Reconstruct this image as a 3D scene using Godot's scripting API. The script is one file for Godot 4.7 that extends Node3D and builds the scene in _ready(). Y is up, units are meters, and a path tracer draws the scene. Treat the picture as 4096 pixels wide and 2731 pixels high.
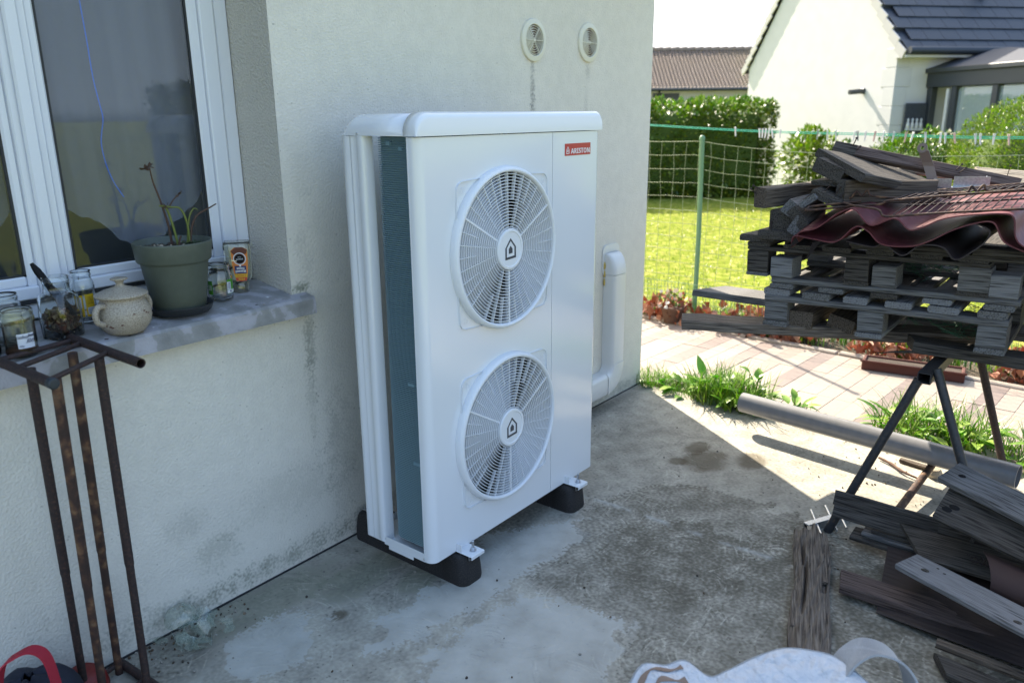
extends Node3D

var rng := RandomNumberGenerator.new()
var M := {}
var taken := {}


func _ready() -> void:
	rng.seed = 7
	build_camera_and_light()
	build_materials()
	build_grounds()
	build_house()
	build_window()
	build_heat_pump()
	build_neighbours()
	build_garden()
	build_wall_fittings()
	build_sill_things()
	build_trestle_stack()
	build_scrap_heap()
	build_left_corner()
	build_patio_litter()


# ---------------------------------------------------------------- camera, sky, sun, exposure
func build_camera_and_light() -> void:
	var cam := Camera3D.new()
	cam.name = "camera"
	var yaw := 0.6673
	var pitch := 0.2817
	var roll := -0.0082
	var f := Vector3(cos(yaw) * cos(pitch), -sin(pitch), -sin(yaw) * cos(pitch))
	var r := f.cross(Vector3.UP).normalized()
	var u := r.cross(f)
	var r2 := r * cos(roll) + u * sin(roll)
	var u2 := u * cos(roll) - r * sin(roll)
	cam.transform = Transform3D(Basis(r2, u2, -f), Vector3(-1.7108, 1.5933, 2.2106))
	cam.fov = 46.943
	cam.near = 0.05
	cam.far = 400.0
	var at := CameraAttributesPhysical.new()
	at.frustum_focal_length = 27.635
	at.frustum_focus_distance = 2.75
	at.frustum_near = 0.05
	at.frustum_far = 400.0
	at.exposure_aperture = 3.2
	cam.attributes = at
	add_child(cam)
	cam.fov = 46.943
	cam.current = true

	var env := Environment.new()
	env.background_mode = Environment.BG_SKY
	var sky := Sky.new()
	var sm := ProceduralSkyMaterial.new()
	sm.sky_top_color = Color(0.47, 0.60, 0.775)
	sm.sky_horizon_color = Color(0.79, 0.85, 0.905)
	sm.sky_curve = 0.22
	sm.ground_bottom_color = Color(0.22, 0.24, 0.18)
	sm.ground_horizon_color = Color(0.55, 0.58, 0.55)
	sm.sun_angle_max = 78.0
	sm.sun_curve = 0.6
	sm.sky_energy_multiplier = 0.85
	sm.ground_energy_multiplier = 0.4
	sky.sky_material = sm
	env.sky = sky
	env.tonemap_mode = Environment.TONE_MAPPER_LINEAR
	env.tonemap_exposure = 3.5
	env.sdfgi_enabled = true
	env.ssao_enabled = true
	env.ssil_enabled = true
	var we := WorldEnvironment.new()
	we.name = "world_environment"
	we.environment = env
	add_child(we)

	var sun := DirectionalLight3D.new()
	sun.name = "sun"
	sun.light_color = Color(1.0, 0.95, 0.87)
	sun.light_energy = 1.5
	sun.light_angular_distance = 0.55
	sun.shadow_enabled = true
	var el := deg_to_rad(37.5)
	var az := deg_to_rad(56.5)
	var to := Vector3(cos(az) * cos(el), sin(el), -sin(az) * cos(el))
	add_child(sun)
	sun.look_at_from_position(to * 50.0, Vector3.ZERO, Vector3.UP)


# ---------------------------------------------------------------- names and tags
func numbered(n: String) -> String:
	if not taken.has(n):
		taken[n] = 0
		return n
	taken[n] += 1
	return "%s_%03d" % [n, taken[n]]


func tag(o: Node3D, label: String, category: String, group := "") -> Node3D:
	o.set_meta("label", label)
	o.set_meta("category", category)
	if group != "":
		o.set_meta("group", group)
	return o


func thing(called: String, label: String, category: String, at := Vector3.ZERO, turn := 0.0, group := "") -> Node3D:
	var o := Node3D.new()
	o.name = numbered(called)
	add_child(o, true)
	o.position = at
	o.rotation.y = turn
	tag(o, label, category, group)
	return o


func struct(called: String, parent: Node = null) -> Node3D:
	var o := Node3D.new()
	o.name = numbered(called)
	(self if parent == null else parent).add_child(o, true)
	o.set_meta("kind", "structure")
	return o


func part(called: String, mesh: Mesh, m: Material, parent: Node, xf := Transform3D.IDENTITY) -> MeshInstance3D:
	var o := MeshInstance3D.new()
	o.mesh = mesh
	o.material_override = m
	o.transform = xf
	var nm := called
	if parent == self:
		nm = numbered(called)
	else:
		var k := 0
		while parent.has_node(NodePath(nm)):
			k += 1
			nm = "%s_%03d" % [called, k]
	o.name = nm
	parent.add_child(o, true)
	return o


func solo(called: String, mesh: Mesh, m: Material, label: String, category: String, xf := Transform3D.IDENTITY, group := "") -> MeshInstance3D:
	var o := part(called, mesh, m, self, xf)
	tag(o, label, category, group)
	return o


func stuff(o: Node3D) -> Node3D:
	o.set_meta("kind", "stuff")
	return o


# ---------------------------------------------------------------- mesh helpers
func start() -> SurfaceTool:
	var st := SurfaceTool.new()
	st.begin(Mesh.PRIMITIVE_TRIANGLES)
	st.set_smooth_group(-1)
	return st


func done(st: SurfaceTool) -> ArrayMesh:
	st.generate_normals()
	return st.commit()


func tri(st: SurfaceTool, a: Vector3, b: Vector3, c: Vector3) -> void:
	st.add_vertex(a)
	st.add_vertex(b)
	st.add_vertex(c)


# corners listed counter-clockwise as seen from outside
func quad(st: SurfaceTool, a: Vector3, b: Vector3, c: Vector3, d: Vector3) -> void:
	tri(st, a, c, b)
	tri(st, a, d, c)


func quad_uv(st: SurfaceTool, p: Array, t: Array) -> void:
	for k in [0, 2, 1, 0, 3, 2]:
		st.set_uv(t[k])
		st.add_vertex(p[k])


# a box with chamfered long and short edges
func box(st: SurfaceTool, lo: Vector3, hi: Vector3, c := 0.0, xf := Transform3D.IDENTITY) -> void:
	st.set_smooth_group(-1)
	var m := (lo + hi) / 2.0
	var h := (hi - lo) / 2.0
	c = minf(c, minf(h.x, minf(h.y, h.z)) * 0.9)
	var v := func(sx: float, sy: float, sz: float, ax: int) -> Vector3:
		var d := Vector3(h.x - c, h.y - c, h.z - c)
		d[ax] += c
		return xf * (m + Vector3(sx * d.x, sy * d.y, sz * d.z))
	var axes := [[0, 1, 2], [1, 2, 0], [2, 0, 1]]
	for a in axes:
		for s in [-1.0, 1.0]:
			var q := []
			for w in [[-1, -1], [1, -1], [1, 1], [-1, 1]]:
				var sg := Vector3.ZERO
				sg[a[0]] = s
				sg[a[1]] = w[0]
				sg[a[2]] = w[1]
				q.append(v.call(sg.x, sg.y, sg.z, a[0]))
			if s > 0:
				quad(st, q[0], q[1], q[2], q[3])
			else:
				quad(st, q[3], q[2], q[1], q[0])
	if c <= 0.0:
		return
	for a in axes:
		# edges that run along a[0]
		for s1 in [-1.0, 1.0]:
			for s2 in [-1.0, 1.0]:
				var e := []
				for w in [[-1, 1], [1, 1], [1, 2], [-1, 2]]:
					var sg := Vector3.ZERO
					sg[a[0]] = w[0]
					sg[a[1]] = s1
					sg[a[2]] = s2
					e.append(v.call(sg.x, sg.y, sg.z, a[w[1]]))
				if s1 * s2 < 0:
					quad(st, e[0], e[1], e[2], e[3])
				else:
					quad(st, e[3], e[2], e[1], e[0])
	for sx in [-1.0, 1.0]:
		for sy in [-1.0, 1.0]:
			for sz in [-1.0, 1.0]:
				var a0: Vector3 = v.call(sx, sy, sz, 0)
				var a1: Vector3 = v.call(sx, sy, sz, 1)
				var a2: Vector3 = v.call(sx, sy, sz, 2)
				if sx * sy * sz > 0:
					tri(st, a0, a2, a1)
				else:
					tri(st, a0, a1, a2)


func box_mesh(lo: Vector3, hi: Vector3, c := 0.0) -> ArrayMesh:
	var st := start()
	box(st, lo, hi, c)
	return done(st)


# a tube through points; radius may be a number or an array
func tube(st: SurfaceTool, pts: Array, radius: Variant, sides := 10, caps := true) -> void:
	var n := pts.size()
	var rings := []
	var up := Vector3.UP
	for i in n:
		var d: Vector3 = (pts[mini(i + 1, n - 1)] - pts[maxi(i - 1, 0)]).normalized()
		if i == 0:
			up = Vector3.RIGHT if absf(d.y) > 0.9 else Vector3.UP
		var s := d.cross(up).normalized()
		up = s.cross(d).normalized()
		var r: float = radius[i] if radius is Array else radius
		var ring := []
		for k in sides:
			var a := TAU * k / sides
			ring.append(pts[i] + s * cos(a) * r + up * sin(a) * r)
		rings.append(ring)
	st.set_smooth_group(1)
	for i in n - 1:
		for k in sides:
			var j := (k + 1) % sides
			quad(st, rings[i][k], rings[i + 1][k], rings[i + 1][j], rings[i][j])
	if caps:
		st.set_smooth_group(-1)
		for k in sides:
			var j := (k + 1) % sides
			tri(st, pts[0], rings[0][j], rings[0][k])
			tri(st, pts[n - 1], rings[n - 1][k], rings[n - 1][j])


func tube_mesh(pts: Array, radius: Variant, sides := 10, caps := true) -> ArrayMesh:
	var st := start()
	tube(st, pts, radius, sides, caps)
	return done(st)


# an open pipe with wall thickness
func pipe_mesh(a: Vector3, b: Vector3, r: float, wall: float, sides := 24) -> ArrayMesh:
	var prof := [Vector2(r - wall, 0), Vector2(r, 0), Vector2(r, a.distance_to(b)), Vector2(r - wall, a.distance_to(b)), Vector2(r - wall, 0)]
	var st := start()
	lathe(st, prof, sides, frame(a, b - a), true)
	return done(st)


# a frame whose y axis points along d
func frame(at: Vector3, d: Vector3) -> Transform3D:
	var y := d.normalized()
	var x := (Vector3.RIGHT if absf(y.x) < 0.9 else Vector3.FORWARD)
	var z := x.cross(y).normalized()
	x = y.cross(z)
	return Transform3D(Basis(x, y, z), at)


# profile of (radius, height); sharp corners where sharp is true
func lathe(st: SurfaceTool, prof: Array, seg := 32, xf := Transform3D.IDENTITY, sharp := false, squash := Vector2.ONE) -> void:
	for i in prof.size() - 1:
		st.set_smooth_group(i + 2 if sharp else 1)
		for k in seg:
			var a0 := TAU * k / seg
			var a1 := TAU * (k + 1) / seg
			var p: Vector2 = prof[i]
			var q: Vector2 = prof[i + 1]
			var w := func(v: Vector2, a: float) -> Vector3: return xf * Vector3(v.x * cos(a) * squash.x, v.y, -v.x * sin(a) * squash.y)
			if p.x < 1e-6:
				tri(st, w.call(p, a0), w.call(q, a0), w.call(q, a1))
			elif q.x < 1e-6:
				tri(st, w.call(p, a0), w.call(q, a0), w.call(p, a1))
			else:
				quad(st, w.call(p, a0), w.call(p, a1), w.call(q, a1), w.call(q, a0))


func lathe_mesh(prof: Array, seg := 32, xf := Transform3D.IDENTITY, sharp := false, squash := Vector2.ONE) -> ArrayMesh:
	var st := start()
	lathe(st, prof, seg, xf, sharp, squash)
	return done(st)


# polygon in the xy plane, extruded from z = 0 to z = depth
func prism(st: SurfaceTool, poly: PackedVector2Array, depth: float, xf := Transform3D.IDENTITY, smooth := false) -> void:
	if Geometry2D.is_polygon_clockwise(poly):
		poly.reverse()
	var idx := Geometry2D.triangulate_polygon(poly)
	st.set_smooth_group(-1)
	for i in range(0, idx.size(), 3):
		var a := poly[idx[i]]
		var b := poly[idx[i + 1]]
		var c := poly[idx[i + 2]]
		if (b - a).cross(c - a) < 0:
			var t := b
			b = c
			c = t
		tri(st, xf * Vector3(a.x, a.y, depth), xf * Vector3(c.x, c.y, depth), xf * Vector3(b.x, b.y, depth))
		tri(st, xf * Vector3(a.x, a.y, 0), xf * Vector3(b.x, b.y, 0), xf * Vector3(c.x, c.y, 0))
	st.set_smooth_group(1 if smooth else -1)
	for i in poly.size():
		var a := poly[i]
		var b := poly[(i + 1) % poly.size()]
		quad(st, xf * Vector3(a.x, a.y, 0), xf * Vector3(b.x, b.y, 0), xf * Vector3(b.x, b.y, depth), xf * Vector3(a.x, a.y, depth))


func prism_mesh(poly: PackedVector2Array, depth: float, xf := Transform3D.IDENTITY, smooth := false) -> ArrayMesh:
	var st := start()
	prism(st, poly, depth, xf, smooth)
	return done(st)


# sheet through a grid of points, with thickness t along its normals
func sheet(st: SurfaceTool, g: Array, t: float, smooth := true) -> void:
	var nu := g.size()
	var nv: int = g[0].size()
	var top := []
	var bot := []
	for i in nu:
		var a := []
		var b := []
		for j in nv:
			var du: Vector3 = g[mini(i + 1, nu - 1)][j] - g[maxi(i - 1, 0)][j]
			var dv: Vector3 = g[i][mini(j + 1, nv - 1)] - g[i][maxi(j - 1, 0)]
			var n := du.cross(dv).normalized() * t * 0.5
			a.append(g[i][j] + n)
			b.append(g[i][j] - n)
		top.append(a)
		bot.append(b)
	for i in nu - 1:
		for j in nv - 1:
			st.set_smooth_group(1 if smooth else -1)
			quad(st, top[i][j], top[i + 1][j], top[i + 1][j + 1], top[i][j + 1])
			st.set_smooth_group(2 if smooth else -1)
			quad(st, bot[i][j + 1], bot[i + 1][j + 1], bot[i + 1][j], bot[i][j])
	st.set_smooth_group(3)
	for i in nu - 1:
		quad(st, top[i][0], bot[i][0], bot[i + 1][0], top[i + 1][0])
		quad(st, bot[i][nv - 1], top[i][nv - 1], top[i + 1][nv - 1], bot[i + 1][nv - 1])
	for j in nv - 1:
		quad(st, bot[0][j], top[0][j], top[0][j + 1], bot[0][j + 1])
		quad(st, top[nu - 1][j], bot[nu - 1][j], bot[nu - 1][j + 1], top[nu - 1][j + 1])


func sheet_mesh(g: Array, t: float, smooth := true) -> ArrayMesh:
	var st := start()
	sheet(st, g, t, smooth)
	return done(st)


# smooth curve through points
func curve(pts: Array, per := 6) -> Array:
	var out := []
	var n := pts.size()
	for i in n - 1:
		var p0: Vector3 = pts[maxi(i - 1, 0)]
		var p1: Vector3 = pts[i]
		var p2: Vector3 = pts[i + 1]
		var p3: Vector3 = pts[mini(i + 2, n - 1)]
		for k in per:
			out.append(p1.cubic_interpolate(p2, p0, p3, float(k) / per))
	out.append(pts[n - 1])
	return out


# worn board: length along x, thickness along y, width along z
func board_mesh(length: float, w: float, t: float, wear := 0.003, skew0 := 0.0, skew1 := 0.0, sag := 0.0) -> ArrayMesh:
	var st := start()
	var c := minf(0.005, minf(w, t) * 0.22)
	var segs := clampi(int(length / 0.09), 2, 14)
	var base := [Vector2(-w / 2 + c, -t / 2), Vector2(w / 2 - c, -t / 2), Vector2(w / 2, -t / 2 + c), Vector2(w / 2, t / 2 - c), Vector2(w / 2 - c, t / 2), Vector2(-w / 2 + c, t / 2), Vector2(-w / 2, t / 2 - c), Vector2(-w / 2, -t / 2 + c)]
	var rings := []
	for i in segs + 1:
		var f := float(i) / segs
		var ring := []
		for b in base:
			var x := (f - 0.5) * length
			if i == 0:
				x += skew0 * b.x / w + rng.randf_range(-wear, wear)
			if i == segs:
				x += skew1 * b.x / w + rng.randf_range(-wear, wear)
			ring.append(Vector3(x, b.y + rng.randf_range(-wear, wear) * 0.45 - sag * (1.0 - pow(2.0 * f - 1.0, 2.0)), b.x + rng.randf_range(-wear, wear) * 0.6))
		rings.append(ring)
	for i in segs:
		for k in 8:
			var j := (k + 1) % 8
			quad(st, rings[i][k], rings[i + 1][k], rings[i + 1][j], rings[i][j])
	for e in [0, segs]:
		var mid := Vector3.ZERO
		for p in rings[e]:
			mid += p / 8.0
		for k in 8:
			var j := (k + 1) % 8
			if e == 0:
				tri(st, mid, rings[e][j], rings[e][k])
			else:
				tri(st, mid, rings[e][k], rings[e][j])
	return done(st)


# where a board from a to b with its face turned to up stands
func lay(a: Vector3, b: Vector3, up := Vector3.UP) -> Transform3D:
	var x := (b - a).normalized()
	var z := x.cross(up).normalized()
	var y := z.cross(x)
	return Transform3D(Basis(x, y, z), (a + b) / 2.0)


func plank(called: String, label: String, a: Vector3, b: Vector3, w: float, t: float, m: Material, up := Vector3.UP, wear := 0.003, skew0 := 0.0, skew1 := 0.0, group := "", category := "plank") -> MeshInstance3D:
	if skew0 == 0.0:
		skew0 = rng.randf_range(-0.12, 0.12) * w
	if skew1 == 0.0:
		skew1 = rng.randf_range(-0.15, 0.15) * w
	return solo(called, board_mesh(a.distance_to(b), w, t, wear, skew0, skew1), m, label, category, lay(a, b, up), group)


func plank_part(called: String, a: Vector3, b: Vector3, w: float, t: float, m: Material, parent: Node, up := Vector3.UP, wear := 0.0025) -> MeshInstance3D:
	return part(called, board_mesh(a.distance_to(b), w, t, wear), m, parent, lay(a, b, up))


func text_mesh(s: String, bold: bool, height: float, width := 0.0, depth := 0.0008, serif := false) -> Array:
	var tm := TextMesh.new()
	var f := SystemFont.new()
	f.font_names = PackedStringArray(["Droid Serif" if serif else "Droid Sans"])
	f.font_weight = 700 if bold else 400
	tm.font = f
	tm.text = s
	tm.font_size = 48
	tm.pixel_size = 0.01
	tm.depth = 0.01
	var bb := tm.get_aabb()
	var sy := height / maxf(bb.size.y, 1e-5)
	var sx := sy if width <= 0.0 else width / maxf(bb.size.x, 1e-5)
	return [tm, Basis.from_scale(Vector3(sx, sy, depth / 0.01)), bb.get_center() * Vector3(sx, sy, depth / 0.01)]


# lettering centred on at, x axis along right, y axis along up
func lettering(parent: Node, s: String, at: Vector3, right: Vector3, up: Vector3, height: float, m: Material, width := 0.0, bold := true, serif := false) -> MeshInstance3D:
	var t := text_mesh(s, bold, height, width, 0.0008, serif)
	var b := Basis(right.normalized(), up.normalized(), right.cross(up).normalized())
	var sb: Basis = t[1]
	var mid: Vector3 = t[2]
	return part("lettering", t[0], m, parent, Transform3D(b * sb, at - b * mid))


# copies of one small mesh; each entry is [Transform3D, Color]
func scatter(called: String, mesh: Mesh, m: Material, list: Array, parent: Node) -> MultiMeshInstance3D:
	var mm := MultiMesh.new()
	mm.transform_format = MultiMesh.TRANSFORM_3D
	mm.use_colors = true
	mm.mesh = mesh
	mm.instance_count = list.size()
	for i in list.size():
		mm.set_instance_transform(i, list[i][0])
		mm.set_instance_color(i, list[i][1])
	var o := MultiMeshInstance3D.new()
	o.multimesh = mm
	o.material_override = m
	var nm := called if parent != self else numbered(called)
	var k := 0
	while parent.has_node(NodePath(nm)):
		k += 1
		nm = "%s_%03d" % [called, k]
	o.name = nm
	parent.add_child(o, true)
	stuff(o)
	return o


func any_turn() -> Basis:
	return Basis.from_euler(Vector3(rng.randf() * TAU, rng.randf() * TAU, rng.randf() * TAU))


# ---------------------------------------------------------------- materials
func plain(c: Color, rough := 0.6, metal := 0.0, spec := 0.5) -> StandardMaterial3D:
	var m := StandardMaterial3D.new()
	m.albedo_color = c.linear_to_srgb()
	m.roughness = rough
	m.metallic = metal
	m.metallic_specular = spec
	return m


func noise(freq: float, octaves := 4, sd := 1, type := FastNoiseLite.TYPE_SIMPLEX_SMOOTH) -> FastNoiseLite:
	var n := FastNoiseLite.new()
	n.noise_type = type
	n.frequency = freq
	n.fractal_octaves = octaves
	n.seed = sd
	return n


func ramp(stops: Array) -> Gradient:
	var g := Gradient.new()
	var o := PackedFloat32Array()
	var c := PackedColorArray()
	for s in stops:
		o.append(s[0])
		c.append((s[1] as Color).linear_to_srgb())
	g.offsets = o
	g.colors = c
	return g


func noise_tex(freq: float, octaves: int, sd: int, g: Gradient = null, size := 512, type := FastNoiseLite.TYPE_SIMPLEX_SMOOTH) -> NoiseTexture2D:
	var t := NoiseTexture2D.new()
	t.noise = noise(freq, octaves, sd, type)
	t.width = size
	t.height = size
	t.seamless = true
	t.seamless_blend_skirt = 0.2
	if g:
		t.color_ramp = g
	return t


# a material whose colour and relief are laid over the object's own axes
func grained(stops: Array, scale: Vector3, freq: float, sd: int, rough: float, relief := 0.0, relief_freq := 0.05, metal := 0.0, world := false, octaves := 5) -> StandardMaterial3D:
	var m := StandardMaterial3D.new()
	m.albedo_texture = noise_tex(freq, octaves, sd, ramp(stops))
	m.uv1_triplanar = true
	m.uv1_world_triplanar = world
	m.uv1_scale = scale
	m.uv1_offset = Vector3(sd * 0.173, sd * 0.317, sd * 0.251)
	m.roughness = rough
	m.metallic = metal
	if relief > 0.0:
		m.heightmap_enabled = true
		m.heightmap_texture = noise_tex(relief_freq, 4, sd + 50, null, 512)
		m.heightmap_scale = relief
	return m


func wood(dark: Color, mid: Color, light: Color, sd: int, rough := 0.85, shared_relief: Texture2D = null) -> StandardMaterial3D:
	var m := StandardMaterial3D.new()
	m.albedo_texture = noise_tex(0.012, 5, sd, ramp([[0.0, dark * 0.3], [0.24, dark * 0.75], [0.34, dark.lerp(mid, 0.6)], [0.5, mid], [0.70, mid.lerp(light, 0.45)], [1.0, light]]))
	m.uv1_triplanar = true
	m.uv1_scale = Vector3(0.9, 20.0, 20.0)
	m.uv1_offset = Vector3(sd * 0.37, sd * 0.61, sd * 0.23)
	m.roughness = rough
	m.metallic_specular = 0.35
	if shared_relief:
		m.heightmap_enabled = true
		m.heightmap_texture = shared_relief
		m.heightmap_scale = 0.12
	return m


func glass(tint := Color(1, 1, 1), alpha := 0.06, rough := 0.02) -> StandardMaterial3D:
	var m := StandardMaterial3D.new()
	m.transparency = BaseMaterial3D.TRANSPARENCY_ALPHA
	m.albedo_color = Color(tint.r, tint.g, tint.b, alpha)
	m.roughness = rough
	m.metallic_specular = 0.5
	m.cull_mode = BaseMaterial3D.CULL_DISABLED
	return m


func solid_glass(tint: Color) -> StandardMaterial3D:
	var m := StandardMaterial3D.new()
	m.refraction_enabled = true
	m.refraction_scale = 0.05
	m.albedo_color = Color(tint.r, tint.g, tint.b, 0.0)
	m.roughness = 0.03
	return m


func leaf(c: Color, back: Color, rough := 0.45) -> StandardMaterial3D:
	var m := StandardMaterial3D.new()
	m.vertex_color_use_as_albedo = true
	m.albedo_color = c.linear_to_srgb()
	m.roughness = rough
	m.backlight_enabled = true
	m.backlight = back
	m.cull_mode = BaseMaterial3D.CULL_DISABLED
	return m


func build_materials() -> void:
	M.enamel = plain(Color(0.74, 0.765, 0.79), 0.2)
	M.enamel.clearcoat_enabled = true
	M.enamel.clearcoat = 0.6
	M.enamel.clearcoat_roughness = 0.12
	M.grille = plain(Color(0.72, 0.745, 0.77), 0.42)
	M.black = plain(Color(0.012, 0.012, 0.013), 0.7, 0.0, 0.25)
	M.dark_grey = plain(Color(0.045, 0.05, 0.058), 0.5)
	M.fin = plain(Color(0.24, 0.36, 0.40), 0.25, 0.35)
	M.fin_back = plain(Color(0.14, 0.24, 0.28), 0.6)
	M.rubber = grained([[0.0, Color(0.010, 0.010, 0.010)], [0.55, Color(0.018, 0.017, 0.017)], [0.7, Color(0.035, 0.028, 0.026)], [1.0, Color(0.07, 0.06, 0.055)]], Vector3(6, 6, 6), 0.05, 3, 0.8, 0.12, 0.12)
	M.steel = plain(Color(0.55, 0.57, 0.6), 0.3, 1.0)
	M.galva = grained([[0.0, Color(0.4, 0.42, 0.44)], [1.0, Color(0.66, 0.68, 0.7)]], Vector3(8, 8, 8), 0.02, 5, 0.38, 0.0, 0.05, 0.9)
	M.red_print = plain(Color(0.48, 0.035, 0.028), 0.35)
	M.white_print = plain(Color(0.75, 0.75, 0.75), 0.4)
	M.grey_print = plain(Color(0.055, 0.062, 0.075), 0.4)
	M.pvc = plain(Color(0.70, 0.73, 0.78), 0.28)
	M.pvc_duct = plain(Color(0.70, 0.70, 0.68), 0.35)
	M.gasket = plain(Color(0.02, 0.022, 0.025), 0.6)
	M.cream = plain(Color(0.68, 0.66, 0.55), 0.45)
	M.foam = plain(Color(0.55, 0.40, 0.10), 0.9)
	M.pane = glass(Color(0.9, 0.97, 1.0), 0.03, 0.0)
	M.room = plain(Color(0.30, 0.28, 0.25), 0.9)
	M.curtain = StandardMaterial3D.new()
	M.curtain.albedo_color = Color(0.50, 0.53, 0.58, 0.62)
	M.curtain.transparency = BaseMaterial3D.TRANSPARENCY_ALPHA
	M.curtain.roughness = 0.95
	M.curtain.cull_mode = BaseMaterial3D.CULL_DISABLED
	M.curtain.backlight_enabled = true
	M.curtain.backlight = Color(0.25, 0.25, 0.27)
	M.curtain.heightmap_enabled = true
	M.curtain.heightmap_texture = noise_tex(0.02, 4, 77)
	M.curtain.heightmap_scale = 0.3
	M.curtain.uv1_triplanar = true
	M.curtain.uv1_scale = Vector3(3, 60, 3)
	M.blue_cord = plain(Color(0.02, 0.13, 0.62), 0.5)

	var grain := noise_tex(0.018, 5, 91)
	M.grain = grain
	M.wood_dark = wood(Color(0.030, 0.026, 0.022), Color(0.062, 0.055, 0.048), Color(0.105, 0.095, 0.085), 11, 0.85, grain)
	M.wood_grey = wood(Color(0.075, 0.072, 0.070), Color(0.135, 0.132, 0.130), Color(0.20, 0.198, 0.195), 12, 0.8, grain)
	M.wood_blue = wood(Color(0.13, 0.128, 0.13), Color(0.19, 0.19, 0.195), Color(0.26, 0.26, 0.265), 13, 0.8, grain)
	M.wood_brown = wood(Color(0.045, 0.034, 0.026), Color(0.095, 0.075, 0.058), Color(0.16, 0.13, 0.10), 14, 0.85, grain)
	M.wood_red = wood(Color(0.05, 0.034, 0.030), Color(0.10, 0.072, 0.064), Color(0.15, 0.115, 0.10), 15, 0.85, grain)
	M.wood_pale = wood(Color(0.20, 0.17, 0.13), Color(0.34, 0.29, 0.22), Color(0.45, 0.40, 0.32), 16, 0.8, grain)
	M.rotten = wood(Color(0.075, 0.060, 0.048), Color(0.145, 0.118, 0.096), Color(0.30, 0.255, 0.205), 17, 0.9, grain)
	M.rotten.heightmap_scale = 0.35
	M.rust = grained([[0.0, Color(0.02, 0.012, 0.010)], [0.48, Color(0.040, 0.020, 0.015)], [0.60, Color(0.075, 0.034, 0.02)], [0.72, Color(0.15, 0.075, 0.035)], [1.0, Color(0.26, 0.20, 0.12)]], Vector3(2.2, 2.2, 2.2), 0.014, 21, 0.75, 0.1, 0.08)
	M.rust_dark = grained([[0.0, Color(0.014, 0.009, 0.009)], [0.55, Color(0.032, 0.018, 0.016)], [0.75, Color(0.06, 0.028, 0.02)], [1.0, Color(0.10, 0.05, 0.03)]], Vector3(5, 5, 5), 0.03, 22, 0.7, 0.08, 0.08)
	M.iron = grained([[0.0, Color(0.018, 0.020, 0.024)], [0.6, Color(0.035, 0.037, 0.042)], [0.8, Color(0.06, 0.045, 0.038)], [1.0, Color(0.11, 0.06, 0.04)]], Vector3(4, 4, 4), 0.03, 23, 0.5, 0.05, 0.08, 0.3)
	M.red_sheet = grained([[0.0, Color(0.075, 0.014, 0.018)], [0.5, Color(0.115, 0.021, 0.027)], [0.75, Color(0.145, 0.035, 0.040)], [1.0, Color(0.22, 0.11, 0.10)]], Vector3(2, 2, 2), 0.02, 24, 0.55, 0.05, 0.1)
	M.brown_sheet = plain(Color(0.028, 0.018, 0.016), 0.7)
	M.cap = plain(Color(0.02, 0.028, 0.034), 0.5)
	M.grey_pipe = grained([[0.0, Color(0.17, 0.172, 0.18)], [1.0, Color(0.215, 0.217, 0.225)]], Vector3(2, 2, 2), 0.02, 25, 0.3)
	M.pot = grained([[0.0, Color(0.075, 0.09, 0.07)], [0.6, Color(0.088, 0.104, 0.082)], [1.0, Color(0.10, 0.118, 0.095)]], Vector3(3, 3, 3), 0.02, 26, 0.5, 0.02, 0.2)
	M.saucer = plain(Color(0.02, 0.023, 0.026), 0.45)
	M.soil = plain(Color(0.05, 0.035, 0.025), 0.95)
	M.stoneware = grained([[0.0, Color(0.10, 0.08, 0.06)], [0.36, Color(0.22, 0.18, 0.135)], [0.46, Color(0.38, 0.33, 0.255)], [1.0, Color(0.46, 0.41, 0.33)]], Vector3(3, 3, 3), 0.13, 27, 0.45, 0.02, 0.2, 0.0, false, 3)
	M.jar = solid_glass(Color(0.985, 0.997, 0.993))
	M.jar_brown = solid_glass(Color(0.965, 0.965, 0.92))
	M.jar_brown_edge = glass(Color(0.20, 0.19, 0.08), 0.5, 0.05)
	M.paper = plain(Color(0.62, 0.64, 0.68), 0.8)
	M.strap_steel = plain(Color(0.20, 0.155, 0.14), 0.45, 0.5)
	M.chip_brown = plain(Color(0.10, 0.062, 0.036), 0.9)
	M.chip_pale = plain(Color(0.30, 0.22, 0.13), 0.9)
	M.chip_red = plain(Color(0.16, 0.055, 0.03), 0.9)
	M.yellow = plain(Color(0.62, 0.40, 0.01), 0.5)
	M.green_label = plain(Color(0.06, 0.25, 0.02), 0.5)
	M.orange = plain(Color(0.62, 0.19, 0.03), 0.5)
	M.brown_label = plain(Color(0.10, 0.02, 0.01), 0.5)
	M.navy_print = plain(Color(0.01, 0.02, 0.11), 0.5)
	M.ink = plain(Color(0.02, 0.03, 0.08), 0.6)
	M.green_stem = plain(Color(0.14, 0.17, 0.03), 0.6)
	M.dead_stem = plain(Color(0.08, 0.045, 0.03), 0.85)
	M.bag = grained([[0.0, Color(0.42, 0.44, 0.475)], [1.0, Color(0.55, 0.57, 0.60)]], Vector3(3, 3, 3), 0.02, 28, 0.7, 1.6, 0.012)
	M.webbing = grained([[0.0, Color(0.28, 0.30, 0.32)], [0.5, Color(0.50, 0.52, 0.55)], [1.0, Color(0.6, 0.62, 0.66)]], Vector3(14, 14, 14), 0.06, 29, 0.85, 0.5, 0.12)
	M.bag_print = plain(Color(0.20, 0.14, 0.105), 0.8)
	M.strap = plain(Color(0.35, 0.012, 0.03), 0.7)
	M.navy = plain(Color(0.012, 0.016, 0.03), 0.8)
	M.red_plastic = plain(Color(0.16, 0.012, 0.010), 0.5)
	M.pale_board = plain(Color(0.20, 0.22, 0.19), 0.6)
	M.clear_plastic = glass(Color(0.60, 0.68, 0.62), 0.16, 0.12)
	M.green_wire = plain(Color(0.16, 0.30, 0.20), 0.5)
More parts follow.
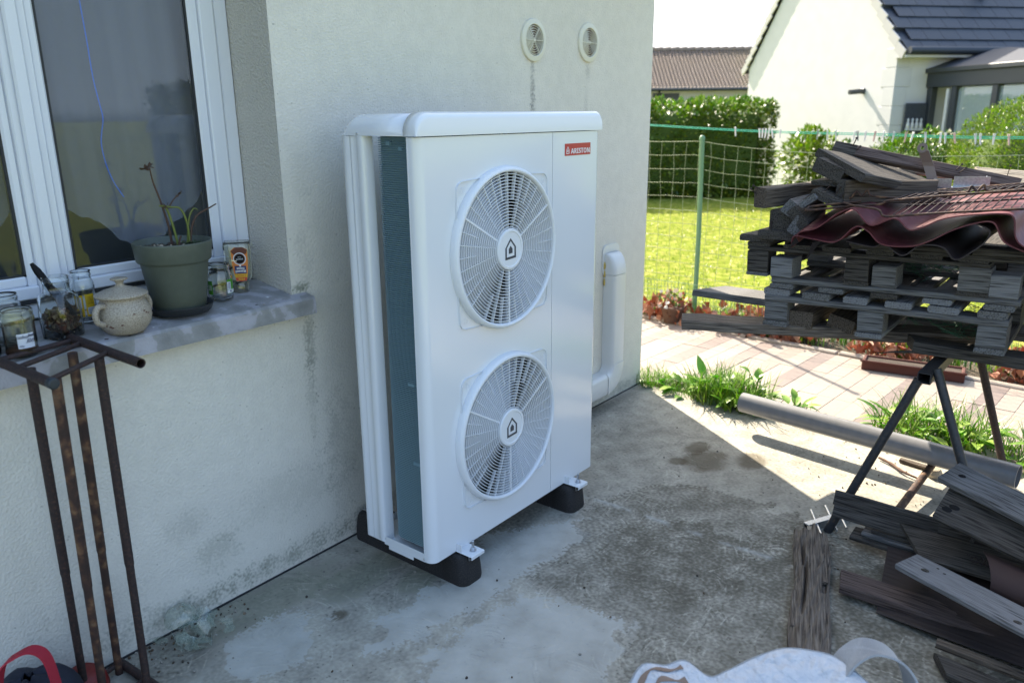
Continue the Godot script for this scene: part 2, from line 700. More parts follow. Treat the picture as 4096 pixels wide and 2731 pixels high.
	M.wire_grey = plain(Color(0.24, 0.29, 0.19), 0.5, 0.2)
	M.green_post = plain(Color(0.11, 0.23, 0.13), 0.5)
	M.line_green = plain(Color(0.02, 0.42, 0.29), 0.5)
	M.white_plastic = plain(Color(0.62, 0.63, 0.65), 0.45)
	M.terracotta = plain(Color(0.09, 0.024, 0.016), 0.8)
	M.clay_brown = plain(Color(0.10, 0.05, 0.03), 0.8)
	M.slate = grained([[0.0, Color(0.030, 0.036, 0.05)], [1.0, Color(0.055, 0.064, 0.085)]], Vector3(1.2, 1.2, 1.2), 0.03, 30, 0.55)
	M.anthracite = plain(Color(0.03, 0.037, 0.048), 0.45)
	M.white_render = grained([[0.0, Color(0.58, 0.58, 0.575)], [1.0, Color(0.65, 0.65, 0.645)]], Vector3(0.5, 0.5, 0.5), 0.01, 31, 0.9, 0.0, 0.05, 0.0, true)
	M.quoin = plain(Color(0.56, 0.56, 0.56), 0.9)
	M.old_tile = grained([[0.0, Color(0.19, 0.145, 0.122)], [0.62, Color(0.27, 0.215, 0.185)], [0.8, Color(0.30, 0.22, 0.15)], [1.0, Color(0.40, 0.23, 0.08)]], Vector3(0.35, 0.35, 0.35), 0.03, 32, 0.9, 0.0, 0.05, 0.0, true)
	M.barn_wall = plain(Color(0.48, 0.47, 0.46), 0.9)
	M.dark_glass = glass(Color(0.75, 0.85, 0.9), 0.2, 0.0)
	M.trunk = grained([[0.0, Color(0.05, 0.04, 0.03)], [1.0, Color(0.12, 0.095, 0.07)]], Vector3(2, 2, 2), 0.03, 33, 0.9, 0.6, 0.06)
	M.leaf = leaf(Color(1, 1, 1), Color(0.55, 0.75, 0.16), 0.36)
	M.leaf_tree = leaf(Color(1, 1, 1), Color(0.35, 0.45, 0.15), 0.6)
	M.dry_leaf = leaf(Color(1, 1, 1), Color(0.45, 0.22, 0.10), 0.7)
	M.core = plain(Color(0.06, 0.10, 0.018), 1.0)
	M.earth = grained([[0.0, Color(0.06, 0.045, 0.03)], [1.0, Color(0.17, 0.13, 0.09)]], Vector3(1.5, 1.5, 1.5), 0.04, 34, 0.95, 1.0, 0.08, 0.0, true)
	M.stone = grained([[0.0, Color(0.30, 0.25, 0.18)], [1.0, Color(0.48, 0.42, 0.32)]], Vector3(4, 4, 4), 0.05, 35, 0.9, 0.4, 0.08)
	var tones := [Color(0.285, 0.24, 0.205), Color(0.30, 0.255, 0.215), Color(0.19, 0.15, 0.135), Color(0.255, 0.205, 0.175), Color(0.215, 0.17, 0.15)]
	for k in tones.size():
		var c: Color = tones[k]
		M["tile%d" % k] = grained([[0.0, c * 0.86], [1.0, c * 1.06]], Vector3(1.5, 12, 12), 0.02, 40 + k, 0.5)


# ---------------------------------------------------------------- ground, patio, terrace
func bytes_of(n: FastNoiseLite, w: int, h: int) -> PackedByteArray:
	var im := n.get_image(w, h, false, false, false)
	im.convert(Image.FORMAT_L8)
	return im.get_data()


func smooth(a: float, b: float, x: float) -> float:
	var t := clampf((x - a) / (b - a), 0.0, 1.0)
	return t * t * (3.0 - 2.0 * t)


# patio: x from -2.0 to 2.4, z from 0 to 3.3
func patio_textures() -> Array:
	var w := 1056
	var h := 792
	var big := bytes_of(noise(0.006, 3, 101), w, h)
	var mid := bytes_of(noise(0.03, 4, 102), w, h)
	var fine := bytes_of(noise(0.22, 3, 103), w, h)
	var grit := bytes_of(noise(0.45, 1, 104, FastNoiseLite.TYPE_VALUE), w, h)
	var col := PackedByteArray()
	col.resize(w * h * 3)
	var hei := PackedByteArray()
	hei.resize(w * h)
	var blobs := [
		# x, z, rx, rz, kind (0 wet brown, 1 pale cement, 2 dark dirt, 3 moss)
		[1.56, 0.80, 0.15, 0.12, 0], [1.66, 0.71, 0.10, 0.06, 0], [1.68, 0.98, 0.10, 0.08, 0], [1.47, 0.70, 0.05, 0.05, 0],
		[0.5, 0.45, 0.3, 0.07, 2], [-0.30, 0.36, 0.035, 0.03, 0],
		[-0.42, 0.10, 0.34, 0.11, 3], [-0.10, 0.24, 0.20, 0.10, 3], [0.02, 0.42, 0.12, 0.07, 3], [-0.75, 0.12, 0.16, 0.14, 2], [1.5, 0.05, 0.8, 0.05, 2],
	]
	# trowel strokes: short arcs that share a centre, pale ridges and dark scratches
	var strokes := PackedFloat32Array()
	strokes.resize(w * h)
	rng.seed = 105
	for c in 420:
		var cx := rng.randf_range(-20.0, w + 20.0)
		var cy := rng.randf_range(-20.0, h + 20.0)
		var a0 := rng.randf() * TAU
		var rr := rng.randf_range(14.0, 60.0)
		for q in rng.randi_range(8, 26):
			var r := rr + rng.randf_range(-16.0, 16.0)
			var a := a0 + rng.randf_range(-0.7, 0.7)
			var span := rng.randf_range(5.0, 26.0) / maxf(r, 6.0)
			var val := rng.randf_range(0.25, 1.0) * (1.0 if rng.randf() < 0.62 else -0.9)
			var n := maxi(4, int(span * absf(r) * 1.3))
			for k in n:
				var t := a + span * k / n
				var px := int(cx + cos(t) * r)
				var py := int(cy + sin(t) * r)
				if px >= 0 and px < w and py >= 0 and py < h:
					strokes[py * w + px] = clampf(strokes[py * w + px] + val * (1.0 - absf(2.0 * k / n - 1.0)), -1.0, 1.0)
	var rc := PackedFloat32Array()
	var gc := PackedFloat32Array()
	var bc := PackedFloat32Array()
	rc.resize(w * h)
	gc.resize(w * h)
	bc.resize(w * h)
	for i in w * h:
		var b := big[i] / 255.0
		var m := mid[i] / 255.0
		var f := fine[i] / 255.0
		var s := strokes[i]
		var v := 0.31 + 0.12 * (b - 0.5) + 0.20 * (m - 0.5) + 0.18 * (f - 0.5) + 0.11 * s
		if grit[i] > 226 and f < 0.42:
			v *= 0.5
		v = maxf(v, 0.03)
		rc[i] = v * 1.06
		gc[i] = v
		bc[i] = v * 0.84
		hei[i] = int(255.0 * clampf(0.3 * m + 0.35 * f + 0.25 + 0.22 * s - 0.1 * b, 0.0, 1.0))
	var tints := [Color(0.085, 0.068, 0.042), Color(0.40, 0.405, 0.37), Color(0.085, 0.078, 0.060), Color(0.15, 0.165, 0.115)]
	var powers := [0.75, 0.62, 0.6, 0.5]
	for s in blobs:
		var x0 := clampi(int((s[0] - 2.0 * s[2] + 2.0) / 4.4 * w), 0, w)
		var x1 := clampi(int((s[0] + 2.0 * s[2] + 2.0) / 4.4 * w), 0, w)
		var y0 := clampi(int((s[1] - 2.0 * s[3]) / 3.3 * h), 0, h)
		var y1 := clampi(int((s[1] + 2.0 * s[3]) / 3.3 * h), 0, h)
		var t: Color = tints[s[4]]
		var pw: float = powers[s[4]]
		for y in range(y0, y1):
			var dz: float = (3.3 * (y + 0.5) / h - s[1]) / s[3]
			for x in range(x0, x1):
				var dx: float = (-2.0 + 4.4 * (x + 0.5) / w - s[0]) / s[2]
				var i := y * w + x
				var f := fine[i] / 255.0
				var k := smooth(0.75, 0.35, (dx * dx + dz * dz) * 0.45 + (1.0 - mid[i] / 255.0) * 0.55 + (1.0 - f) * 0.35 - 0.25)
				if k <= 0.0:
					continue
				k *= pw * (1.0 if s[4] != 2 else 1.3 - f) * clampf(1.0 - 0.5 * strokes[i], 0.3, 1.3)
				k = minf(k, 0.9)
				rc[i] = lerpf(rc[i], t.r, k)
				gc[i] = lerpf(gc[i], t.g, k)
				bc[i] = lerpf(bc[i], t.b, k)
	# areas with a torn edge: pale cement film beside the heat pump, rough brown dirt to the right
	var areas := [
		[PackedVector2Array([Vector2(0.11, 0.46), Vector2(0.40, 0.41), Vector2(0.72, 0.64), Vector2(0.61, 0.74), Vector2(0.45, 0.72), Vector2(0.22, 0.69), Vector2(0.07, 0.71), Vector2(-0.09, 0.68), Vector2(-0.26, 0.65), Vector2(-0.37, 0.59), Vector2(-0.26, 0.49), Vector2(-0.11, 0.51)]), 0],
		[PackedVector2Array([Vector2(-0.10, 0.74), Vector2(0.20, 0.78), Vector2(0.20, 0.92), Vector2(0.24, 1.02), Vector2(0.26, 1.12), Vector2(0.08, 1.20), Vector2(-0.20, 1.22), Vector2(-0.46, 0.85), Vector2(-0.25, 0.73)]), 0],
		[PackedVector2Array([Vector2(-0.62, 0.15), Vector2(-0.40, 0.20), Vector2(-0.34, 0.32), Vector2(-0.48, 0.45), Vector2(-0.72, 0.40)]), 0],
		[PackedVector2Array([Vector2(0.85, 0.60), Vector2(1.20, 0.74), Vector2(1.32, 1.02), Vector2(1.25, 1.5), Vector2(1.6, 2.4), Vector2(0.3, 2.4), Vector2(0.0, 1.28), Vector2(0.26, 1.14), Vector2(0.22, 0.92), Vector2(0.24, 0.72), Vector2(0.50, 0.73)]), 1],
		[PackedVector2Array([Vector2(0.48, 0.86), Vector2(0.75, 0.80), Vector2(1.0, 1.0), Vector2(0.95, 1.25), Vector2(0.6, 1.35), Vector2(0.34, 1.2)]), 1],
		[PackedVector2Array([Vector2(0.85, 1.25), Vector2(1.25, 1.35), Vector2(1.5, 2.4), Vector2(0.4, 2.4), Vector2(0.5, 1.5)]), 1],
	]
	for ar in areas:
		var pg: PackedVector2Array = ar[0]
		var lo := pg[0]
		var hi := pg[0]
		for p in pg:
			lo = lo.min(p)
			hi = hi.max(p)
		for y in range(clampi(int((lo.y - 0.08) / 3.3 * h), 0, h), clampi(int((hi.y + 0.08) / 3.3 * h), 0, h)):
			for x in range(clampi(int((lo.x + 1.92) / 4.4 * w), 0, w), clampi(int((hi.x + 2.08) / 4.4 * w), 0, w)):
				var i := y * w + x
				var m := mid[i] / 255.0 - 0.5
				var f := fine[i] / 255.0 - 0.5
				var p := Vector2(-2.0 + 4.4 * x / w + 0.16 * m + 0.07 * f, 3.3 * y / h + 0.12 * m - 0.07 * f)
				if not Geometry2D.is_point_in_polygon(p, pg):
					continue
				if ar[1] == 0:
					var k := clampf(0.55 + 0.5 * m - 0.5 * f, 0.2, 0.8)
					rc[i] = lerpf(rc[i], 0.47, k)
					gc[i] = lerpf(gc[i], 0.475, k)
					bc[i] = lerpf(bc[i], 0.445, k)
				else:
					var k := clampf(0.40 - 0.7 * f - 0.55 * m - 0.35 * strokes[i], 0.05, 0.75)
					rc[i] = lerpf(rc[i], 0.095, k)
					gc[i] = lerpf(gc[i], 0.085, k)
					bc[i] = lerpf(bc[i], 0.062, k)
	# construction joint with lime bloom
	var jx := int((0.905 + 2.0) / 4.4 * w)
	for y in h:
		for x in range(jx - 6, jx + 7):
			var i := y * w + x
			var m := mid[i] / 255.0
			var jd := absf(x - jx - 3.0 * (m - 0.5)) / 5.0
			var k := maxf(0.0, 1.0 - jd) * smooth(0.42, 0.6, m) * 0.5
			rc[i] = lerpf(rc[i], 0.42, k)
			gc[i] = lerpf(gc[i], 0.44, k)
			bc[i] = lerpf(bc[i], 0.43, k)
	for i in w * h:
		var c := Color(rc[i], gc[i], bc[i]).linear_to_srgb()
		col[i * 3] = int(c.r * 255.0)
		col[i * 3 + 1] = int(c.g * 255.0)
		col[i * 3 + 2] = int(c.b * 255.0)
	var ca := Image.create_from_data(w, h, false, Image.FORMAT_RGB8, col)
	var ha := Image.create_from_data(w, h, false, Image.FORMAT_L8, hei)
	return [ImageTexture.create_from_image(ca), ImageTexture.create_from_image(ha)]


func build_grounds() -> void:
	# lawn: one sheet to the horizon, slightly below the paving
	var lawn := StandardMaterial3D.new()
	lawn.albedo_texture = noise_tex(0.02, 5, 120, ramp([[0.0, Color(0.13, 0.165, 0.022)], [0.42, Color(0.18, 0.225, 0.032)], [0.58, Color(0.22, 0.255, 0.042)], [0.75, Color(0.29, 0.29, 0.075)], [1.0, Color(0.36, 0.32, 0.13)]]))
	lawn.uv1_triplanar = true
	lawn.uv1_world_triplanar = true
	lawn.uv1_scale = Vector3(0.6, 0.6, 0.6)
	lawn.roughness = 1.0
	lawn.metallic_specular = 0.1
	lawn.heightmap_enabled = true
	lawn.heightmap_texture = noise_tex(0.16, 3, 121)
	lawn.heightmap_scale = 2.0
	M.lawn = lawn
	var st := start()
	quad(st, Vector3(-300, -0.06, 300), Vector3(300, -0.06, 300), Vector3(300, -0.06, -300), Vector3(-300, -0.06, -300))
	var gnd := part("lawn_ground", done(st), lawn, self)
	gnd.set_meta("kind", "structure")

	# concrete patio slab
	var tex := patio_textures()
	var conc := StandardMaterial3D.new()
	conc.albedo_texture = tex[0]
	conc.heightmap_enabled = true
	conc.heightmap_texture = tex[1]
	conc.heightmap_scale = 0.45
	conc.roughness = 0.85
	conc.metallic_specular = 0.4
	conc.texture_repeat = true
	var pt := start()
	var x0 := -6.4
	var x1 := 2.355
	var z0 := 0.0
	var z1 := 4.6
	var uv := func(x: float, z: float) -> Vector2: return Vector2((x + 2.0) / 4.4, z / 3.3)
	pt.set_smooth_group(-1)
	var q := [Vector3(x0, 0, z1), Vector3(x1, 0, z1), Vector3(x1, 0, z0), Vector3(x0, 0, z0)]
	var tq := []
	for p in q:
		tq.append(uv.call(p.x, p.z))
	quad_uv(pt, q, tq)
	# edges of the slab
	for e in [[q[0], q[1]], [q[1], q[2]], [q[3], q[0]]]:
		var d := Vector3(0, -0.12, 0)
		quad_uv(pt, [e[0] + d, e[1] + d, e[1], e[0]], [uv.call(e[0].x, e[0].z + 0.05), uv.call(e[1].x, e[1].z + 0.05), uv.call(e[1].x, e[1].z), uv.call(e[0].x, e[0].z)])
	var slab := part("patio", done(pt), conc, self)
	slab.set_meta("kind", "structure")
	M.concrete = conc

	# earth strip between slab and terrace and under the fence
	var es := start()
	quad(es, Vector3(2.355, -0.03, 6), Vector3(4.35, -0.03, 6), Vector3(4.35, -0.03, -8), Vector3(2.355, -0.03, -8))
	var earth := part("earth_bed", done(es), M.earth, self)
	earth.set_meta("kind", "structure")

	# terrace of wood-look tiles
	var terrace := struct("terrace")
	terrace.position = Vector3(2.43, 0, 0)
	terrace.rotation.y = deg_to_rad(-4.0)
	var kinds := []
	for v in 3:
		var tt := start()
		var l: float = [0.4285, 0.4278, 0.4282][v]
		box(tt, Vector3(0, -0.03, 0), Vector3(l, 0.0, 0.1022), 0.0012)
		kinds.append(done(tt))
	var row := 0
	var z := -2.6
	while z < 3.4:
		for k in 3:
			var tone: int = [0, 0, 1, 2, 1, 0, 3, 2, 0, 1, 4, 0, 3, 1, 2, 0, 1][(row + (3 if k == 2 and row % 5 == 0 else 0)) % 17]
			var dy := rng.randf_range(-0.002, 0.002)
			part("plank_tile", kinds[(row + k) % 3], M["tile%d" % tone], terrace, Transform3D(Basis.IDENTITY, Vector3(k * 0.43 + rng.randf_range(-0.002, 0.002), dy, z)))
		z += 0.103
		row += 1
	# pale kerb along the far edge of the terrace
	for k in 9:
		var kb := start()
		box(kb, Vector3(1.30, -0.03, -2.6 + k * 0.66), Vector3(1.36, 0.012 + 0.003 * (k % 3), -1.95 + k * 0.66), 0.008)
		part("kerb_stone", done(kb), M.tile1, terrace)


# ---------------------------------------------------------------- the rendered house
const XR := -0.117
const XL := -1.50
const YS := 1.0
const YT := 2.35
const XC := 2.3605


func wall_textures() -> Array:
	# x from -1.7 to 2.4, y from 0 to 2.7
	var w := 1024
	var h := 674
	var big := bytes_of(noise(0.008, 3, 131), w, h)
	var mid := bytes_of(noise(0.05, 4, 132), w, h)
	var fine := bytes_of(noise(0.3, 2, 133), w, h)
	var col := PackedByteArray()
	col.resize(w * h * 3)
	# x, y, rx, ry, darkness, greenish
	var blobs := [
		[1.258, 1.70, 0.020, 0.20, 0.5, 0.0], [1.262, 1.58, 0.028, 0.12, 0.4, 0.0], [1.712, 1.79, 0.03, 0.05, 0.3, 0.0], [1.70, 1.62, 0.02, 0.10, 0.22, 0.0],
		[-0.06, 0.82, 0.03, 0.14, 0.42, 0.4], [-0.07, 0.62, 0.025, 0.22, 0.22, 0.4], [-0.04, 1.40, 0.05, 0.12, 0.14, 0.0], [-0.05, 1.13, 0.04, 0.16, 0.14, 0.0], [-0.09, 1.025, 0.05, 0.02, 0.7, 0.7],
		[-0.59, 0.34, 0.09, 0.07, 0.24, 0.3], [-0.50, 0.20, 0.10, 0.08, 0.30, 0.6], [-0.9, 0.18, 0.2, 0.12, 0.2, 0.2], [-1.1, 0.4, 0.2, 0.2, 0.14, 0.1], [-0.86, 0.24, 0.012, 0.05, 0.6, 0.0],
		[-0.3, 0.05, 0.5, 0.05, 0.35, 0.6], [0.6, 0.06, 1.2, 0.06, 0.4, 0.3], [2.0, 0.04, 0.5, 0.04, 0.5, 0.3], [-0.2, 0.30, 0.3, 0.12, 0.2, 0.4], [0.05, 0.35, 0.10, 0.3, 0.25, 0.2], [-0.7, 0.06, 0.3, 0.07, 0.35, 0.4], [0.0, 0.9, 0.12, 0.5, 0.16, 0.1],
	]
	for y in h:
		var wy := 2.7 * (1.0 - (y + 0.5) / h)
		for x in w:
			var i := y * w + x
			var wx := -1.7 + 4.1 * (x + 0.5) / w
			var b := big[i] / 255.0
			var m := mid[i] / 255.0
			var f := fine[i] / 255.0
			var v := 1.0 + 0.07 * (b - 0.5) + 0.10 * (m - 0.5) + 0.10 * (f - 0.5)
			var cr := 0.67 * v
			var cg := 0.642 * v
			var cb := 0.565 * v
			for s in blobs:
				var dx: float = (wx - s[0]) / s[2]
				var dy: float = (wy - s[1]) / s[3]
				var q := dx * dx + dy * dy
				if q > 3.5:
					continue
				var k: float = smooth(0.80, 0.30, q * 0.35 + (1.0 - m) * 0.6 + (1.0 - f) * 0.75 - 0.25) * s[4]
				var gr: float = s[5]
				cr = lerpf(cr, 0.15 - 0.04 * gr, k)
				cg = lerpf(cg, 0.15, k)
				cb = lerpf(cb, 0.14 - 0.06 * gr, k)
			if f > 0.86 and m > 0.6:
				cr *= 0.6
				cg *= 0.6
				cb *= 0.6
			var c := Color(cr, cg, cb).linear_to_srgb()
			col[i * 3] = int(c.r * 255.0)
			col[i * 3 + 1] = int(c.g * 255.0)
			col[i * 3 + 2] = int(c.b * 255.0)
	var hn := noise(0.2, 3, 134)
	var hi := hn.get_image(2048, 1348, false, false, true)
	return [ImageTexture.create_from_image(Image.create_from_data(w, h, false, Image.FORMAT_RGB8, col)), ImageTexture.create_from_image(hi)]


func build_house() -> void:
	var tex := wall_textures()
	var wm := StandardMaterial3D.new()
	wm.albedo_texture = tex[0]
	wm.heightmap_enabled = true
	wm.heightmap_texture = tex[1]
	wm.heightmap_scale = 0.22
	wm.roughness = 0.95
	wm.metallic_specular = 0.25
	M.render = wm
	var wp := grained([[0.0, Color(0.52, 0.50, 0.445)], [1.0, Color(0.63, 0.61, 0.55)]], Vector3(2.5, 2.5, 2.5), 0.06, 36, 0.95, 0.55, 0.07, 0.0, true)
	M.render_plain = wp
	var house := thing("rendered_house", "cream roughcast house whose wall carries the window and the vents", "house")
	# front face with the window opening; the rest of the wall's thickness behind it
	var uv := func(p: Vector3) -> Vector2: return Vector2((p.x + 1.7) / 4.1, 1.0 - p.y / 2.7)
	var face := start()
	face.set_smooth_group(-1)
	for r in [[-6.4, 0.0, XL, 2.8], [XL, 0.0, XR, YS - 0.07], [XL, YT, XR, 2.8], [XR, 0.0, XC, 2.8]]:
		var q := [Vector3(r[0], r[1], 0), Vector3(r[2], r[1], 0), Vector3(r[2], r[3], 0), Vector3(r[0], r[3], 0)]
		var t := []
		for p in q:
			t.append(uv.call(p))
		quad_uv(face, q, t)
	part("wall", done(face), wm, house)
	# wall bodies: reveals, gable end, rear, so that no light leaks in
	var body := start()
	box(body, Vector3(-6.4, -0.1, -0.30), Vector3(XL, 2.8, -0.004))
	box(body, Vector3(XL, -0.1, -0.30), Vector3(XR, YS - 0.03, -0.004))
	box(body, Vector3(XL, YT, -0.30), Vector3(XR, 2.8, -0.004))
	box(body, Vector3(XR, -0.1, -0.30), Vector3(XC, 2.8, -0.004))
	var edge := body
	edge.set_smooth_group(-1)
	quad(edge, Vector3(XC, -0.1, 0), Vector3(XC, -0.1, -0.004), Vector3(XC, 2.8, -0.004), Vector3(XC, 2.8, 0))
	quad(edge, Vector3(XR, YS - 0.07, -0.004), Vector3(XR, YS - 0.07, 0), Vector3(XR, YT, 0), Vector3(XR, YT, -0.004))
	quad(edge, Vector3(XL, YS - 0.07, 0), Vector3(XL, YS - 0.07, -0.004), Vector3(XL, YT, -0.004), Vector3(XL, YT, 0))
	quad(edge, Vector3(XL, YT, 0), Vector3(XL, YT, -0.004), Vector3(XR, YT, -0.004), Vector3(XR, YT, 0))
	part("wall", done(body), wp, house)
	var side := start()
	box(side, Vector3(XC - 0.30, -0.1, -7.7), Vector3(XC, 2.8, -0.302))
	box(side, Vector3(-6.4, -0.1, -7.7), Vector3(-6.1, 2.8, -0.302))
	box(side, Vector3(-6.098, -0.1, -7.7), Vector3(XC - 0.302, 2.8, -7.4))
	part("wall", done(side), wp, house)
	# roof: two slopes over the long side, ridge along x
	var roof := start()
	var prof := PackedVector2Array([Vector2(0.30, 2.78), Vector2(0.30, 2.93), Vector2(-3.85, 5.35), Vector2(-8.0, 2.93), Vector2(-8.0, 2.78), Vector2(-3.85, 5.2)])
	var pr := PackedVector2Array()
	for p in prof:
		pr.append(Vector2(-p.x, p.y))
	prism(roof, pr, 8.8, Transform3D(Basis(Vector3(0, 0, -1), Vector3(0, 1, 0), Vector3(1, 0, 0)), Vector3(-6.42, 0.025, 0)))
	part("roof", done(roof), M.old_tile, house)
	var ceil := start()
	box(ceil, Vector3(-6.4, 2.802, -7.7), Vector3(XC, 2.86, -0.01))
	part("ceiling", done(ceil), M.white_render, house)
	# the sill, sloping outwards, its front lip painted
	var sill := start()
	var sx0 := XL - 0.03
	var sx1 := -0.062
	var sp := [Vector2(-0.20, 0.90), Vector2(-0.20, 1.038), Vector2(0.046, 0.999), Vector2(0.055, 0.992), Vector2(0.058, 0.94), Vector2(0.03, 0.935), Vector2(-0.004, 0.93)]
	# part between the reveals, and the lip with its ear at the right end
	var inner := PackedVector2Array()
	var lip := PackedVector2Array()
	for p in [Vector2(-0.20, 0.95), Vector2(-0.20, 1.038), Vector2(-0.001, 1.007), Vector2(-0.001, 0.95)]:
		inner.append(Vector2(-p.x, p.y))
	for p in [Vector2(0.0, 0.931), Vector2(0.0, 1.0072), Vector2(0.046, 0.999), Vector2(0.055, 0.991), Vector2(0.058, 0.941), Vector2(0.03, 0.934)]:
		lip.append(Vector2(-p.x, p.y))
	var ax := func(x: float) -> Transform3D: return Transform3D(Basis(Vector3(0, 0, -1), Vector3(0, 1, 0), Vector3(1, 0, 0)), Vector3(x, 0, 0))
	prism(sill, inner, XR - 0.002 - XL, ax.call(XL + 0.001))
	prism(sill, lip, sx1 - sx0, ax.call(sx0))
	var sm := grained([[0.0, Color(0.19, 0.19, 0.185)], [0.52, Color(0.28, 0.28, 0.272)], [0.58, Color(0.36, 0.352, 0.375)], [1.0, Color(0.42, 0.41, 0.44)]], Vector3(1.6, 1.6, 1.6), 0.012, 37, 0.8, 0.12, 0.12, 0.0, true)
	part("window_sill", done(sill), sm, house)
	# dark skirting joint between wall and slab
	var joint := start()
	box(joint, Vector3(-6.3, 0.001, 0.001), Vector3(XC - 0.002, 0.006, 0.006))
	part("joint", done(joint), M.gasket, house)
	# room behind the window
	var room := start()
	box(room, Vector3(-6.0, 0.0, -4.2), Vector3(-0.02 + 2.0, 0.02, -0.31))
	box(room, Vector3(-6.0, 0.02, -4.3), Vector3(1.98, 2.79, -4.2))
	part("room_wall", done(room), M.room, house)


func bar(st: SurfaceTool, x0: float, y0: float, x1: float, y1: float, z0: float, z1: float, c := 0.004) -> void:
	box(st, Vector3(x0, y0, z0), Vector3(x1, y1, z1), c)


func build_window() -> void:
	var win := thing("casement_window", "white plastic casement window behind the sill with jars", "window", Vector3(0, 0, 0))
	var top := YT - 0.003
	# fixed frame
	var f := start()
	bar(f, XR - 0.048, 1.039, XR - 0.002, top, -0.262, -0.212)
	bar(f, XL + 0.002, 1.039, XL + 0.048, top, -0.262, -0.212)
	bar(f, XL + 0.05, 1.039, XR - 0.05, 1.085, -0.262, -0.214)
	bar(f, XL + 0.05, top - 0.046, XR - 0.05, top, -0.262, -0.214)
	part("frame", done(f), M.pvc, win)
	# drip rail and its dark groove
	var d := start()
	bar(d, XL + 0.05, 1.086, XR - 0.05, 1.096, -0.214, -0.206, 0.001)
	part("drip_rail", done(d), M.gasket, win)
	for s in 2:
		var a: float = [-0.772, XL + 0.054][s]
		var b: float = [XR - 0.054, -0.778][s]
		var st := start()
		var zo := -0.204
		var lw: float = [0.064, 0.085][s]
		var rw: float = [0.085, 0.062][s]
		# stepped sash profile: outer flange, then the lower glazing bead
		bar(st, a, 1.098, a + lw * 0.6, top - 0.05, -0.262, zo)
		bar(st, a + lw * 0.6 - 0.002, 1.13, a + lw, top - 0.085, -0.258, zo - 0.012, 0.006)
		bar(st, b - rw * 0.6, 1.098, b, top - 0.05, -0.262, zo)
		bar(st, b - rw, 1.13, b - rw * 0.6 + 0.002, top - 0.085, -0.258, zo - 0.012, 0.006)
		bar(st, a + lw * 0.6 + 0.001, 1.098, b - rw * 0.6 - 0.001, 1.135, -0.262, zo - 0.001)
		bar(st, a + lw + 0.001, 1.134, b - rw - 0.001, 1.164, -0.258, zo - 0.013, 0.006)
		bar(st, a + lw * 0.6 + 0.001, top - 0.09, b - rw * 0.6 - 0.001, top - 0.05, -0.262, zo - 0.001)
		part("sash", done(st), M.pvc, win)
		var g := start()
		for e in [[a + lw, 1.162, a + lw + 0.007, top - 0.09], [b - rw - 0.007, 1.162, b - rw, top - 0.09], [a + lw, 1.162, b - rw, 1.168]]:
			bar(g, e[0], e[1], e[2], e[3], -0.24, zo - 0.018, 0.0)
		part("gasket", done(g), M.gasket, win)
		var p := start()
		quad(p, Vector3(a + lw - 0.004, 1.155, -0.226), Vector3(b - rw + 0.004, 1.155, -0.226), Vector3(b - rw + 0.004, top - 0.085, -0.226), Vector3(a + lw - 0.004, top - 0.085, -0.226))
		part("pane", done(p), M.pane, win)
	# cover strip over the meeting stiles
	var cs := start()
	bar(cs, -0.795, 1.11, -0.757, top - 0.06, -0.2035, -0.190, 0.006)
	part("cover_strip", done(cs), M.pvc, win)

	# sheer curtains with scalloped hems
	curtain(-0.735, -0.232, [Vector2(0.0, 1.365), Vector2(0.12, 1.325), Vector2(0.22, 1.30), Vector2(0.30, 1.286), Vector2(0.33, 1.262), Vector2(0.40, 1.225), Vector2(0.50, 1.19), Vector2(0.6, 1.193), Vector2(0.68, 1.213), Vector2(0.76, 1.255), Vector2(0.84, 1.283), Vector2(0.89, 1.30), Vector2(0.94, 1.325), Vector2(1.0, 1.37)], "sheer white curtain with scalloped hem behind the right sash")
	curtain(-1.36, -0.815, [Vector2(0.0, 1.37), Vector2(0.3, 1.25), Vector2(0.5, 1.19), Vector2(0.7, 1.22), Vector2(0.9, 1.30), Vector2(0.96, 1.34), Vector2(1.0, 1.375)], "sheer white curtain behind the left sash at the photo's edge")
	# blue cord hanging in front of the curtain
	var cp := []
	for q in [[-0.575, 2.28], [-0.567, 2.10], [-0.561, 1.917], [-0.557, 1.81], [-0.555, 1.709], [-0.548, 1.64], [-0.543, 1.591], [-0.553, 1.55], [-0.559, 1.517], [-0.556, 1.47], [-0.548, 1.432], [-0.535, 1.395], [-0.514, 1.355]]:
		cp.append(Vector3(q[0], q[1], -0.262))
	solo("cord", tube_mesh(curve(cp, 4), 0.0017, 6), M.blue_cord, "thin blue cord hanging down in front of the curtain", "cord")


func curtain(x0: float, x1: float, hem: Array, label: String) -> void:
	var g := []
	var nu := 60
	var nv := 24
	for i in nu + 1:
		var f := float(i) / nu
		var hy := 1.3
		for k in hem.size() - 1:
			if f >= hem[k].x and f <= hem[k + 1].x:
				hy = lerpf(hem[k].y, hem[k + 1].y, (f - hem[k].x) / (hem[k + 1].x - hem[k].x))
		hy += 0.004 * sin(f * 60.0)
		var col := []
		for j in nv + 1:
			var v := float(j) / nv
			var y := lerpf(hy, YT - 0.02, v)
			var pull := 0.018 * (1.0 - v) * smooth(0.8, 1.0, f)
			col.append(Vector3(lerpf(x0, x1, f) + pull * 0.5, y, -0.285 + 0.006 * sin(f * 17.0 + 2.0 * v) + 0.004 * sin(f * 41.0 + 5.0 * v)))
		g.append(col)
	solo("curtain", sheet_mesh(g, 0.0012), M.curtain, label, "curtain")


# ---------------------------------------------------------------- the heat pump
const ZF := 0.537
const PB := 0.12
const PT := 1.529
const FX := 0.376
const FY := [1.151, 0.500]


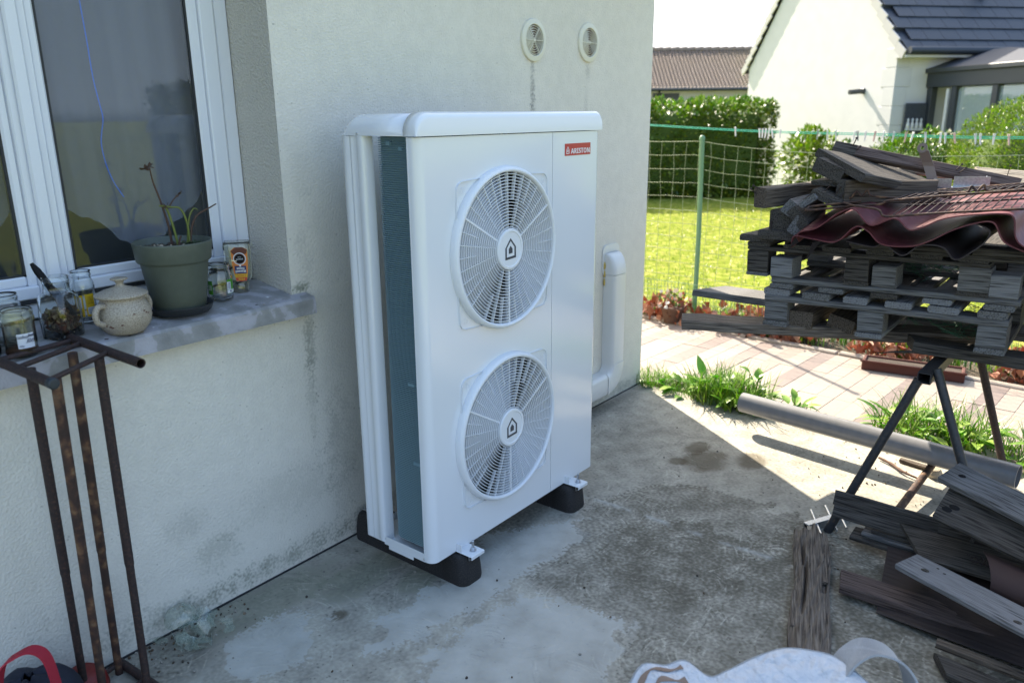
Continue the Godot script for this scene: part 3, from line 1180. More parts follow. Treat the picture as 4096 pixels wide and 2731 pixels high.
# a flat panel with two round openings, at z = ZF
func fan_panel() -> ArrayMesh:
	var st := start()
	var x1 := 0.6565
	var h := 0.2775
	var r := 0.262
	var seg := 64
	st.set_smooth_group(-1)
	var rect := func(a: float, b: float, c: float, d: float) -> void:
		quad(st, Vector3(a, b, ZF), Vector3(c, b, ZF), Vector3(c, d, ZF), Vector3(a, d, ZF))
	rect.call(0.0, PB, FX - h, PT)
	rect.call(FX + h, PB, x1, PT)
	rect.call(FX - h, PB, FX + h, FY[1] - h)
	rect.call(FX - h, FY[1] + h, FX + h, FY[0] - h)
	rect.call(FX - h, FY[0] + h, FX + h, PT)
	for cy in FY:
		for k in seg:
			var p := []
			for a in [TAU * k / seg, TAU * (k + 1) / seg]:
				var d := Vector2(cos(a), sin(a))
				var e := d / maxf(absf(d.x), absf(d.y)) * h
				p.append([Vector3(FX + d.x * r, cy + d.y * r, ZF), Vector3(FX + e.x, cy + e.y, ZF)])
			quad(st, p[0][0], p[0][1], p[1][1], p[1][0])
			quad(st, p[0][0] - Vector3(0, 0, 0.02), p[0][0], p[1][0], p[1][0] - Vector3(0, 0, 0.02))
	# rolled left edge
	st.set_smooth_group(4)
	var arc := []
	for k in 9:
		var a := PI / 2 * k / 8.0
		arc.append(Vector2(-0.03 * sin(a), ZF - 0.03 + 0.03 * cos(a)))
	arc.append(Vector2(-0.03, ZF - 0.038))
	arc.append(Vector2(-0.026, ZF - 0.040))
	arc.append(Vector2(0.03, ZF - 0.040))
	for k in arc.size() - 1:
		if k == 8:
			st.set_smooth_group(-1)
		var a: Vector2 = arc[k]
		var b: Vector2 = arc[k + 1]
		quad(st, Vector3(b.x, PB, b.y), Vector3(a.x, PB, a.y), Vector3(a.x, PT, a.y), Vector3(b.x, PT, b.y))
	# returns along the bottom and the seam
	st.set_smooth_group(-1)
	for k in 8:
		var a: Vector2 = arc[k]
		var b: Vector2 = arc[k + 1]
		tri(st, Vector3(0, PB, ZF - 0.03), Vector3(b.x, PB, b.y), Vector3(a.x, PB, a.y))
	quad(st, Vector3(-0.03, PB, ZF - 0.03), Vector3(x1, PB, ZF - 0.03), Vector3(x1, PB, ZF), Vector3(0, PB, ZF))
	quad(st, Vector3(x1, PB, ZF), Vector3(x1, PB, ZF - 0.02), Vector3(x1, PT, ZF - 0.02), Vector3(x1, PT, ZF))
	return done(st)


func side_panel() -> ArrayMesh:
	var st := start()
	var x0 := 0.6592
	st.set_smooth_group(-1)
	quad(st, Vector3(x0, PB, ZF), Vector3(0.951, PB, ZF), Vector3(0.951, PT, ZF), Vector3(x0, PT, ZF))
	quad(st, Vector3(x0, PB, ZF - 0.02), Vector3(x0, PB, ZF), Vector3(x0, PT, ZF), Vector3(x0, PT, ZF - 0.02))
	quad(st, Vector3(x0, PB, ZF - 0.03), Vector3(0.975, PB, ZF - 0.03), Vector3(0.951, PB, ZF), Vector3(x0, PB, ZF))
	st.set_smooth_group(2)
	var last := Vector2(0.951, ZF)
	for k in 8:
		var a := PI / 2 * (k + 1) / 8.0
		var p := Vector2(0.951 + 0.024 * sin(a), ZF - 0.024 + 0.024 * cos(a))
		quad(st, Vector3(last.x, PB, last.y), Vector3(p.x, PB, p.y), Vector3(p.x, PT, p.y), Vector3(last.x, PT, last.y))
		last = p
	st.set_smooth_group(-1)
	quad(st, Vector3(0.975, PB, ZF - 0.024), Vector3(0.975, PB, 0.216), Vector3(0.975, PT, 0.216), Vector3(0.975, PT, ZF - 0.024))
	quad(st, Vector3(0.975, PB, 0.216), Vector3(0.62, PB, 0.216), Vector3(0.62, PT, 0.216), Vector3(0.975, PT, 0.216))
	return done(st)


# rounded lid: corners rounded by rx at the ends and by rz at front and back
func lid(x0: float, x1: float, z0: float, z1: float, y0: float, y1: float, rl: float, rr: float, zb: float, zf: float) -> ArrayMesh:
	var st := start()
	var xs := []
	var zs := []
	for k in 11:
		xs.append(x0 + rl * (1.0 - cos(PI / 2 * k / 10.0)))
	for k in 7:
		xs.append(lerpf(x0 + rl, x1 - rr, k / 6.0))
	for k in 11:
		xs.append(x1 - rr + rr * sin(PI / 2 * k / 10.0))
	for k in 9:
		zs.append(z0 + zb * (1.0 - cos(PI / 2 * k / 8.0)))
	zs.append((z0 + z1) / 2.0)
	for k in 9:
		zs.append(z1 - zf + zf * sin(PI / 2 * k / 8.0))
	var top := func(x: float, z: float) -> float:
		var y := y1
		if x < x0 + rl and rl > 0.0:
			var a := (x0 + rl - x) / rl
			y -= rl * (1.0 - sqrt(maxf(0.0, 1.0 - a * a)))
		if x > x1 - rr and rr > 0.0:
			var a := (x - x1 + rr) / rr
			y -= rr * (1.0 - sqrt(maxf(0.0, 1.0 - a * a)))
		if z < z0 + zb and zb > 0.0:
			var a := (z0 + zb - z) / zb
			y -= zb * (1.0 - sqrt(maxf(0.0, 1.0 - a * a)))
		if z > z1 - zf and zf > 0.0:
			var a := (z - z1 + zf) / zf
			y -= zf * (1.0 - sqrt(maxf(0.0, 1.0 - a * a)))
		return maxf(y, y0 + 0.001)
	st.set_smooth_group(1)
	for i in xs.size() - 1:
		for j in zs.size() - 1:
			if xs[i + 1] - xs[i] < 1e-6 or zs[j + 1] - zs[j] < 1e-6:
				continue
			var p := func(a: int, b: int) -> Vector3: return Vector3(xs[a], top.call(xs[a], zs[b]), zs[b])
			quad(st, p.call(i, j + 1), p.call(i + 1, j + 1), p.call(i + 1, j), p.call(i, j))
	for i in xs.size() - 1:
		if xs[i + 1] - xs[i] < 1e-6:
			continue
		var a: float = xs[i]
		var b: float = xs[i + 1]
		quad(st, Vector3(a, y0, z1), Vector3(b, y0, z1), Vector3(b, top.call(b, z1), z1), Vector3(a, top.call(a, z1), z1))
		quad(st, Vector3(b, y0, z0), Vector3(a, y0, z0), Vector3(a, top.call(a, z0), z0), Vector3(b, top.call(b, z0), z0))
	for j in zs.size() - 1:
		if zs[j + 1] - zs[j] < 1e-6:
			continue
		var a: float = zs[j]
		var b: float = zs[j + 1]
		quad(st, Vector3(x0, y0, a), Vector3(x0, y0, b), Vector3(x0, top.call(x0, b), b), Vector3(x0, top.call(x0, a), a))
		quad(st, Vector3(x1, y0, b), Vector3(x1, y0, a), Vector3(x1, top.call(x1, a), a), Vector3(x1, top.call(x1, b), b))
	st.set_smooth_group(-1)
	quad(st, Vector3(x0, y0, z0), Vector3(x1, y0, z0), Vector3(x1, y0, z1), Vector3(x0, y0, z1))
	return done(st)


func round_rect(hx: float, hy: float, r: float, n := 6) -> PackedVector2Array:
	var p := PackedVector2Array()
	for c in [[1, 1, 0.0], [-1, 1, PI / 2], [-1, -1, PI], [1, -1, PI * 1.5]]:
		for k in n + 1:
			var a: float = c[2] + PI / 2 * k / n
			p.append(Vector2(c[0] * (hx - r) + r * cos(a), c[1] * (hy - r) + r * sin(a)))
	return p


# an upright ring band: inner and outer radius, depth from z0 to z1
func band(st: SurfaceTool, r0: float, r1: float, z0: float, z1: float, seg: int, xf: Transform3D) -> void:
	for k in seg:
		var a := TAU * k / seg
		var b := TAU * (k + 1) / seg
		var w := func(r: float, t: float, z: float) -> Vector3: return xf * Vector3(cos(t) * r, sin(t) * r, z)
		st.set_smooth_group(2)
		quad(st, w.call(r0, a, z1), w.call(r1, a, z1), w.call(r1, b, z1), w.call(r0, b, z1))
		st.set_smooth_group(3)
		quad(st, w.call(r1, a, z0), w.call(r1, b, z0), w.call(r1, b, z1), w.call(r1, a, z1))
		st.set_smooth_group(4)
		quad(st, w.call(r0, b, z0), w.call(r0, a, z0), w.call(r0, a, z1), w.call(r0, b, z1))
		st.set_smooth_group(5)
		quad(st, w.call(r0, b, z0), w.call(r1, b, z0), w.call(r1, a, z0), w.call(r0, a, z0))


func spoke(st: SurfaceTool, a: float, r0: float, r1: float, w: float, z0: float, z1: float) -> void:
	box(st, Vector3(r0, -w / 2, z0), Vector3(r1, w / 2, z1), 0.0, Transform3D(Basis(Vector3(0, 0, 1), a), Vector3.ZERO))


# house emblem: pointed outline and small solid house within, about 1 unit high
func emblem_outline() -> Array:
	var outer := PackedVector2Array([Vector2(-0.42, -0.55), Vector2(0.44, -0.50), Vector2(0.47, -0.46), Vector2(0.47, 0.10), Vector2(0.43, 0.20), Vector2(0.06, 0.60), Vector2(-0.04, 0.60), Vector2(-0.43, 0.18), Vector2(-0.47, 0.08), Vector2(-0.47, -0.50)])
	var inner := PackedVector2Array([Vector2(-0.35, -0.42), Vector2(0.35, -0.38), Vector2(0.35, 0.10), Vector2(0.0, 0.46), Vector2(-0.35, 0.08)])
	var core := PackedVector2Array([Vector2(-0.16, -0.24), Vector2(0.16, -0.22), Vector2(0.16, 0.02), Vector2(0.0, 0.18), Vector2(-0.16, 0.02)])
	return [outer, inner, core]


func emblem_mesh(size: float, sx := 1.0) -> ArrayMesh:
	var e := emblem_outline()
	var st := start()
	var mk := func(p: PackedVector2Array) -> PackedVector2Array:
		var o := PackedVector2Array()
		for v in p:
			o.append(Vector2(v.x * size * sx, v.y * size))
		return o
	# the outline as two half frames, split where the emblem is widest
	var outer: PackedVector2Array = mk.call(e[0])
	var inner: PackedVector2Array = mk.call(e[1])
	var o5 := [outer[0], outer[1], outer[3], outer[5], outer[8]]
	o5[0] = Vector2(outer[9].x, outer[0].y)
	o5[1] = Vector2(outer[2].x, outer[1].y)
	for k in 5:
		var j := (k + 1) % 5
		var a: Vector2 = o5[k]
		var b: Vector2 = o5[j]
		if k == 2:
			b = Vector2(0, outer[5].y)
		if k == 3:
			a = Vector2(0, outer[5].y)
		prism(st, PackedVector2Array([a, b, inner[j], inner[k]]), 0.0008)
	prism(st, mk.call(e[2]), 0.0008)
	return done(st)


func build_heat_pump() -> void:
	var hp := thing("heat_pump", "tall white heat pump with two round fan grilles standing against the house wall", "heat pump")
	part("front_panel", fan_panel(), M.enamel, hp)
	part("service_panel", side_panel(), M.enamel, hp)
	part("front_lid", lid(-0.036, 0.981, 0.489, 0.543, 1.532, 1.602, 0.062, 0.03, 0.0, 0.022), M.enamel, hp)
	part("rear_lid", lid(-0.032, 0.976, 0.206, 0.4885, 1.5325, 1.597, 0.060, 0.03, 0.055, 0.0), M.enamel, hp)
	# black sheets behind the seams and the opening, cavity shade put into their colour
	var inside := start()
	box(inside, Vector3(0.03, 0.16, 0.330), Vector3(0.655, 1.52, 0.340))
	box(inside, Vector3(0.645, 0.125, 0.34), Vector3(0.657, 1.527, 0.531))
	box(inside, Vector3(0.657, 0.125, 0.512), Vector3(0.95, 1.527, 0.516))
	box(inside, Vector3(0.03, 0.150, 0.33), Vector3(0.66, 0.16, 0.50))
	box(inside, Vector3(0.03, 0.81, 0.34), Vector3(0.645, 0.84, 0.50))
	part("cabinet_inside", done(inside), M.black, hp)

	# corner post: folded sheet with two beads
	var post := start()
	var pp := [Vector2(0.02, 0.2065), Vector2(-0.022, 0.2065), Vector2(-0.031, 0.213), Vector2(-0.0315, 0.230), Vector2(-0.0255, 0.239), Vector2(-0.0255, 0.243), Vector2(-0.0285, 0.247), Vector2(-0.0255, 0.251), Vector2(-0.025, 0.272), Vector2(-0.030, 0.279), Vector2(-0.031, 0.298), Vector2(-0.024, 0.304), Vector2(0.012, 0.304)]
	var g := []
	for p in pp:
		g.append([Vector3(p.x, 0.128, p.y), Vector3(p.x, 1.5315, p.y)])
	g.reverse()
	sheet(post, g, 0.0016)
	part("corner_post", done(post), M.enamel, hp)
	# finned coil that turns the rear corner
	var path := [Vector2(0.0, 0.5)]
	for k in 9:
		var a := PI / 2 * k / 8.0
		path.append(Vector2(0.048 - 0.048 * cos(a), 0.372 - 0.048 * sin(a)))
	path.append(Vector2(0.62, 0.324))
	var fins := start()
	var y := 0.158
	while y < 1.525:
		fins.set_smooth_group(1)
		for k in path.size() - 1:
			var a: Vector2 = path[k]
			var b: Vector2 = path[k + 1]
			var na: Vector2 = (Vector2(-1, 0) if k == 0 else (path[k] - path[k - 1]).orthogonal() * -1.0).normalized()
			var nb: Vector2 = (Vector2(0, -1) if k == path.size() - 2 else (path[k + 1] - path[k]).orthogonal() * -1.0).normalized()
			if k <= 8:
				var t0 := PI / 2 * (k - 1) / 8.0
				na = Vector2(-cos(t0), -sin(t0)) if k > 0 else Vector2(-1, 0)
				var t1 := PI / 2 * k / 8.0
				nb = Vector2(-cos(t1), -sin(t1))
			var pr := [Vector2(0.0, -0.0013), Vector2(0.0080, -0.0012), Vector2(0.0094, 0.0), Vector2(0.0080, 0.0012), Vector2(0.0, 0.0013)]
			for q in 4:
				var u0: Vector2 = pr[q]
				var u1: Vector2 = pr[q + 1]
				quad(fins, Vector3(b.x + nb.x * u0.x, y + u0.y, b.y + nb.y * u0.x), Vector3(a.x + na.x * u0.x, y + u0.y, a.y + na.y * u0.x), Vector3(a.x + na.x * u1.x, y + u1.y, a.y + na.y * u1.x), Vector3(b.x + nb.x * u1.x, y + u1.y, b.y + nb.y * u1.x))
		y += 0.0067
	stuff(part("coil_fin", done(fins), M.fin, hp))
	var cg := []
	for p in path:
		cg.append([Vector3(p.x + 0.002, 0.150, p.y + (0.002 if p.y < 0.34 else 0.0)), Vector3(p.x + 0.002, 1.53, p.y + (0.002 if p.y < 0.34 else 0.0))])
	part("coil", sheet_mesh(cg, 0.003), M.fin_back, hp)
	# dented fins here and there
	var dents := start()
	for d in [[0.47, 0.46, 0.026], [0.455, 0.74, 0.02], [0.50, 0.40, 0.02], [0.40, 1.505, 0.012], [0.45, 1.49, 0.01]]:
		box(dents, Vector3(-0.0105, d[1], d[0] - d[2]), Vector3(-0.0005, d[1] + 0.011, d[0] + d[2] * 0.4))
	stuff(part("bent_fin", done(dents), M.fin_back, hp))

	# base pan with its rail on the left
	var pan := start()
	box(pan, Vector3(-0.026, 0.122, 0.21), Vector3(0.97, 0.128, 0.50))
	box(pan, Vector3(-0.028, 0.117, 0.296), Vector3(-0.0265, 0.149, 0.497), 0.0)
	box(pan, Vector3(-0.0285, 0.104, 0.318), Vector3(-0.0268, 0.118, 0.440), 0.0)
	box(pan, Vector3(-0.026, 0.122, 0.209), Vector3(0.62, 0.155, 0.2105), 0.0)
	part("base_pan", done(pan), M.enamel, hp)
	var bracketed := start()
	box(bracketed, Vector3(-0.031, 0.128, 0.4965), Vector3(-0.0275, 1.53, 0.5), 0.0)
	part("side_strip", done(bracketed), M.enamel, hp)

	# feet: flanged brackets with a bolt and a nut
	for fx in [0.121, 0.789]:
		var br := start()
		box(br, Vector3(fx - 0.034, 0.1165, 0.20), Vector3(fx + 0.034, 0.1215, 0.608), 0.002)
		box(br, Vector3(fx - 0.034, 0.108, 0.6065), Vector3(fx + 0.034, 0.1205, 0.6095), 0.001)
		box(br, Vector3(fx - 0.032, 0.1218, 0.52), Vector3(fx - 0.029, 0.150, 0.56), 0.0)
		var foot := part("foot_bracket", done(br), M.enamel, hp)
		part("washer", lathe_mesh([Vector2(0, 0.0), Vector2(0.0125, 0.0), Vector2(0.0125, 0.002), Vector2(0, 0.002)], 20, Transform3D(Basis.IDENTITY, Vector3(fx + 0.004, 0.1217, 0.582)), true), M.steel, foot)
		part("nut", lathe_mesh([Vector2(0, 0.0), Vector2(0.0095, 0.0), Vector2(0.0095, 0.008), Vector2(0.008, 0.0095), Vector2(0, 0.0095)], 6, Transform3D(Basis.IDENTITY, Vector3(fx + 0.004, 0.124, 0.582)), true), M.steel, foot)
		part("bolt", lathe_mesh([Vector2(0, 0.0), Vector2(0.0052, 0.0), Vector2(0.0052, 0.025), Vector2(0.004, 0.0265), Vector2(0, 0.0265)], 12, Transform3D(Basis.IDENTITY, Vector3(fx + 0.004, 0.1335, 0.582)), true), M.steel, foot)
	# rivets
	for q in [[-0.0325, 1.539, 0.285], [-0.0265, 0.141, 0.302], [-0.0285, 0.128, 0.494]]:
		part("screw", lathe_mesh([Vector2(0.0042, 0.0), Vector2(0.0036, 0.0022), Vector2(0.0, 0.003)], 12, frame(Vector3(q[0], q[1], q[2]), Vector3(-1, 0, 0))), M.steel, hp)

	# fans and grilles
	for cy in FY:
		var c := Vector3(FX, cy, 0.0)
		var plate := start()
		prism(plate, round_rect(0.247, 0.243, 0.035), 0.006, Transform3D(Basis.IDENTITY, Vector3(FX, cy, 0)))
		# the plate is a ring: build it as a lathed collar plus four ears
		var guard := start()
		lathe(guard, [Vector2(0.2765, 0.5372), Vector2(0.276, 0.553), Vector2(0.272, 0.561), Vector2(0.266, 0.565), Vector2(0.261, 0.564), Vector2(0.2585, 0.558), Vector2(0.257, 0.545), Vector2(0.257, 0.52)], 96, Transform3D(Basis(Vector3(1, 0, 0), Vector3(0, 0, 1), Vector3(0, -1, 0)), c))
		var fan_guard := part("fan_guard", done(guard), M.grille, hp)
		var ears := start()
		for s in [[1, 1], [-1, 1], [-1, -1], [1, -1]]:
			var ear := PackedVector2Array()
			for k in 9:
				var a := lerpf(0.30, PI / 2 - 0.30, k / 8.0)
				ear.append(Vector2(cos(a) * 0.268, sin(a) * 0.268))
			var corner := Vector2(0.242, 0.240)
			ear.append(Vector2(0.10, corner.y + 0.006))
			for k in 7:
				var a := PI / 2 - PI / 2 * k / 6.0
				ear.append(corner - Vector2(0.03, 0.03) + Vector2(cos(a), sin(a)) * 0.03)
			ear.append(Vector2(corner.x + 0.006, 0.10))
			var e2 := PackedVector2Array()
			for v in ear:
				e2.append(Vector2(v.x * s[0], v.y * s[1]))
			prism(ears, e2, 0.0065, Transform3D(Basis.IDENTITY, Vector3(FX, cy, ZF + 0.0004)))
			band(ears, 0.0085, 0.0098, 0.0, 0.0010, 24, Transform3D(Basis.IDENTITY, Vector3(FX + s[0] * 0.213, cy + s[1] * 0.212, ZF + 0.0070)))
		part("ear", done(ears), M.grille, fan_guard)
		var rings := start()
		for k in 18:
			var r := 0.0745 + 0.0104 * k
			var dome := 0.004 * (1.0 - pow(r / 0.26, 2.0))
			band(rings, r - 0.0010, r + 0.0010, 0.538 + dome, 0.5555 + dome, 96, Transform3D(Basis.IDENTITY, c))
		part("ring", done(rings), M.grille, fan_guard)
		var spk := start()
		var spx := Transform3D(Basis.IDENTITY, c)
		for k in 36:
			var a := TAU * k / 36.0 + PI / 6
			var r0 := 0.071 if k % 2 == 0 else 0.165
			var main := k % 12 == 0 or k == 20
			if k == 20:
				continue
			var w := 0.0062 if k in [0, 12, 24] else 0.0020
			box(spk, Vector3(r0, -w / 2, 0.542), Vector3(0.259, w / 2, 0.5555 + (0.0016 if w > 0.004 else -0.0006)), 0.0, spx * Transform3D(Basis(Vector3(0, 0, 1), a), Vector3.ZERO))
		part("spoke", done(spk), M.grille, fan_guard)
		var hub := start()
		lathe(hub, [Vector2(0.0, 0.545), Vector2(0.0705, 0.545), Vector2(0.0705, 0.562), Vector2(0.068, 0.5655), Vector2(0.0605, 0.5662), Vector2(0.0585, 0.5635), Vector2(0.0, 0.5635)], 64, Transform3D(Basis(Vector3(1, 0, 0), Vector3(0, 0, 1), Vector3(0, -1, 0)), c), true)
		var hb := part("hub", done(hub), M.grille, hp)
		part("emblem", emblem_mesh(0.063, 0.97), M.grey_print, hb, Transform3D(Basis.IDENTITY, c + Vector3(0, 0, 0.5637)))
		# the fan itself at rest behind the guard
		var fan := start()
		lathe(fan, [Vector2(0.0, 0.44), Vector2(0.075, 0.44), Vector2(0.075, 0.50), Vector2(0.06, 0.512), Vector2(0.0, 0.512)], 32, Transform3D(Basis(Vector3(1, 0, 0), Vector3(0, 0, 1), Vector3(0, -1, 0)), c), true)
		for b in 3:
			var gr := []
			for i in 7:
				var rr := lerpf(0.07, 0.243, i / 6.0)
				var cl := []
				for j in 6:
					var t := lerpf(-0.42, 0.55, j / 5.0) + TAU * b / 3.0 + 0.25 * i / 6.0
					cl.append(c + Vector3(cos(t) * rr, sin(t) * rr, lerpf(0.435, 0.505, j / 5.0)))
				gr.append(cl)
			sheet(fan, gr, 0.004)
		part("fan", done(fan), M.dark_grey, hp)
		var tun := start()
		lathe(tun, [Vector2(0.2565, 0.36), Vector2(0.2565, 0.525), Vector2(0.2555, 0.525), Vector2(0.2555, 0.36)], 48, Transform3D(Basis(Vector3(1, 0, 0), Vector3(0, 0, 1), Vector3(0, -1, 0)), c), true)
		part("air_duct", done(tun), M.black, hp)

	# badge
	var bd := start()
	box(bd, Vector3(0.7345, 1.4435, ZF + 0.0003), Vector3(0.9065, 1.4870, ZF + 0.0016), 0.0004)
	var badge := part("badge", done(bd), M.red_print, hp)
	part("emblem", emblem_mesh(0.0235, 0.85), M.white_print, badge, Transform3D(Basis.IDENTITY, Vector3(0.7525, 1.4625, ZF + 0.0017)))
	lettering(badge, "ARISTON", Vector3(0.8365, 1.4595, ZF + 0.0019), Vector3.RIGHT, Vector3.UP, 0.0185, M.white_print, 0.127)

	# two rubber blocks under the feet
	for k in 2:
		var bx: float = [0.121, 0.789][k]
		var z0: float = [0.01, 0.012][k]
		var root := thing("rubber_foot_block", ["long black rubber block under the left end of the heat pump, reaching to the wall", "black rubber block under the far right end of the heat pump"][k], "rubber block", Vector3(bx, 0, z0), 0.0, "rubber blocks under the heat pump")
		part("block", rubber_block(0.582), M.rubber, root)
		var rl := start()
		box(rl, Vector3(-0.021, 0.1125, 0.02), Vector3(-0.009, 0.1155, 0.56))
		box(rl, Vector3(0.009, 0.1125, 0.02), Vector3(0.021, 0.1155, 0.56))
		part("rail", done(rl), M.galva, root)
		# clip at the front end of the rail
		var clip := start()
		for q in [[-0.024, -0.012], [0.012, 0.024]]:
			box(clip, Vector3(q[0], 0.094, 0.5745), Vector3(q[0] + 0.0025, 0.112, 0.5775))
			box(clip, Vector3(q[0], 0.094, 0.5745), Vector3(q[1], 0.0965, 0.5775))
		box(clip, Vector3(-0.01, 0.103, 0.5742), Vector3(0.01, 0.1055, 0.577))
		part("clip", done(clip), M.steel, root)


func rubber_block(length: float) -> ArrayMesh:
	var st := start()
	var ys := [0.0, 0.012, 0.05, 0.088, 0.104, 0.111, 0.1125]
	var ins := [0.002, 0.0, 0.003, 0.009, 0.015, 0.023, 0.034]
	var rings := []
	for k in ys.size():
		var p := round_rect(length / 2 - ins[k] * 0.9, 0.058 - ins[k] * 0.55, 0.034 - ins[k] * 0.3, 6)
		var ring := []
		for v in p:
			# a shallow recess in the long sides between the two ends
			var along := absf(v.x) / (length / 2)
			var dip := 0.016 * smooth(0.72, 0.64, along) if k > 0 and k < 4 else 0.0
			ring.append(Vector3(signf(v.y) * (absf(v.y) - dip), ys[k], length / 2 + v.x))
		rings.append(ring)
	# extra points along the straight sides
	for k in rings.size():
		var out := []
		var ring: Array = rings[k]
		for i in ring.size():
			var a: Vector3 = ring[i]
			var b: Vector3 = ring[(i + 1) % ring.size()]
			out.append(a)
			if absf(a.z - b.z) > 0.2:
				for f in [0.12, 0.15, 0.18, 0.5, 0.82, 0.85, 0.88]:
					var q: Vector3 = a.lerp(b, f)
					var along := absf(q.z - length / 2) / (length / 2)
					var dip := 0.016 * smooth(0.72, 0.60, along) if k > 0 and k < 4 else 0.0
					q.x = signf(q.x) * (absf(q.x) - dip)
					out.append(q)
		rings[k] = out
	var n: int = rings[0].size()
	st.set_smooth_group(1)
	for k in rings.size() - 1:
		for i in n:
			var j := (i + 1) % n
			quad(st, rings[k][j], rings[k][i], rings[k + 1][i], rings[k + 1][j])
	st.set_smooth_group(-1)
	var mid := Vector3(0, 0.1125, length / 2)
	for i in n:
		var j := (i + 1) % n
		tri(st, mid, rings[rings.size() - 1][i], rings[rings.size() - 1][j])
	return done(st)


const ORDINALS := ["first", "second", "third", "fourth", "fifth", "sixth", "seventh", "eighth", "ninth", "tenth", "eleventh", "twelfth", "thirteenth", "fourteenth", "fifteenth", "sixteenth", "seventeenth", "eighteenth", "nineteenth", "twentieth", "twenty-first", "twenty-second", "twenty-third", "twenty-fourth", "twenty-fifth", "last"]


# ---------------------------------------------------------------- neighbouring houses
func build_neighbours() -> void:
	# white gabled house; its own axes: x along the eaves to the right, z out of the eaves wall towards us
	var D := Vector3(13.85, 0, -1.45)
	var ex := Vector3(0.743, 0, 0.669)
	var h := thing("gabled_house", "white rendered house with steep grey slate roof beyond the garden hedge", "house", D, 0.0)
	h.transform = Transform3D(Basis(ex, Vector3.UP, ex.cross(Vector3.UP)), D)
	# local z = ex x up: points out of the eaves wall
	var gw := 5.65
	var eave := 2.68
	var apex := eave + gw * 0.5 * 1.0
	var L := 11.0
	var wall := start()
	var gp := PackedVector2Array([Vector2(0, 0), Vector2(gw, 0), Vector2(gw, eave), Vector2(gw / 2, apex), Vector2(0, eave)])
	# gable pentagon lies in local -z (depth) and y; extruded along x
	var gx := Transform3D(Basis(Vector3(0, 0, -1), Vector3(0, 1, 0), Vector3(1, 0, 0)), Vector3(0, -0.1, 0))
	prism(wall, gp, L, gx)
	part("wall", done(wall), M.white_render, h)
	# quoins at the corner
	for k in 8:
		var qs := start()
		var y := 0.05 + k * 0.325
		var a := 0.38 if k % 2 == 0 else 0.30
		box(qs, Vector3(-0.012, y, -a), Vector3(a * 0.8, y + 0.315, 0.012), 0.004)
		part("quoin", done(qs), M.quoin, h)
	# roof slopes with courses of slates
	var roof := start()
	var rise := Vector2(gw / 2 + 0.28, (gw / 2 + 0.28) * 1.0)
	for s in 2:
		var courses := 15
		for k in courses:
			var f0 := float(k) / courses
			var f1 := float(k + 1) / courses + 0.004
			var z0 := lerpf(0.28, -gw / 2, f0)
			var z1 := lerpf(0.28, -gw / 2, f1)
			var y0 := eave - 0.18 + (0.28 - z0)
			var y1 := eave - 0.18 + (0.28 - z1)
			if s == 1:
				z0 = -gw - z0
				z1 = -gw - z1
			var n := Vector3(0, 0.707, 0.707 if s == 0 else -0.707)
			var a := Vector3(-0.05, y0, z0) + n * 0.055
			var b := Vector3(L, y0, z0) + n * 0.055
			var c := Vector3(L, y1, z1) + n * 0.012
			var d := Vector3(-0.05, y1, z1) + n * 0.012
			var u := n * 0.05
			for q in ([[a, b, c, d], [a - u, b - u, b, a], [d - n * 0.02, a - u, a, d]] if s == 0 else [[d, c, b, a], [a, b, b - u, a - u], [d, a, a - u, d - n * 0.02]]):
				quad(roof, q[0], q[1], q[2], q[3])
	part("roof", done(roof), M.slate, h)
	# the slates one can tell apart: the lower courses towards us
	var slate_kinds := []
	rng.seed = 71
	for k in 3:
		slate_kinds.append(box_mesh(Vector3(-0.160, -0.007, -0.151), Vector3(0.160, 0.007, 0.151), 0.003))
	var slate_tones := [M.slate, plain(Color(0.036, 0.043, 0.058), 0.5), plain(Color(0.05, 0.058, 0.076), 0.6)]
	var slope := Basis(Vector3(1, 0, 0), Vector3(0, 0.7071, 0.7071), Vector3(0, -0.7071, 0.7071))
	for k in 9:
		var f := (k + 0.5) / 15.0
		var zc := lerpf(0.28, -gw / 2, f)
		var yc := eave - 0.18 + 0.28 - zc
		for i in 18:
			var off := 0.163 if k % 2 else 0.0
			part("slate", slate_kinds[i % 3], slate_tones[rng.randi() % 3], h, Transform3D(slope * Basis(Vector3(1, 0, 0), -0.075 + rng.randf_range(-0.006, 0.006)), Vector3(0.115 + off + 0.325 * i, yc + 0.055, zc + 0.055)))
	var soff := start()
	box(soff, Vector3(-0.045, eave - 0.21, -0.02), Vector3(L, eave - 0.17, 0.29))
	part("soffit", done(soff), M.white_render, h)
	# verge tiles that step down the near rake
	for k in 15:
		for s in 2:
			var za := lerpf(0.28, -gw / 2, k / 15.0)
			var zb := lerpf(0.28, -gw / 2, (k + 1.15) / 15.0)
			var a := Vector3(-0.062, eave - 0.18 + 0.28 - za + 0.05, za)
			var b := Vector3(-0.062, eave - 0.18 + 0.28 - zb - 0.02, zb)
			if s == 1:
				a.z = -gw - a.z
				b.z = -gw - b.z
			var hl := a.distance_to(b) / 2.0
			part("verge_tile", box_mesh(Vector3(-hl, -0.13, -0.014), Vector3(hl, 0.035, 0.014), 0.004), M.barn_wall, h, lay(a, b))
	var gut := start()
	tube(gut, [Vector3(-0.04, eave - 0.10, 0.36), Vector3(L, eave - 0.10, 0.36)], 0.06, 10)
	part("gutter", done(gut), M.anthracite, h)
	var rv := start()
	box(rv, Vector3(1.9, 3.62, -0.72), Vector3(2.1, 3.78, -0.55), 0.01)
	part("roof_vent", done(rv), M.slate, h)
	# conservatory on the eaves wall
	var cs := start()
	var vx := 0.62
	var vz := 3.2
	box(cs, Vector3(vx, 1.98, -0.01), Vector3(vx + 0.16, 2.28, vz), 0.01)
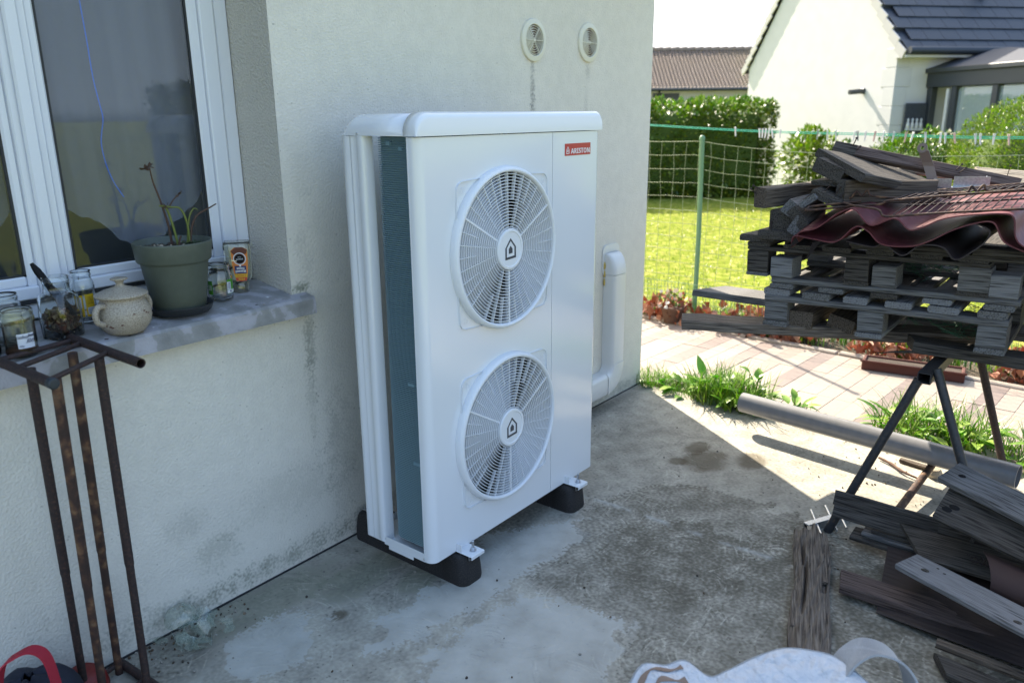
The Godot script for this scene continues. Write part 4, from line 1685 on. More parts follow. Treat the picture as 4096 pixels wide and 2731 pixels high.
	box(cs, Vector3(vx - 0.05, 2.22, -0.01), Vector3(vx + 0.02, 2.30, vz + 0.05), 0.01)
	box(cs, Vector3(vx, 1.98, vz - 0.16), Vector3(vx + 5, 2.28, vz), 0.01)
	for q in [0.02, 0.62, 1.55, 2.4, vz - 0.14]:
		box(cs, Vector3(vx + 0.02, 0.0, q), Vector3(vx + 0.14, 1.98, q + 0.12), 0.006)
	for q in 5:
		box(cs, Vector3(vx + 0.15 + q * 1.1, 0.0, vz - 0.14), Vector3(vx + 0.27 + q * 1.1, 1.98, vz - 0.02), 0.006)
	part("conservatory_frame", done(cs), M.anthracite, h)
	var cr := start()
	for q in [[Vector3(vx - 0.04, 2.29, vz + 0.04), Vector3(vx + 5, 2.29, vz + 0.04), Vector3(vx + 5, 2.56, 0.3), Vector3(vx + 0.9, 2.60, 0.8)]]:
		quad(cr, q[0], q[1], q[2], q[3])
	quad(cr, Vector3(vx - 0.04, 2.29, 0.0), Vector3(vx - 0.04, 2.29, vz + 0.04), Vector3(vx + 0.9, 2.60, 0.8), Vector3(vx + 0.9, 2.60, 0.0))
	part("conservatory_roof", done(cr), M.slate, h)
	var pl := start()
	box(pl, Vector3(vx + 0.3, 2.335, vz - 0.9), Vector3(vx + 4, 2.36, vz - 0.75), 0.0)
	part("roof_bar", done(pl), M.white_plastic, h)
	for q in [[0.76, 1.55], [1.67, 2.4], [2.52, 3.06]]:
		var gp2 := start()
		box(gp2, Vector3(vx + 0.07, 0.1, q[0]), Vector3(vx + 0.08, 1.96, q[1]))
		part("pane", done(gp2), M.dark_glass, h)
	var jamb := start()
	box(jamb, Vector3(vx + 0.03, 0.02, 0.50), Vector3(vx + 0.10, 1.95, 0.56))
	part("door_jamb", done(jamb), M.white_plastic, h)
	var cin := start()
	box(cin, Vector3(vx + 2.6, 0.0, 0.01), Vector3(vx + 2.65, 2.0, vz - 0.2))
	box(cin, Vector3(vx + 0.2, 0.0, 0.01), Vector3(vx + 2.6, 0.02, vz - 0.2))
	part("room_wall", done(cin), M.room, h)
	# wall lamp on the gable
	var lm := start()
	box(lm, Vector3(-0.05, 1.90, -0.93), Vector3(0.0, 2.00, -0.83), 0.01)
	tube(lm, [Vector3(-0.03, 1.95, -0.88), Vector3(-0.30, 1.93, -0.88)], 0.045, 12)
	part("wall_lamp", done(lm), M.dark_grey, h)
	# slate plaque leaning in the corner by the conservatory
	var plq := thing("slate_plaque", "dark slate panel with small white figures against the white house corner", "panel", D + ex * 0.42 + ex.cross(Vector3.UP) * 0.05)
	plq.transform = Transform3D(h.transform.basis, plq.position)
	var pq := start()
	box(pq, Vector3(-0.20, 0.45, 0.0), Vector3(0.22, 1.72, 0.03), 0.01)
	part("slab", done(pq), M.slate, plq)
	for k in 4:
		var fg := start()
		lathe(fg, [Vector2(0, 0.0), Vector2(0.035, 0.0), Vector2(0.028, 0.09), Vector2(0.012, 0.13), Vector2(0.022, 0.16), Vector2(0.0, 0.19)], 10, Transform3D(Basis.IDENTITY, Vector3(-0.13 + 0.085 * k, 1.28, 0.045)))
		part("figure", done(fg), M.white_plastic, plq)
	var shf := start()
	box(shf, Vector3(-0.17, 1.255, 0.028), Vector3(0.18, 1.28, 0.085), 0.003)
	part("shelf", done(shf), M.white_plastic, plq)

	# long low house far behind with an old tiled roof
	var bx := Vector3(0.62, 0, 0.785)
	var barn := thing("tiled_house", "distant low house with brown tiled roof seen left of the white gable", "house", Vector3(33.0, 0, -19.5))
	barn.transform = Transform3D(Basis(bx, Vector3.UP, bx.cross(Vector3.UP)), Vector3(32.2, 0, -19.3))
	var bw := start()
	box(bw, Vector3(-3, -0.1, -7), Vector3(9, 2.85, -0.3))
	part("wall", done(bw), M.barn_wall, barn)
	var br := start()
	for k in 18:
		var f0 := k / 18.0
		var f1 := (k + 1) / 18.0
		var y0 := lerpf(2.75, 4.75, f0)
		var y1 := lerpf(2.75, 4.75, f1)
		var z0 := lerpf(0.1, -3.4, f0)
		var z1 := lerpf(0.1, -3.4, f1)
		var n := 70
		for i in n:
			var xa := -3.3 + 12.6 * i / n
			var xb := -3.3 + 12.6 * (i + 1) / n
			var xm := (xa + xb) / 2.0
			var u := Vector3(0, 0.035, 0.02)
			quad(br, Vector3(xa, y0, z0), Vector3(xm, y0, z0) + u, Vector3(xm, y1 - 0.05, z1) + u, Vector3(xa, y1 - 0.05, z1))
			quad(br, Vector3(xm, y0, z0) + u, Vector3(xb, y0, z0), Vector3(xb, y1 - 0.05, z1), Vector3(xm, y1 - 0.05, z1) + u)
			if k == 0:
				quad(br, Vector3(xa, y0 - 0.12, z0), Vector3(xb, y0 - 0.12, z0), Vector3(xb, y0, z0), Vector3(xa, y0, z0))
	quad(br, Vector3(9.3, 2.7, -7.1), Vector3(-3.3, 2.7, -7.1), Vector3(-3.3, 4.75, -3.4), Vector3(9.3, 4.75, -3.4))
	part("roof", done(br), M.old_tile, barn)
	for k in 30:
		var rt := start()
		tube(rt, [Vector3(-3.3 + k * 0.42, 4.72, -3.4), Vector3(-2.86 + k * 0.42, 4.75, -3.4)], [0.12, 0.14], 8)
		part("ridge_tile", done(rt), M.old_tile, barn)
	var bg := start()
	tube(bg, [Vector3(-3.3, 2.66, 0.16), Vector3(9.3, 2.66, 0.16)], 0.07, 8)
	tube(bg, [Vector3(3.2, 2.6, -0.2), Vector3(3.2, 0.0, -0.2)], 0.05, 8)
	part("gutter", done(bg), M.anthracite, barn)
	var bwn := start()
	box(bwn, Vector3(2.9, 0.6, -0.31), Vector3(4.2, 2.5, -0.27), 0.01)
	part("window", done(bwn), M.anthracite, barn)


# ---------------------------------------------------------------- plants
func leaf_mesh(l: float, w: float, fold := 0.25) -> ArrayMesh:
	var st := start()
	st.set_smooth_group(1)
	var p := [Vector3(0, 0, 0), Vector3(w / 2, fold * w, l * 0.45), Vector3(0, 0, l), Vector3(-w / 2, fold * w, l * 0.45), Vector3(0, -0.02 * l, l * 0.5)]
	tri(st, p[0], p[4], p[1])
	tri(st, p[4], p[2], p[1])
	tri(st, p[0], p[3], p[4])
	tri(st, p[4], p[3], p[2])
	return done(st)


# leaves spread through the outer layer of a box or ball with an uneven outline
func foliage(o: Node3D, size: Vector3, round: bool, count: int, l: float, cols: Array, sd: int, thick := 0.35) -> void:
	var n := noise(1.3 / maxf(size.x, 0.6), 3, sd)
	var list := []
	rng.seed = sd * 31 + 5
	var h := size / 2.0
	while list.size() < count:
		var p: Vector3
		var out: Vector3
		if round:
			out = Vector3(rng.randfn(), rng.randfn(), rng.randfn()).normalized()
			p = out * h * (1.0 - thick * pow(rng.randf(), 1.6))
		else:
			p = Vector3(rng.randf_range(-1, 1), rng.randf_range(-1, 1), rng.randf_range(-1, 1))
			var ax := rng.randi() % 3
			p[ax] = signf(p[ax]) * (1.0 - (0.3 / maxf(h[ax], 0.3)) * pow(rng.randf(), 1.5))
			out = Vector3.ZERO
			out[ax] = signf(p[ax])
			p *= h
		var d := n.get_noise_3d(p.x * 3.0, p.y * 3.0, p.z * 3.0)
		p += out * d * 0.16 * minf(1.0, size.y)
		if p.y < -h.y + 0.01:
			continue
		if d < -0.32 and rng.randf() < 0.75:
			continue
		var z := (out + Vector3(rng.randf_range(-1, 1), rng.randf_range(-0.6, 1.0), rng.randf_range(-1, 1)) * 0.9).normalized()
		var x := z.cross(Vector3(rng.randf_range(-1, 1), 1.5, rng.randf_range(-1, 1))).normalized()
		var y := z.cross(x)
		var s := rng.randf_range(0.7, 1.3)
		var c: Color = cols[rng.randi() % cols.size()]
		c = c * rng.randf_range(0.75, 1.25)
		list.append([Transform3D(Basis(x * s, y * s, z * s), p + Vector3(0, h.y, 0)), c])
	scatter("foliage", leaf_mesh(l, l * 0.55), M.leaf, list, o)


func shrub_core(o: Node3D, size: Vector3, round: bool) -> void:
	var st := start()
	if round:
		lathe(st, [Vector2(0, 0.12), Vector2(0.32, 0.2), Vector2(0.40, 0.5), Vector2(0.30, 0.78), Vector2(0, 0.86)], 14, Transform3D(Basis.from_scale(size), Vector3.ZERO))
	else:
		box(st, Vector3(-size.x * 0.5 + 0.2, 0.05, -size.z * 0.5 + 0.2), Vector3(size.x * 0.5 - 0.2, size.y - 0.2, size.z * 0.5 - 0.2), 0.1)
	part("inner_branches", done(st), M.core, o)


func stems(o: Node3D, count: int, r: float, hgt: float, sd: int) -> void:
	rng.seed = sd
	for k in count:
		var a := rng.randf() * TAU
		var b := Vector3(cos(a), 0, sin(a)) * r * rng.randf()
		var t := b * 2.2 + Vector3(0, hgt * rng.randf_range(0.8, 1.1), 0)
		part("stem", tube_mesh(curve([b, b.lerp(t, 0.5) + Vector3(0.03, 0, 0.02), t], 3), [0.018, 0.016, 0.014, 0.012, 0.01, 0.009, 0.008], 6), M.trunk, o)


func grass_blade(l: float, w: float, bend: float) -> ArrayMesh:
	var st := start()
	st.set_smooth_group(1)
	var q := []
	for k in 4:
		var f := k / 4.0
		q.append([Vector3(-w / 2 * (1 - f * f), l * f * (1 - 0.15 * bend * f), bend * l * f * f), Vector3(w / 2 * (1 - f * f), l * f * (1 - 0.15 * bend * f), bend * l * f * f)])
	for k in 3:
		quad(st, q[k][0], q[k][1], q[k + 1][1], q[k + 1][0])
	tri(st, q[3][0], Vector3(0, l * (1 - 0.15 * bend), bend * l), q[3][1])
	return done(st)


func tuft(list: Array, at: Vector3, n: int, spread: float, s0: float, s1: float, cols: Array) -> void:
	for k in n:
		var a := rng.randf() * TAU
		var r := spread * sqrt(rng.randf())
		var s := rng.randf_range(s0, s1)
		var c: Color = cols[rng.randi() % cols.size()]
		list.append([Transform3D(Basis(Vector3.UP, rng.randf() * TAU) * Basis(Vector3(1, 0, 0), rng.randf_range(-0.1, 0.45)) * Basis.from_scale(Vector3.ONE * s), at + Vector3(cos(a) * r, 0, sin(a) * r)), c * rng.randf_range(0.8, 1.2)])


# broad leaf on a short stalk, for weeds
func broad_leaf(l: float, w: float) -> ArrayMesh:
	var g := []
	for i in 7:
		var f := i / 6.0
		var hw := w / 2 * sin(PI * pow(f, 0.75)) + 0.002
		var row := []
		for j in 3:
			row.append(Vector3((j - 1) * hw, 0.35 * absf(j - 1) * hw - 0.5 * l * f * f * 0.5, l * f))
		g.append(row)
	return sheet_mesh(g, 0.0006)


func weed(called: String, label: String, at: Vector3, leaves: Array, grass: int, spread: float, tall: float, sd: int, bulk := 0, group := "") -> void:
	rng.seed = sd
	var o := thing(called, label, "weed", at, 0.0, group)
	var list := []
	tuft(list, Vector3.ZERO, grass, spread, tall * 0.5, tall, [Color(0.13, 0.24, 0.02), Color(0.19, 0.30, 0.035), Color(0.10, 0.19, 0.02), Color(0.26, 0.32, 0.06)])
	if grass > 0:
		scatter("blades", grass_blade(1.0, 0.035, 0.45), M.leaf, list, o)
	var made := leaves.duplicate(true)
	for q in made:
		q[2] *= 0.72
		q[3] *= 0.9
	for k in bulk:
		var a := rng.randf() * TAU
		var r := spread * sqrt(rng.randf())
		var hh := tall * rng.randf_range(0.15, 0.6) * (1.15 - 0.6 * r / spread)
		made.append([cos(a) * r, sin(a) * r, hh, rng.randf_range(0.06, 0.12), rng.randf_range(0.028, 0.05), PI / 2 - a + rng.randf_range(-0.6, 0.6), rng.randf_range(-0.9, 0.1)])
	var lms := []
	for c in [Color(0.11, 0.22, 0.02), Color(0.17, 0.29, 0.03), Color(0.24, 0.34, 0.04)]:
		var lm := plain(c, 0.45)
		lm.backlight_enabled = true
		lm.backlight = Color(0.5, 0.75, 0.12)
		lms.append(lm)
	for k in made.size():
		# q: x, z, height, length, width, yaw, tilt
		var q: Array = made[k]
		if k < leaves.size():
			part("stalk", tube_mesh(curve([Vector3(q[0] * 0.6, 0.0, q[1] * 0.6), Vector3(q[0] * 0.8, q[2] * 0.55, q[1] * 0.8), Vector3(q[0], q[2], q[1])], 3), 0.0035, 5), M.green_stem, o)
		part("leaf", broad_leaf(q[3], q[4]), lms[rng.randi() % 3], o, Transform3D(Basis(Vector3.UP, q[5]) * Basis(Vector3(1, 0, 0), q[6]), Vector3(q[0], q[2], q[1])))


func build_garden() -> void:
	var greens := [Color(0.085, 0.15, 0.016), Color(0.11, 0.19, 0.022), Color(0.06, 0.12, 0.014), Color(0.15, 0.22, 0.025)]
	var yellows := [Color(0.15, 0.20, 0.016), Color(0.20, 0.24, 0.020), Color(0.10, 0.15, 0.014), Color(0.24, 0.26, 0.03)]
	# clipped hedge left of the gable
	var hd := thing("clipped_hedge", "tall clipped laurel hedge left of the white gable, behind the wire fence", "hedge", Vector3(13.25, -0.05, -5.25), 0.0)
	hd.rotation.y = -atan2(1.9, 1.7)
	shrub_core(hd, Vector3(3.6, 1.8, 1.0), false)
	foliage(hd, Vector3(3.6, 1.84, 1.0), false, 15000, 0.095, greens + yellows, 3)
	# small shrub by the gable
	var s1 := thing("small_shrub", "small open leafy shrub in front of the white gable wall", "shrub", Vector3(11.55, -0.05, -2.05))
	stems(s1, 6, 0.12, 0.8, 44)
	foliage_on(s1, Vector3(1.0, 0.95, 0.9), Vector3(0.0, 0.42, 0.0), 1500, 0.10, yellows, 5)
	foliage_on(s1, Vector3(0.5, 0.55, 0.5), Vector3(0.42, 0.62, 0.35), 350, 0.09, yellows, 6)
	# low hedge and the tall topiary at the right
	var h2 := thing("low_hedge", "low rounded hedge in front of the conservatory door", "hedge", Vector3(10.55, -0.05, -0.25))
	h2.rotation.y = -0.85
	shrub_core(h2, Vector3(1.7, 1.30, 1.0), true)
	foliage(h2, Vector3(1.75, 1.36, 1.1), true, 9000, 0.05, greens + yellows, 7, 0.25)
	var h3 := thing("topiary_shrub", "large yellow green clipped shrub at the right edge of the photo", "shrub", Vector3(9.2, -0.05, 1.22))
	shrub_core(h3, Vector3(1.9, 1.70, 1.7), true)
	foliage(h3, Vector3(2.0, 1.80, 1.8), true, 26000, 0.036, yellows, 8, 0.25)
	# trees beyond the lawn behind the camera's left: they show in the window glass
	var tr := [[12.0, 62.0, 4.8, 1], [22.0, 64.0, 5.4, 2], [33.0, 58.0, 4.4, 3], [44.0, 66.0, 5.6, 4], [54.0, 58.0, 4.8, 5]]
	for t in tr:
		tree(Vector3(t[0], 0, t[1]), t[2], t[3])

	# wire fence along the garden
	var fx := 3.97
	var fence := thing("wire_fence", "green garden fence of square wire mesh on a thin green post", "fence", Vector3(fx, 0, 0))
	part("post", tube_mesh([Vector3(0, -0.05, -0.411), Vector3(0.005, 0.7, -0.414), Vector3(-0.005, 1.40, -0.425)], 0.019, 10), M.green_post, fence)
	part("post_cap", lathe_mesh([Vector2(0.021, 0), Vector2(0.021, 0.02), Vector2(0.012, 0.032), Vector2(0, 0.034)], 10, Transform3D(Basis.IDENTITY, Vector3(-0.005, 1.395, -0.425))), M.green_post, fence)
	part("post", tube_mesh([Vector3(0, -0.05, 2.6), Vector3(0, 1.38, 2.6)], 0.019, 10), M.green_post, fence)
	part("post", tube_mesh([Vector3(0, -0.05, -3.4), Vector3(0, 1.38, -3.4)], 0.019, 10), M.green_post, fence)
	rng.seed = 99
	var sagf := func(z: float, y: float) -> float:
		var s := 0.0
		if z > -0.42 and z < 2.6:
			var f := (z + 0.42) / 3.02
			s = 0.075 * sin(PI * pow(f, 0.8))
		elif z <= -0.42:
			s = 0.02 * sin(PI * (z + 0.42) / -2.98)
		return y - s * y / 1.4
	var nw := FastNoiseLite.new()
	nw.frequency = 2.0
	for k in 13:
		var y := 1.385 - k * 0.104
		var pts := []
		for i in 61:
			var z := -3.4 + 6.0 * i / 60.0
			pts.append(Vector3(0.015 * nw.get_noise_2d(z, y), sagf.call(z, y) + 0.008 * nw.get_noise_2d(z * 2.0, y + 7.0), z))
		part("wire", tube_mesh(pts, 0.0016 if k else 0.0022, 5), M.wire_grey, fence)
	var vw := start()
	for i in 58:
		var z := -3.35 + 5.9 * i / 57.0
		var pts := []
		for k in 14:
			var y := 1.385 - k * 0.104
			pts.append(Vector3(0.003 + 0.015 * nw.get_noise_2d(z, y), sagf.call(z, y) + 0.008 * nw.get_noise_2d(z * 2.0, y + 7.0), z + 0.02 * nw.get_noise_2d(z * 5.0, y * 1.3)))
		tube(vw, pts, 0.0014, 4)
	stuff(part("upright_wires", done(vw), M.wire_grey, fence))
	# low border mesh in front of the fence foot
	var low := thing("border_mesh", "low fine green wire border at the foot of the garden fence", "wire border", Vector3(3.93, 0, 0))
	var lw := start()
	for i in 130:
		var z := -1.6 + 3.9 * i / 129.0
		tube(lw, [Vector3(0, -0.03, z), Vector3(0.004 * sin(i * 1.7), 0.30, z + 0.003 * sin(i * 2.3))], 0.0016, 4)
	stuff(part("upright_wires", done(lw), M.green_wire, low))
	for y in [0.30, 0.22, 0.12]:
		part("wire", tube_mesh([Vector3(0.002, y, -1.6), Vector3(0.0, y - 0.01, 0.4), Vector3(0.002, y + 0.01, 2.3)], 0.0018, 5), M.green_wire, low)

	# clothes lines with pegs
	for k in 2:
		var pts := []
		var zz := [-4.0, -1.146, -0.179, 0.627, 1.571, 4.0]
		var yy := [1.64, 1.497, 1.452, 1.437, 1.423, 1.46]
		for i in 6:
			pts.append(Vector3(4.5 + 0.05 * k, yy[i] - (0.012 * k if i < 5 else 0.0) + (0.012 if i == 0 else 0.0), zz[i]))
		solo("clothes_line", tube_mesh(curve(pts, 5), 0.0032, 6), M.line_green, ["green plastic clothes line across the garden, the nearer of two", "green plastic clothes line across the garden, the farther of two"][k], "clothes line", Transform3D.IDENTITY, "clothes lines")
	rng.seed = 17
	var px := [1690, 1745, 1752, 1759, 1766, 1773, 1790, 1880, 1902, 1920, 1966, 1972, 1990, 2012, 2030, 2052, 2078, 2094, 2122, 2158, 2170, 2190, 2240, 2252, 2285, 2318]
	var zs := [-0.394, -0.195, -0.17, -0.145, -0.12, -0.095, -0.03, 0.255, 0.325, 0.385, 0.52, 0.54, 0.595, 0.66, 0.715, 0.785, 0.865, 0.91, 0.99, 1.085, 1.115, 1.17, 1.295, 1.325, 1.405, 1.49]
	var peg := start()
	for s in [-1.0, 1.0]:
		box(peg, Vector3(-0.004, -0.055, s * 0.004 - 0.003), Vector3(0.004, 0.018, s * 0.004 + 0.003), 0.001, Transform3D(Basis(Vector3(1, 0, 0), s * 0.05), Vector3.ZERO))
	var pm := done(peg)
	var tones := [M.white_plastic, plain(Color(0.45, 0.50, 0.50), 0.5), plain(Color(0.50, 0.36, 0.34), 0.5), plain(Color(0.22, 0.26, 0.25), 0.5)]
	for i in zs.size():
		var z: float = zs[i]
		var y := 1.45
		if z < -0.179:
			y = lerpf(1.497, 1.452, (z + 1.146) / 0.967)
		elif z < 0.627:
			y = lerpf(1.452, 1.437, (z + 0.179) / 0.806)
		else:
			y = lerpf(1.437, 1.423, (z - 0.627) / 0.944)
		var tone: int = 0 if i in [0, 1, 2, 3, 4, 5] else [0, 3, 1, 1, 0, 3, 0, 2, 0, 1, 2, 0, 0, 0, 1, 2, 0, 0, 0, 2, 0][(i - 6) % 21]
		solo("clothes_peg", pm, tones[tone], "%s clothes peg, %s from the left on the green clothes line" % [["white", "grey", "pinkish", "dark"][tone], ORDINALS[i]], "clothes peg", Transform3D(Basis(Vector3(1, 0, 0), rng.randf_range(-0.2, 0.2)) * Basis(Vector3.UP, rng.randf_range(-0.7, 0.7)), Vector3(4.5, y, z)), "pegs on the clothes line")

	# plants and fallen leaves at the foot of the fence
	rng.seed = 55
	var dl := []
	for k in 3200:
		var z := rng.randf_range(-1.4, 2.2)
		var dens := 0.5 + 0.5 * sin(z * 7.0) + 0.4 * sin(z * 3.1 + 1.0)
		if rng.randf() > dens:
			continue
		var c: Color = [Color(0.30, 0.10, 0.05), Color(0.36, 0.16, 0.09), Color(0.42, 0.25, 0.17), Color(0.20, 0.08, 0.04)][rng.randi() % 4]
		dl.append([Transform3D(any_turn().scaled(Vector3.ONE * rng.randf_range(0.6, 1.3)), Vector3(rng.randf_range(3.74, 4.12), rng.randf_range(-0.02, 0.13), z)), c])
	var litter := scatter("dry_leaves", leaf_mesh(0.075, 0.06), M.dry_leaf, dl, self)
	tag(litter, "red brown dry leaves heaped along the foot of the garden fence", "leaves")
	var bg := []
	for k in 60:
		tuft(bg, Vector3(rng.randf_range(3.86, 4.2), -0.02, rng.randf_range(-1.5, 2.3)), 22, 0.09, 0.08, 0.24, [Color(0.13, 0.24, 0.02), Color(0.19, 0.30, 0.035), Color(0.07, 0.14, 0.02), Color(0.30, 0.32, 0.08)])
	var bgo := scatter("border_grass", grass_blade(1.0, 0.05, 0.4), M.leaf, bg, self)
	tag(bgo, "green grass growing through the foot of the garden fence", "grass")
	# lawn blades over the nearer part of the lawn
	var lb := []
	rng.seed = 56
	for k in 18000:
		var x := 4.25 + 8.5 * pow(rng.randf(), 1.3)
		var s := rng.randf_range(0.025, 0.055)
		var c: Color = [Color(0.19, 0.235, 0.033), Color(0.23, 0.265, 0.042), Color(0.16, 0.21, 0.028), Color(0.30, 0.30, 0.08)][rng.randi() % 4]
		lb.append([Transform3D(Basis(Vector3.UP, rng.randf() * TAU) * Basis(Vector3(1, 0, 0), rng.randf_range(0.0, 0.6)) * Basis.from_scale(Vector3.ONE * s), Vector3(x, -0.065, rng.randf_range(-6.0, 4.0) * (0.45 + x / 16.0))), c])
	var lbo := scatter("lawn_grass", grass_blade(1.0, 0.16, 0.5), M.leaf, lb, self)
	tag(lbo, "short yellow green lawn grass beyond the fence", "grass")

	# weeds in the joint between patio and terrace
	weed("weed_clump", "grass tuft sprouting at the foot of the house corner", Vector3(2.43, -0.02, 0.06), [], 320, 0.13, 0.15, 61, 6)
	weed("weed_clump", "low grass in the joint right of the house corner", Vector3(2.41, -0.02, 0.27), [], 320, 0.14, 0.12, 62, 16)
	weed("weed_clump", "tall leafy weed with one upright yellow green leaf by the patio joint", Vector3(2.40, -0.02, 0.48), [[0.02, -0.10, 0.17, 0.15, 0.05, 2.4, -1.1], [0.05, -0.02, 0.12, 0.12, 0.05, 0.9, -0.5], [-0.05, 0.02, 0.10, 0.10, 0.045, -1.2, -0.3], [0.0, 0.06, 0.13, 0.12, 0.05, 0.4, -0.4], [0.06, 0.07, 0.16, 0.10, 0.05, 1.6, -0.6], [-0.04, -0.08, 0.08, 0.09, 0.04, -2.2, -0.2]], 520, 0.16, 0.26, 63, 34)
	weed("weed_clump", "broad leaved weed clump beside the left end of the grey pipe", Vector3(2.37, -0.02, 0.66), [[0.02, 0.02, 0.20, 0.11, 0.06, 0.6, -0.9], [0.04, 0.06, 0.24, 0.09, 0.05, 2.0, -0.9], [0.06, 0.0, 0.27, 0.08, 0.05, 3.6, -0.8], [-0.06, 0.05, 0.10, 0.11, 0.06, -1.0, -0.2], [-0.08, -0.03, 0.07, 0.10, 0.055, -1.7, 0.0], [0.0, 0.10, 0.10, 0.10, 0.05, -0.2, -0.2], [-0.04, 0.11, 0.06, 0.10, 0.05, -0.7, 0.1], [0.05, -0.06, 0.16, 0.10, 0.05, 2.6, -0.5], [-0.02, 0.0, 0.14, 0.11, 0.06, -2.0, -0.5]], 380, 0.15, 0.26, 64, 46)
	weed("weed_clump", "few small weed leaves behind the grey pipe's left part", Vector3(2.42, -0.02, 0.93), [[0.05, -0.02, 0.12, 0.08, 0.035, 2.2, -0.8], [0.02, 0.06, 0.09, 0.08, 0.035, 0.5, -0.4], [-0.02, 0.0, 0.06, 0.07, 0.03, -1.0, 0.0]], 40, 0.09, 0.12, 65, 14)
	weed("weed_clump", "dense leafy weeds behind the middle of the grey pipe, under the wood stack", Vector3(2.50, -0.02, 1.50), [[-0.05, -0.10, 0.14, 0.16, 0.05, -2.6, -0.9], [0.0, -0.16, 0.12, 0.15, 0.05, -2.9, -0.8], [0.05, 0.0, 0.12, 0.11, 0.06, 0.4, -0.5], [0.0, 0.10, 0.10, 0.10, 0.06, -0.5, -0.3], [-0.06, 0.06, 0.08, 0.11, 0.055, -1.4, -0.2], [0.07, 0.10, 0.14, 0.09, 0.05, 1.2, -0.6], [-0.02, -0.02, 0.16, 0.10, 0.055, 3.0, -0.8]], 260, 0.18, 0.26, 66, 44)
	weed("weed_clump", "leafy weeds with long grass beside the far trestle leg", Vector3(2.50, -0.02, 1.76), [[0.0, 0.0, 0.10, 0.10, 0.06, 0.4, -0.3], [0.05, 0.06, 0.07, 0.09, 0.06, 1.3, -0.2], [-0.05, 0.02, 0.07, 0.10, 0.06, -1.2, 0.0], [0.02, -0.07, 0.14, 0.09, 0.05, 2.6, -0.5], [0.04, 0.12, 0.12, 0.08, 0.05, 0.2, -0.3]], 200, 0.15, 0.27, 67, 30)
	weed("weed_clump", "grass at the right edge behind the open end of the grey pipe", Vector3(2.45, -0.02, 2.05), [[0.0, 0.0, 0.08, 0.09, 0.05, 0.4, -0.3]], 240, 0.16, 0.22, 68, 12)

	# terracotta trough with dead leaves on the terrace edge
	var tq := thing("terracotta_trough", "long terracotta trough at the far edge of the terrace with dry leaves behind", "planter", Vector3(3.56, 0.0, 1.28), 0.14)
	var ts := start()
	for q in [[-0.06, -0.27, 0.06, 0.27, 0.0, 0.015], [-0.075, -0.29, -0.06, 0.29, 0.0, 0.062], [0.06, -0.29, 0.075, 0.29, 0.0, 0.062], [-0.06, -0.29, 0.06, -0.27, 0.0, 0.062], [-0.06, 0.27, 0.06, 0.29, 0.0, 0.062]]:
		box(ts, Vector3(q[0], q[4], q[1]), Vector3(q[2], q[5], q[3]), 0.004)
	box(ts, Vector3(-0.083, 0.052, -0.30), Vector3(-0.0755, 0.066, 0.30), 0.003)
	part("tub", done(ts), M.terracotta, tq)
	var te := start()
	box(te, Vector3(-0.0595, 0.02, -0.2695), Vector3(0.0595, 0.05, 0.2695))
	part("soil", done(te), M.soil, tq)
	# round pot near the post
	var rp := thing("flower_pot", "small brown pot with white flowers beside the green fence post", "flower pot", Vector3(3.80, 0, -0.52))
	part("tub", lathe_mesh([Vector2(0, 0), Vector2(0.06, 0), Vector2(0.085, 0.11), Vector2(0.095, 0.11), Vector2(0.095, 0.13), Vector2(0.08, 0.13), Vector2(0.08, 0.11), Vector2(0, 0.11)], 20, Transform3D.IDENTITY, true), M.clay_brown, rp)
	var fl := []
	for k in 90:
		fl.append([Transform3D(any_turn().scaled(Vector3.ONE * rng.randf_range(0.5, 1.0)), Vector3(rng.randf_range(-0.1, 0.1), rng.randf_range(0.12, 0.24), rng.randf_range(-0.1, 0.1))), [Color(0.6, 0.6, 0.55), Color(0.09, 0.16, 0.03), Color(0.36, 0.12, 0.06)][rng.randi() % 3]])
	scatter("flowers", leaf_mesh(0.05, 0.045), M.dry_leaf, fl, rp)


func foliage_on(o: Node3D, size: Vector3, at: Vector3, count: int, l: float, cols: Array, sd: int) -> void:
	var holder := Node3D.new()
	foliage(holder, size, true, count, l, cols, sd, 0.8)
	var f := holder.get_child(0)
	holder.remove_child(f)
	f.position = at
	f.name = "foliage" if not o.has_node("foliage") else "foliage_001"
	o.add_child(f, true)
	holder.free()


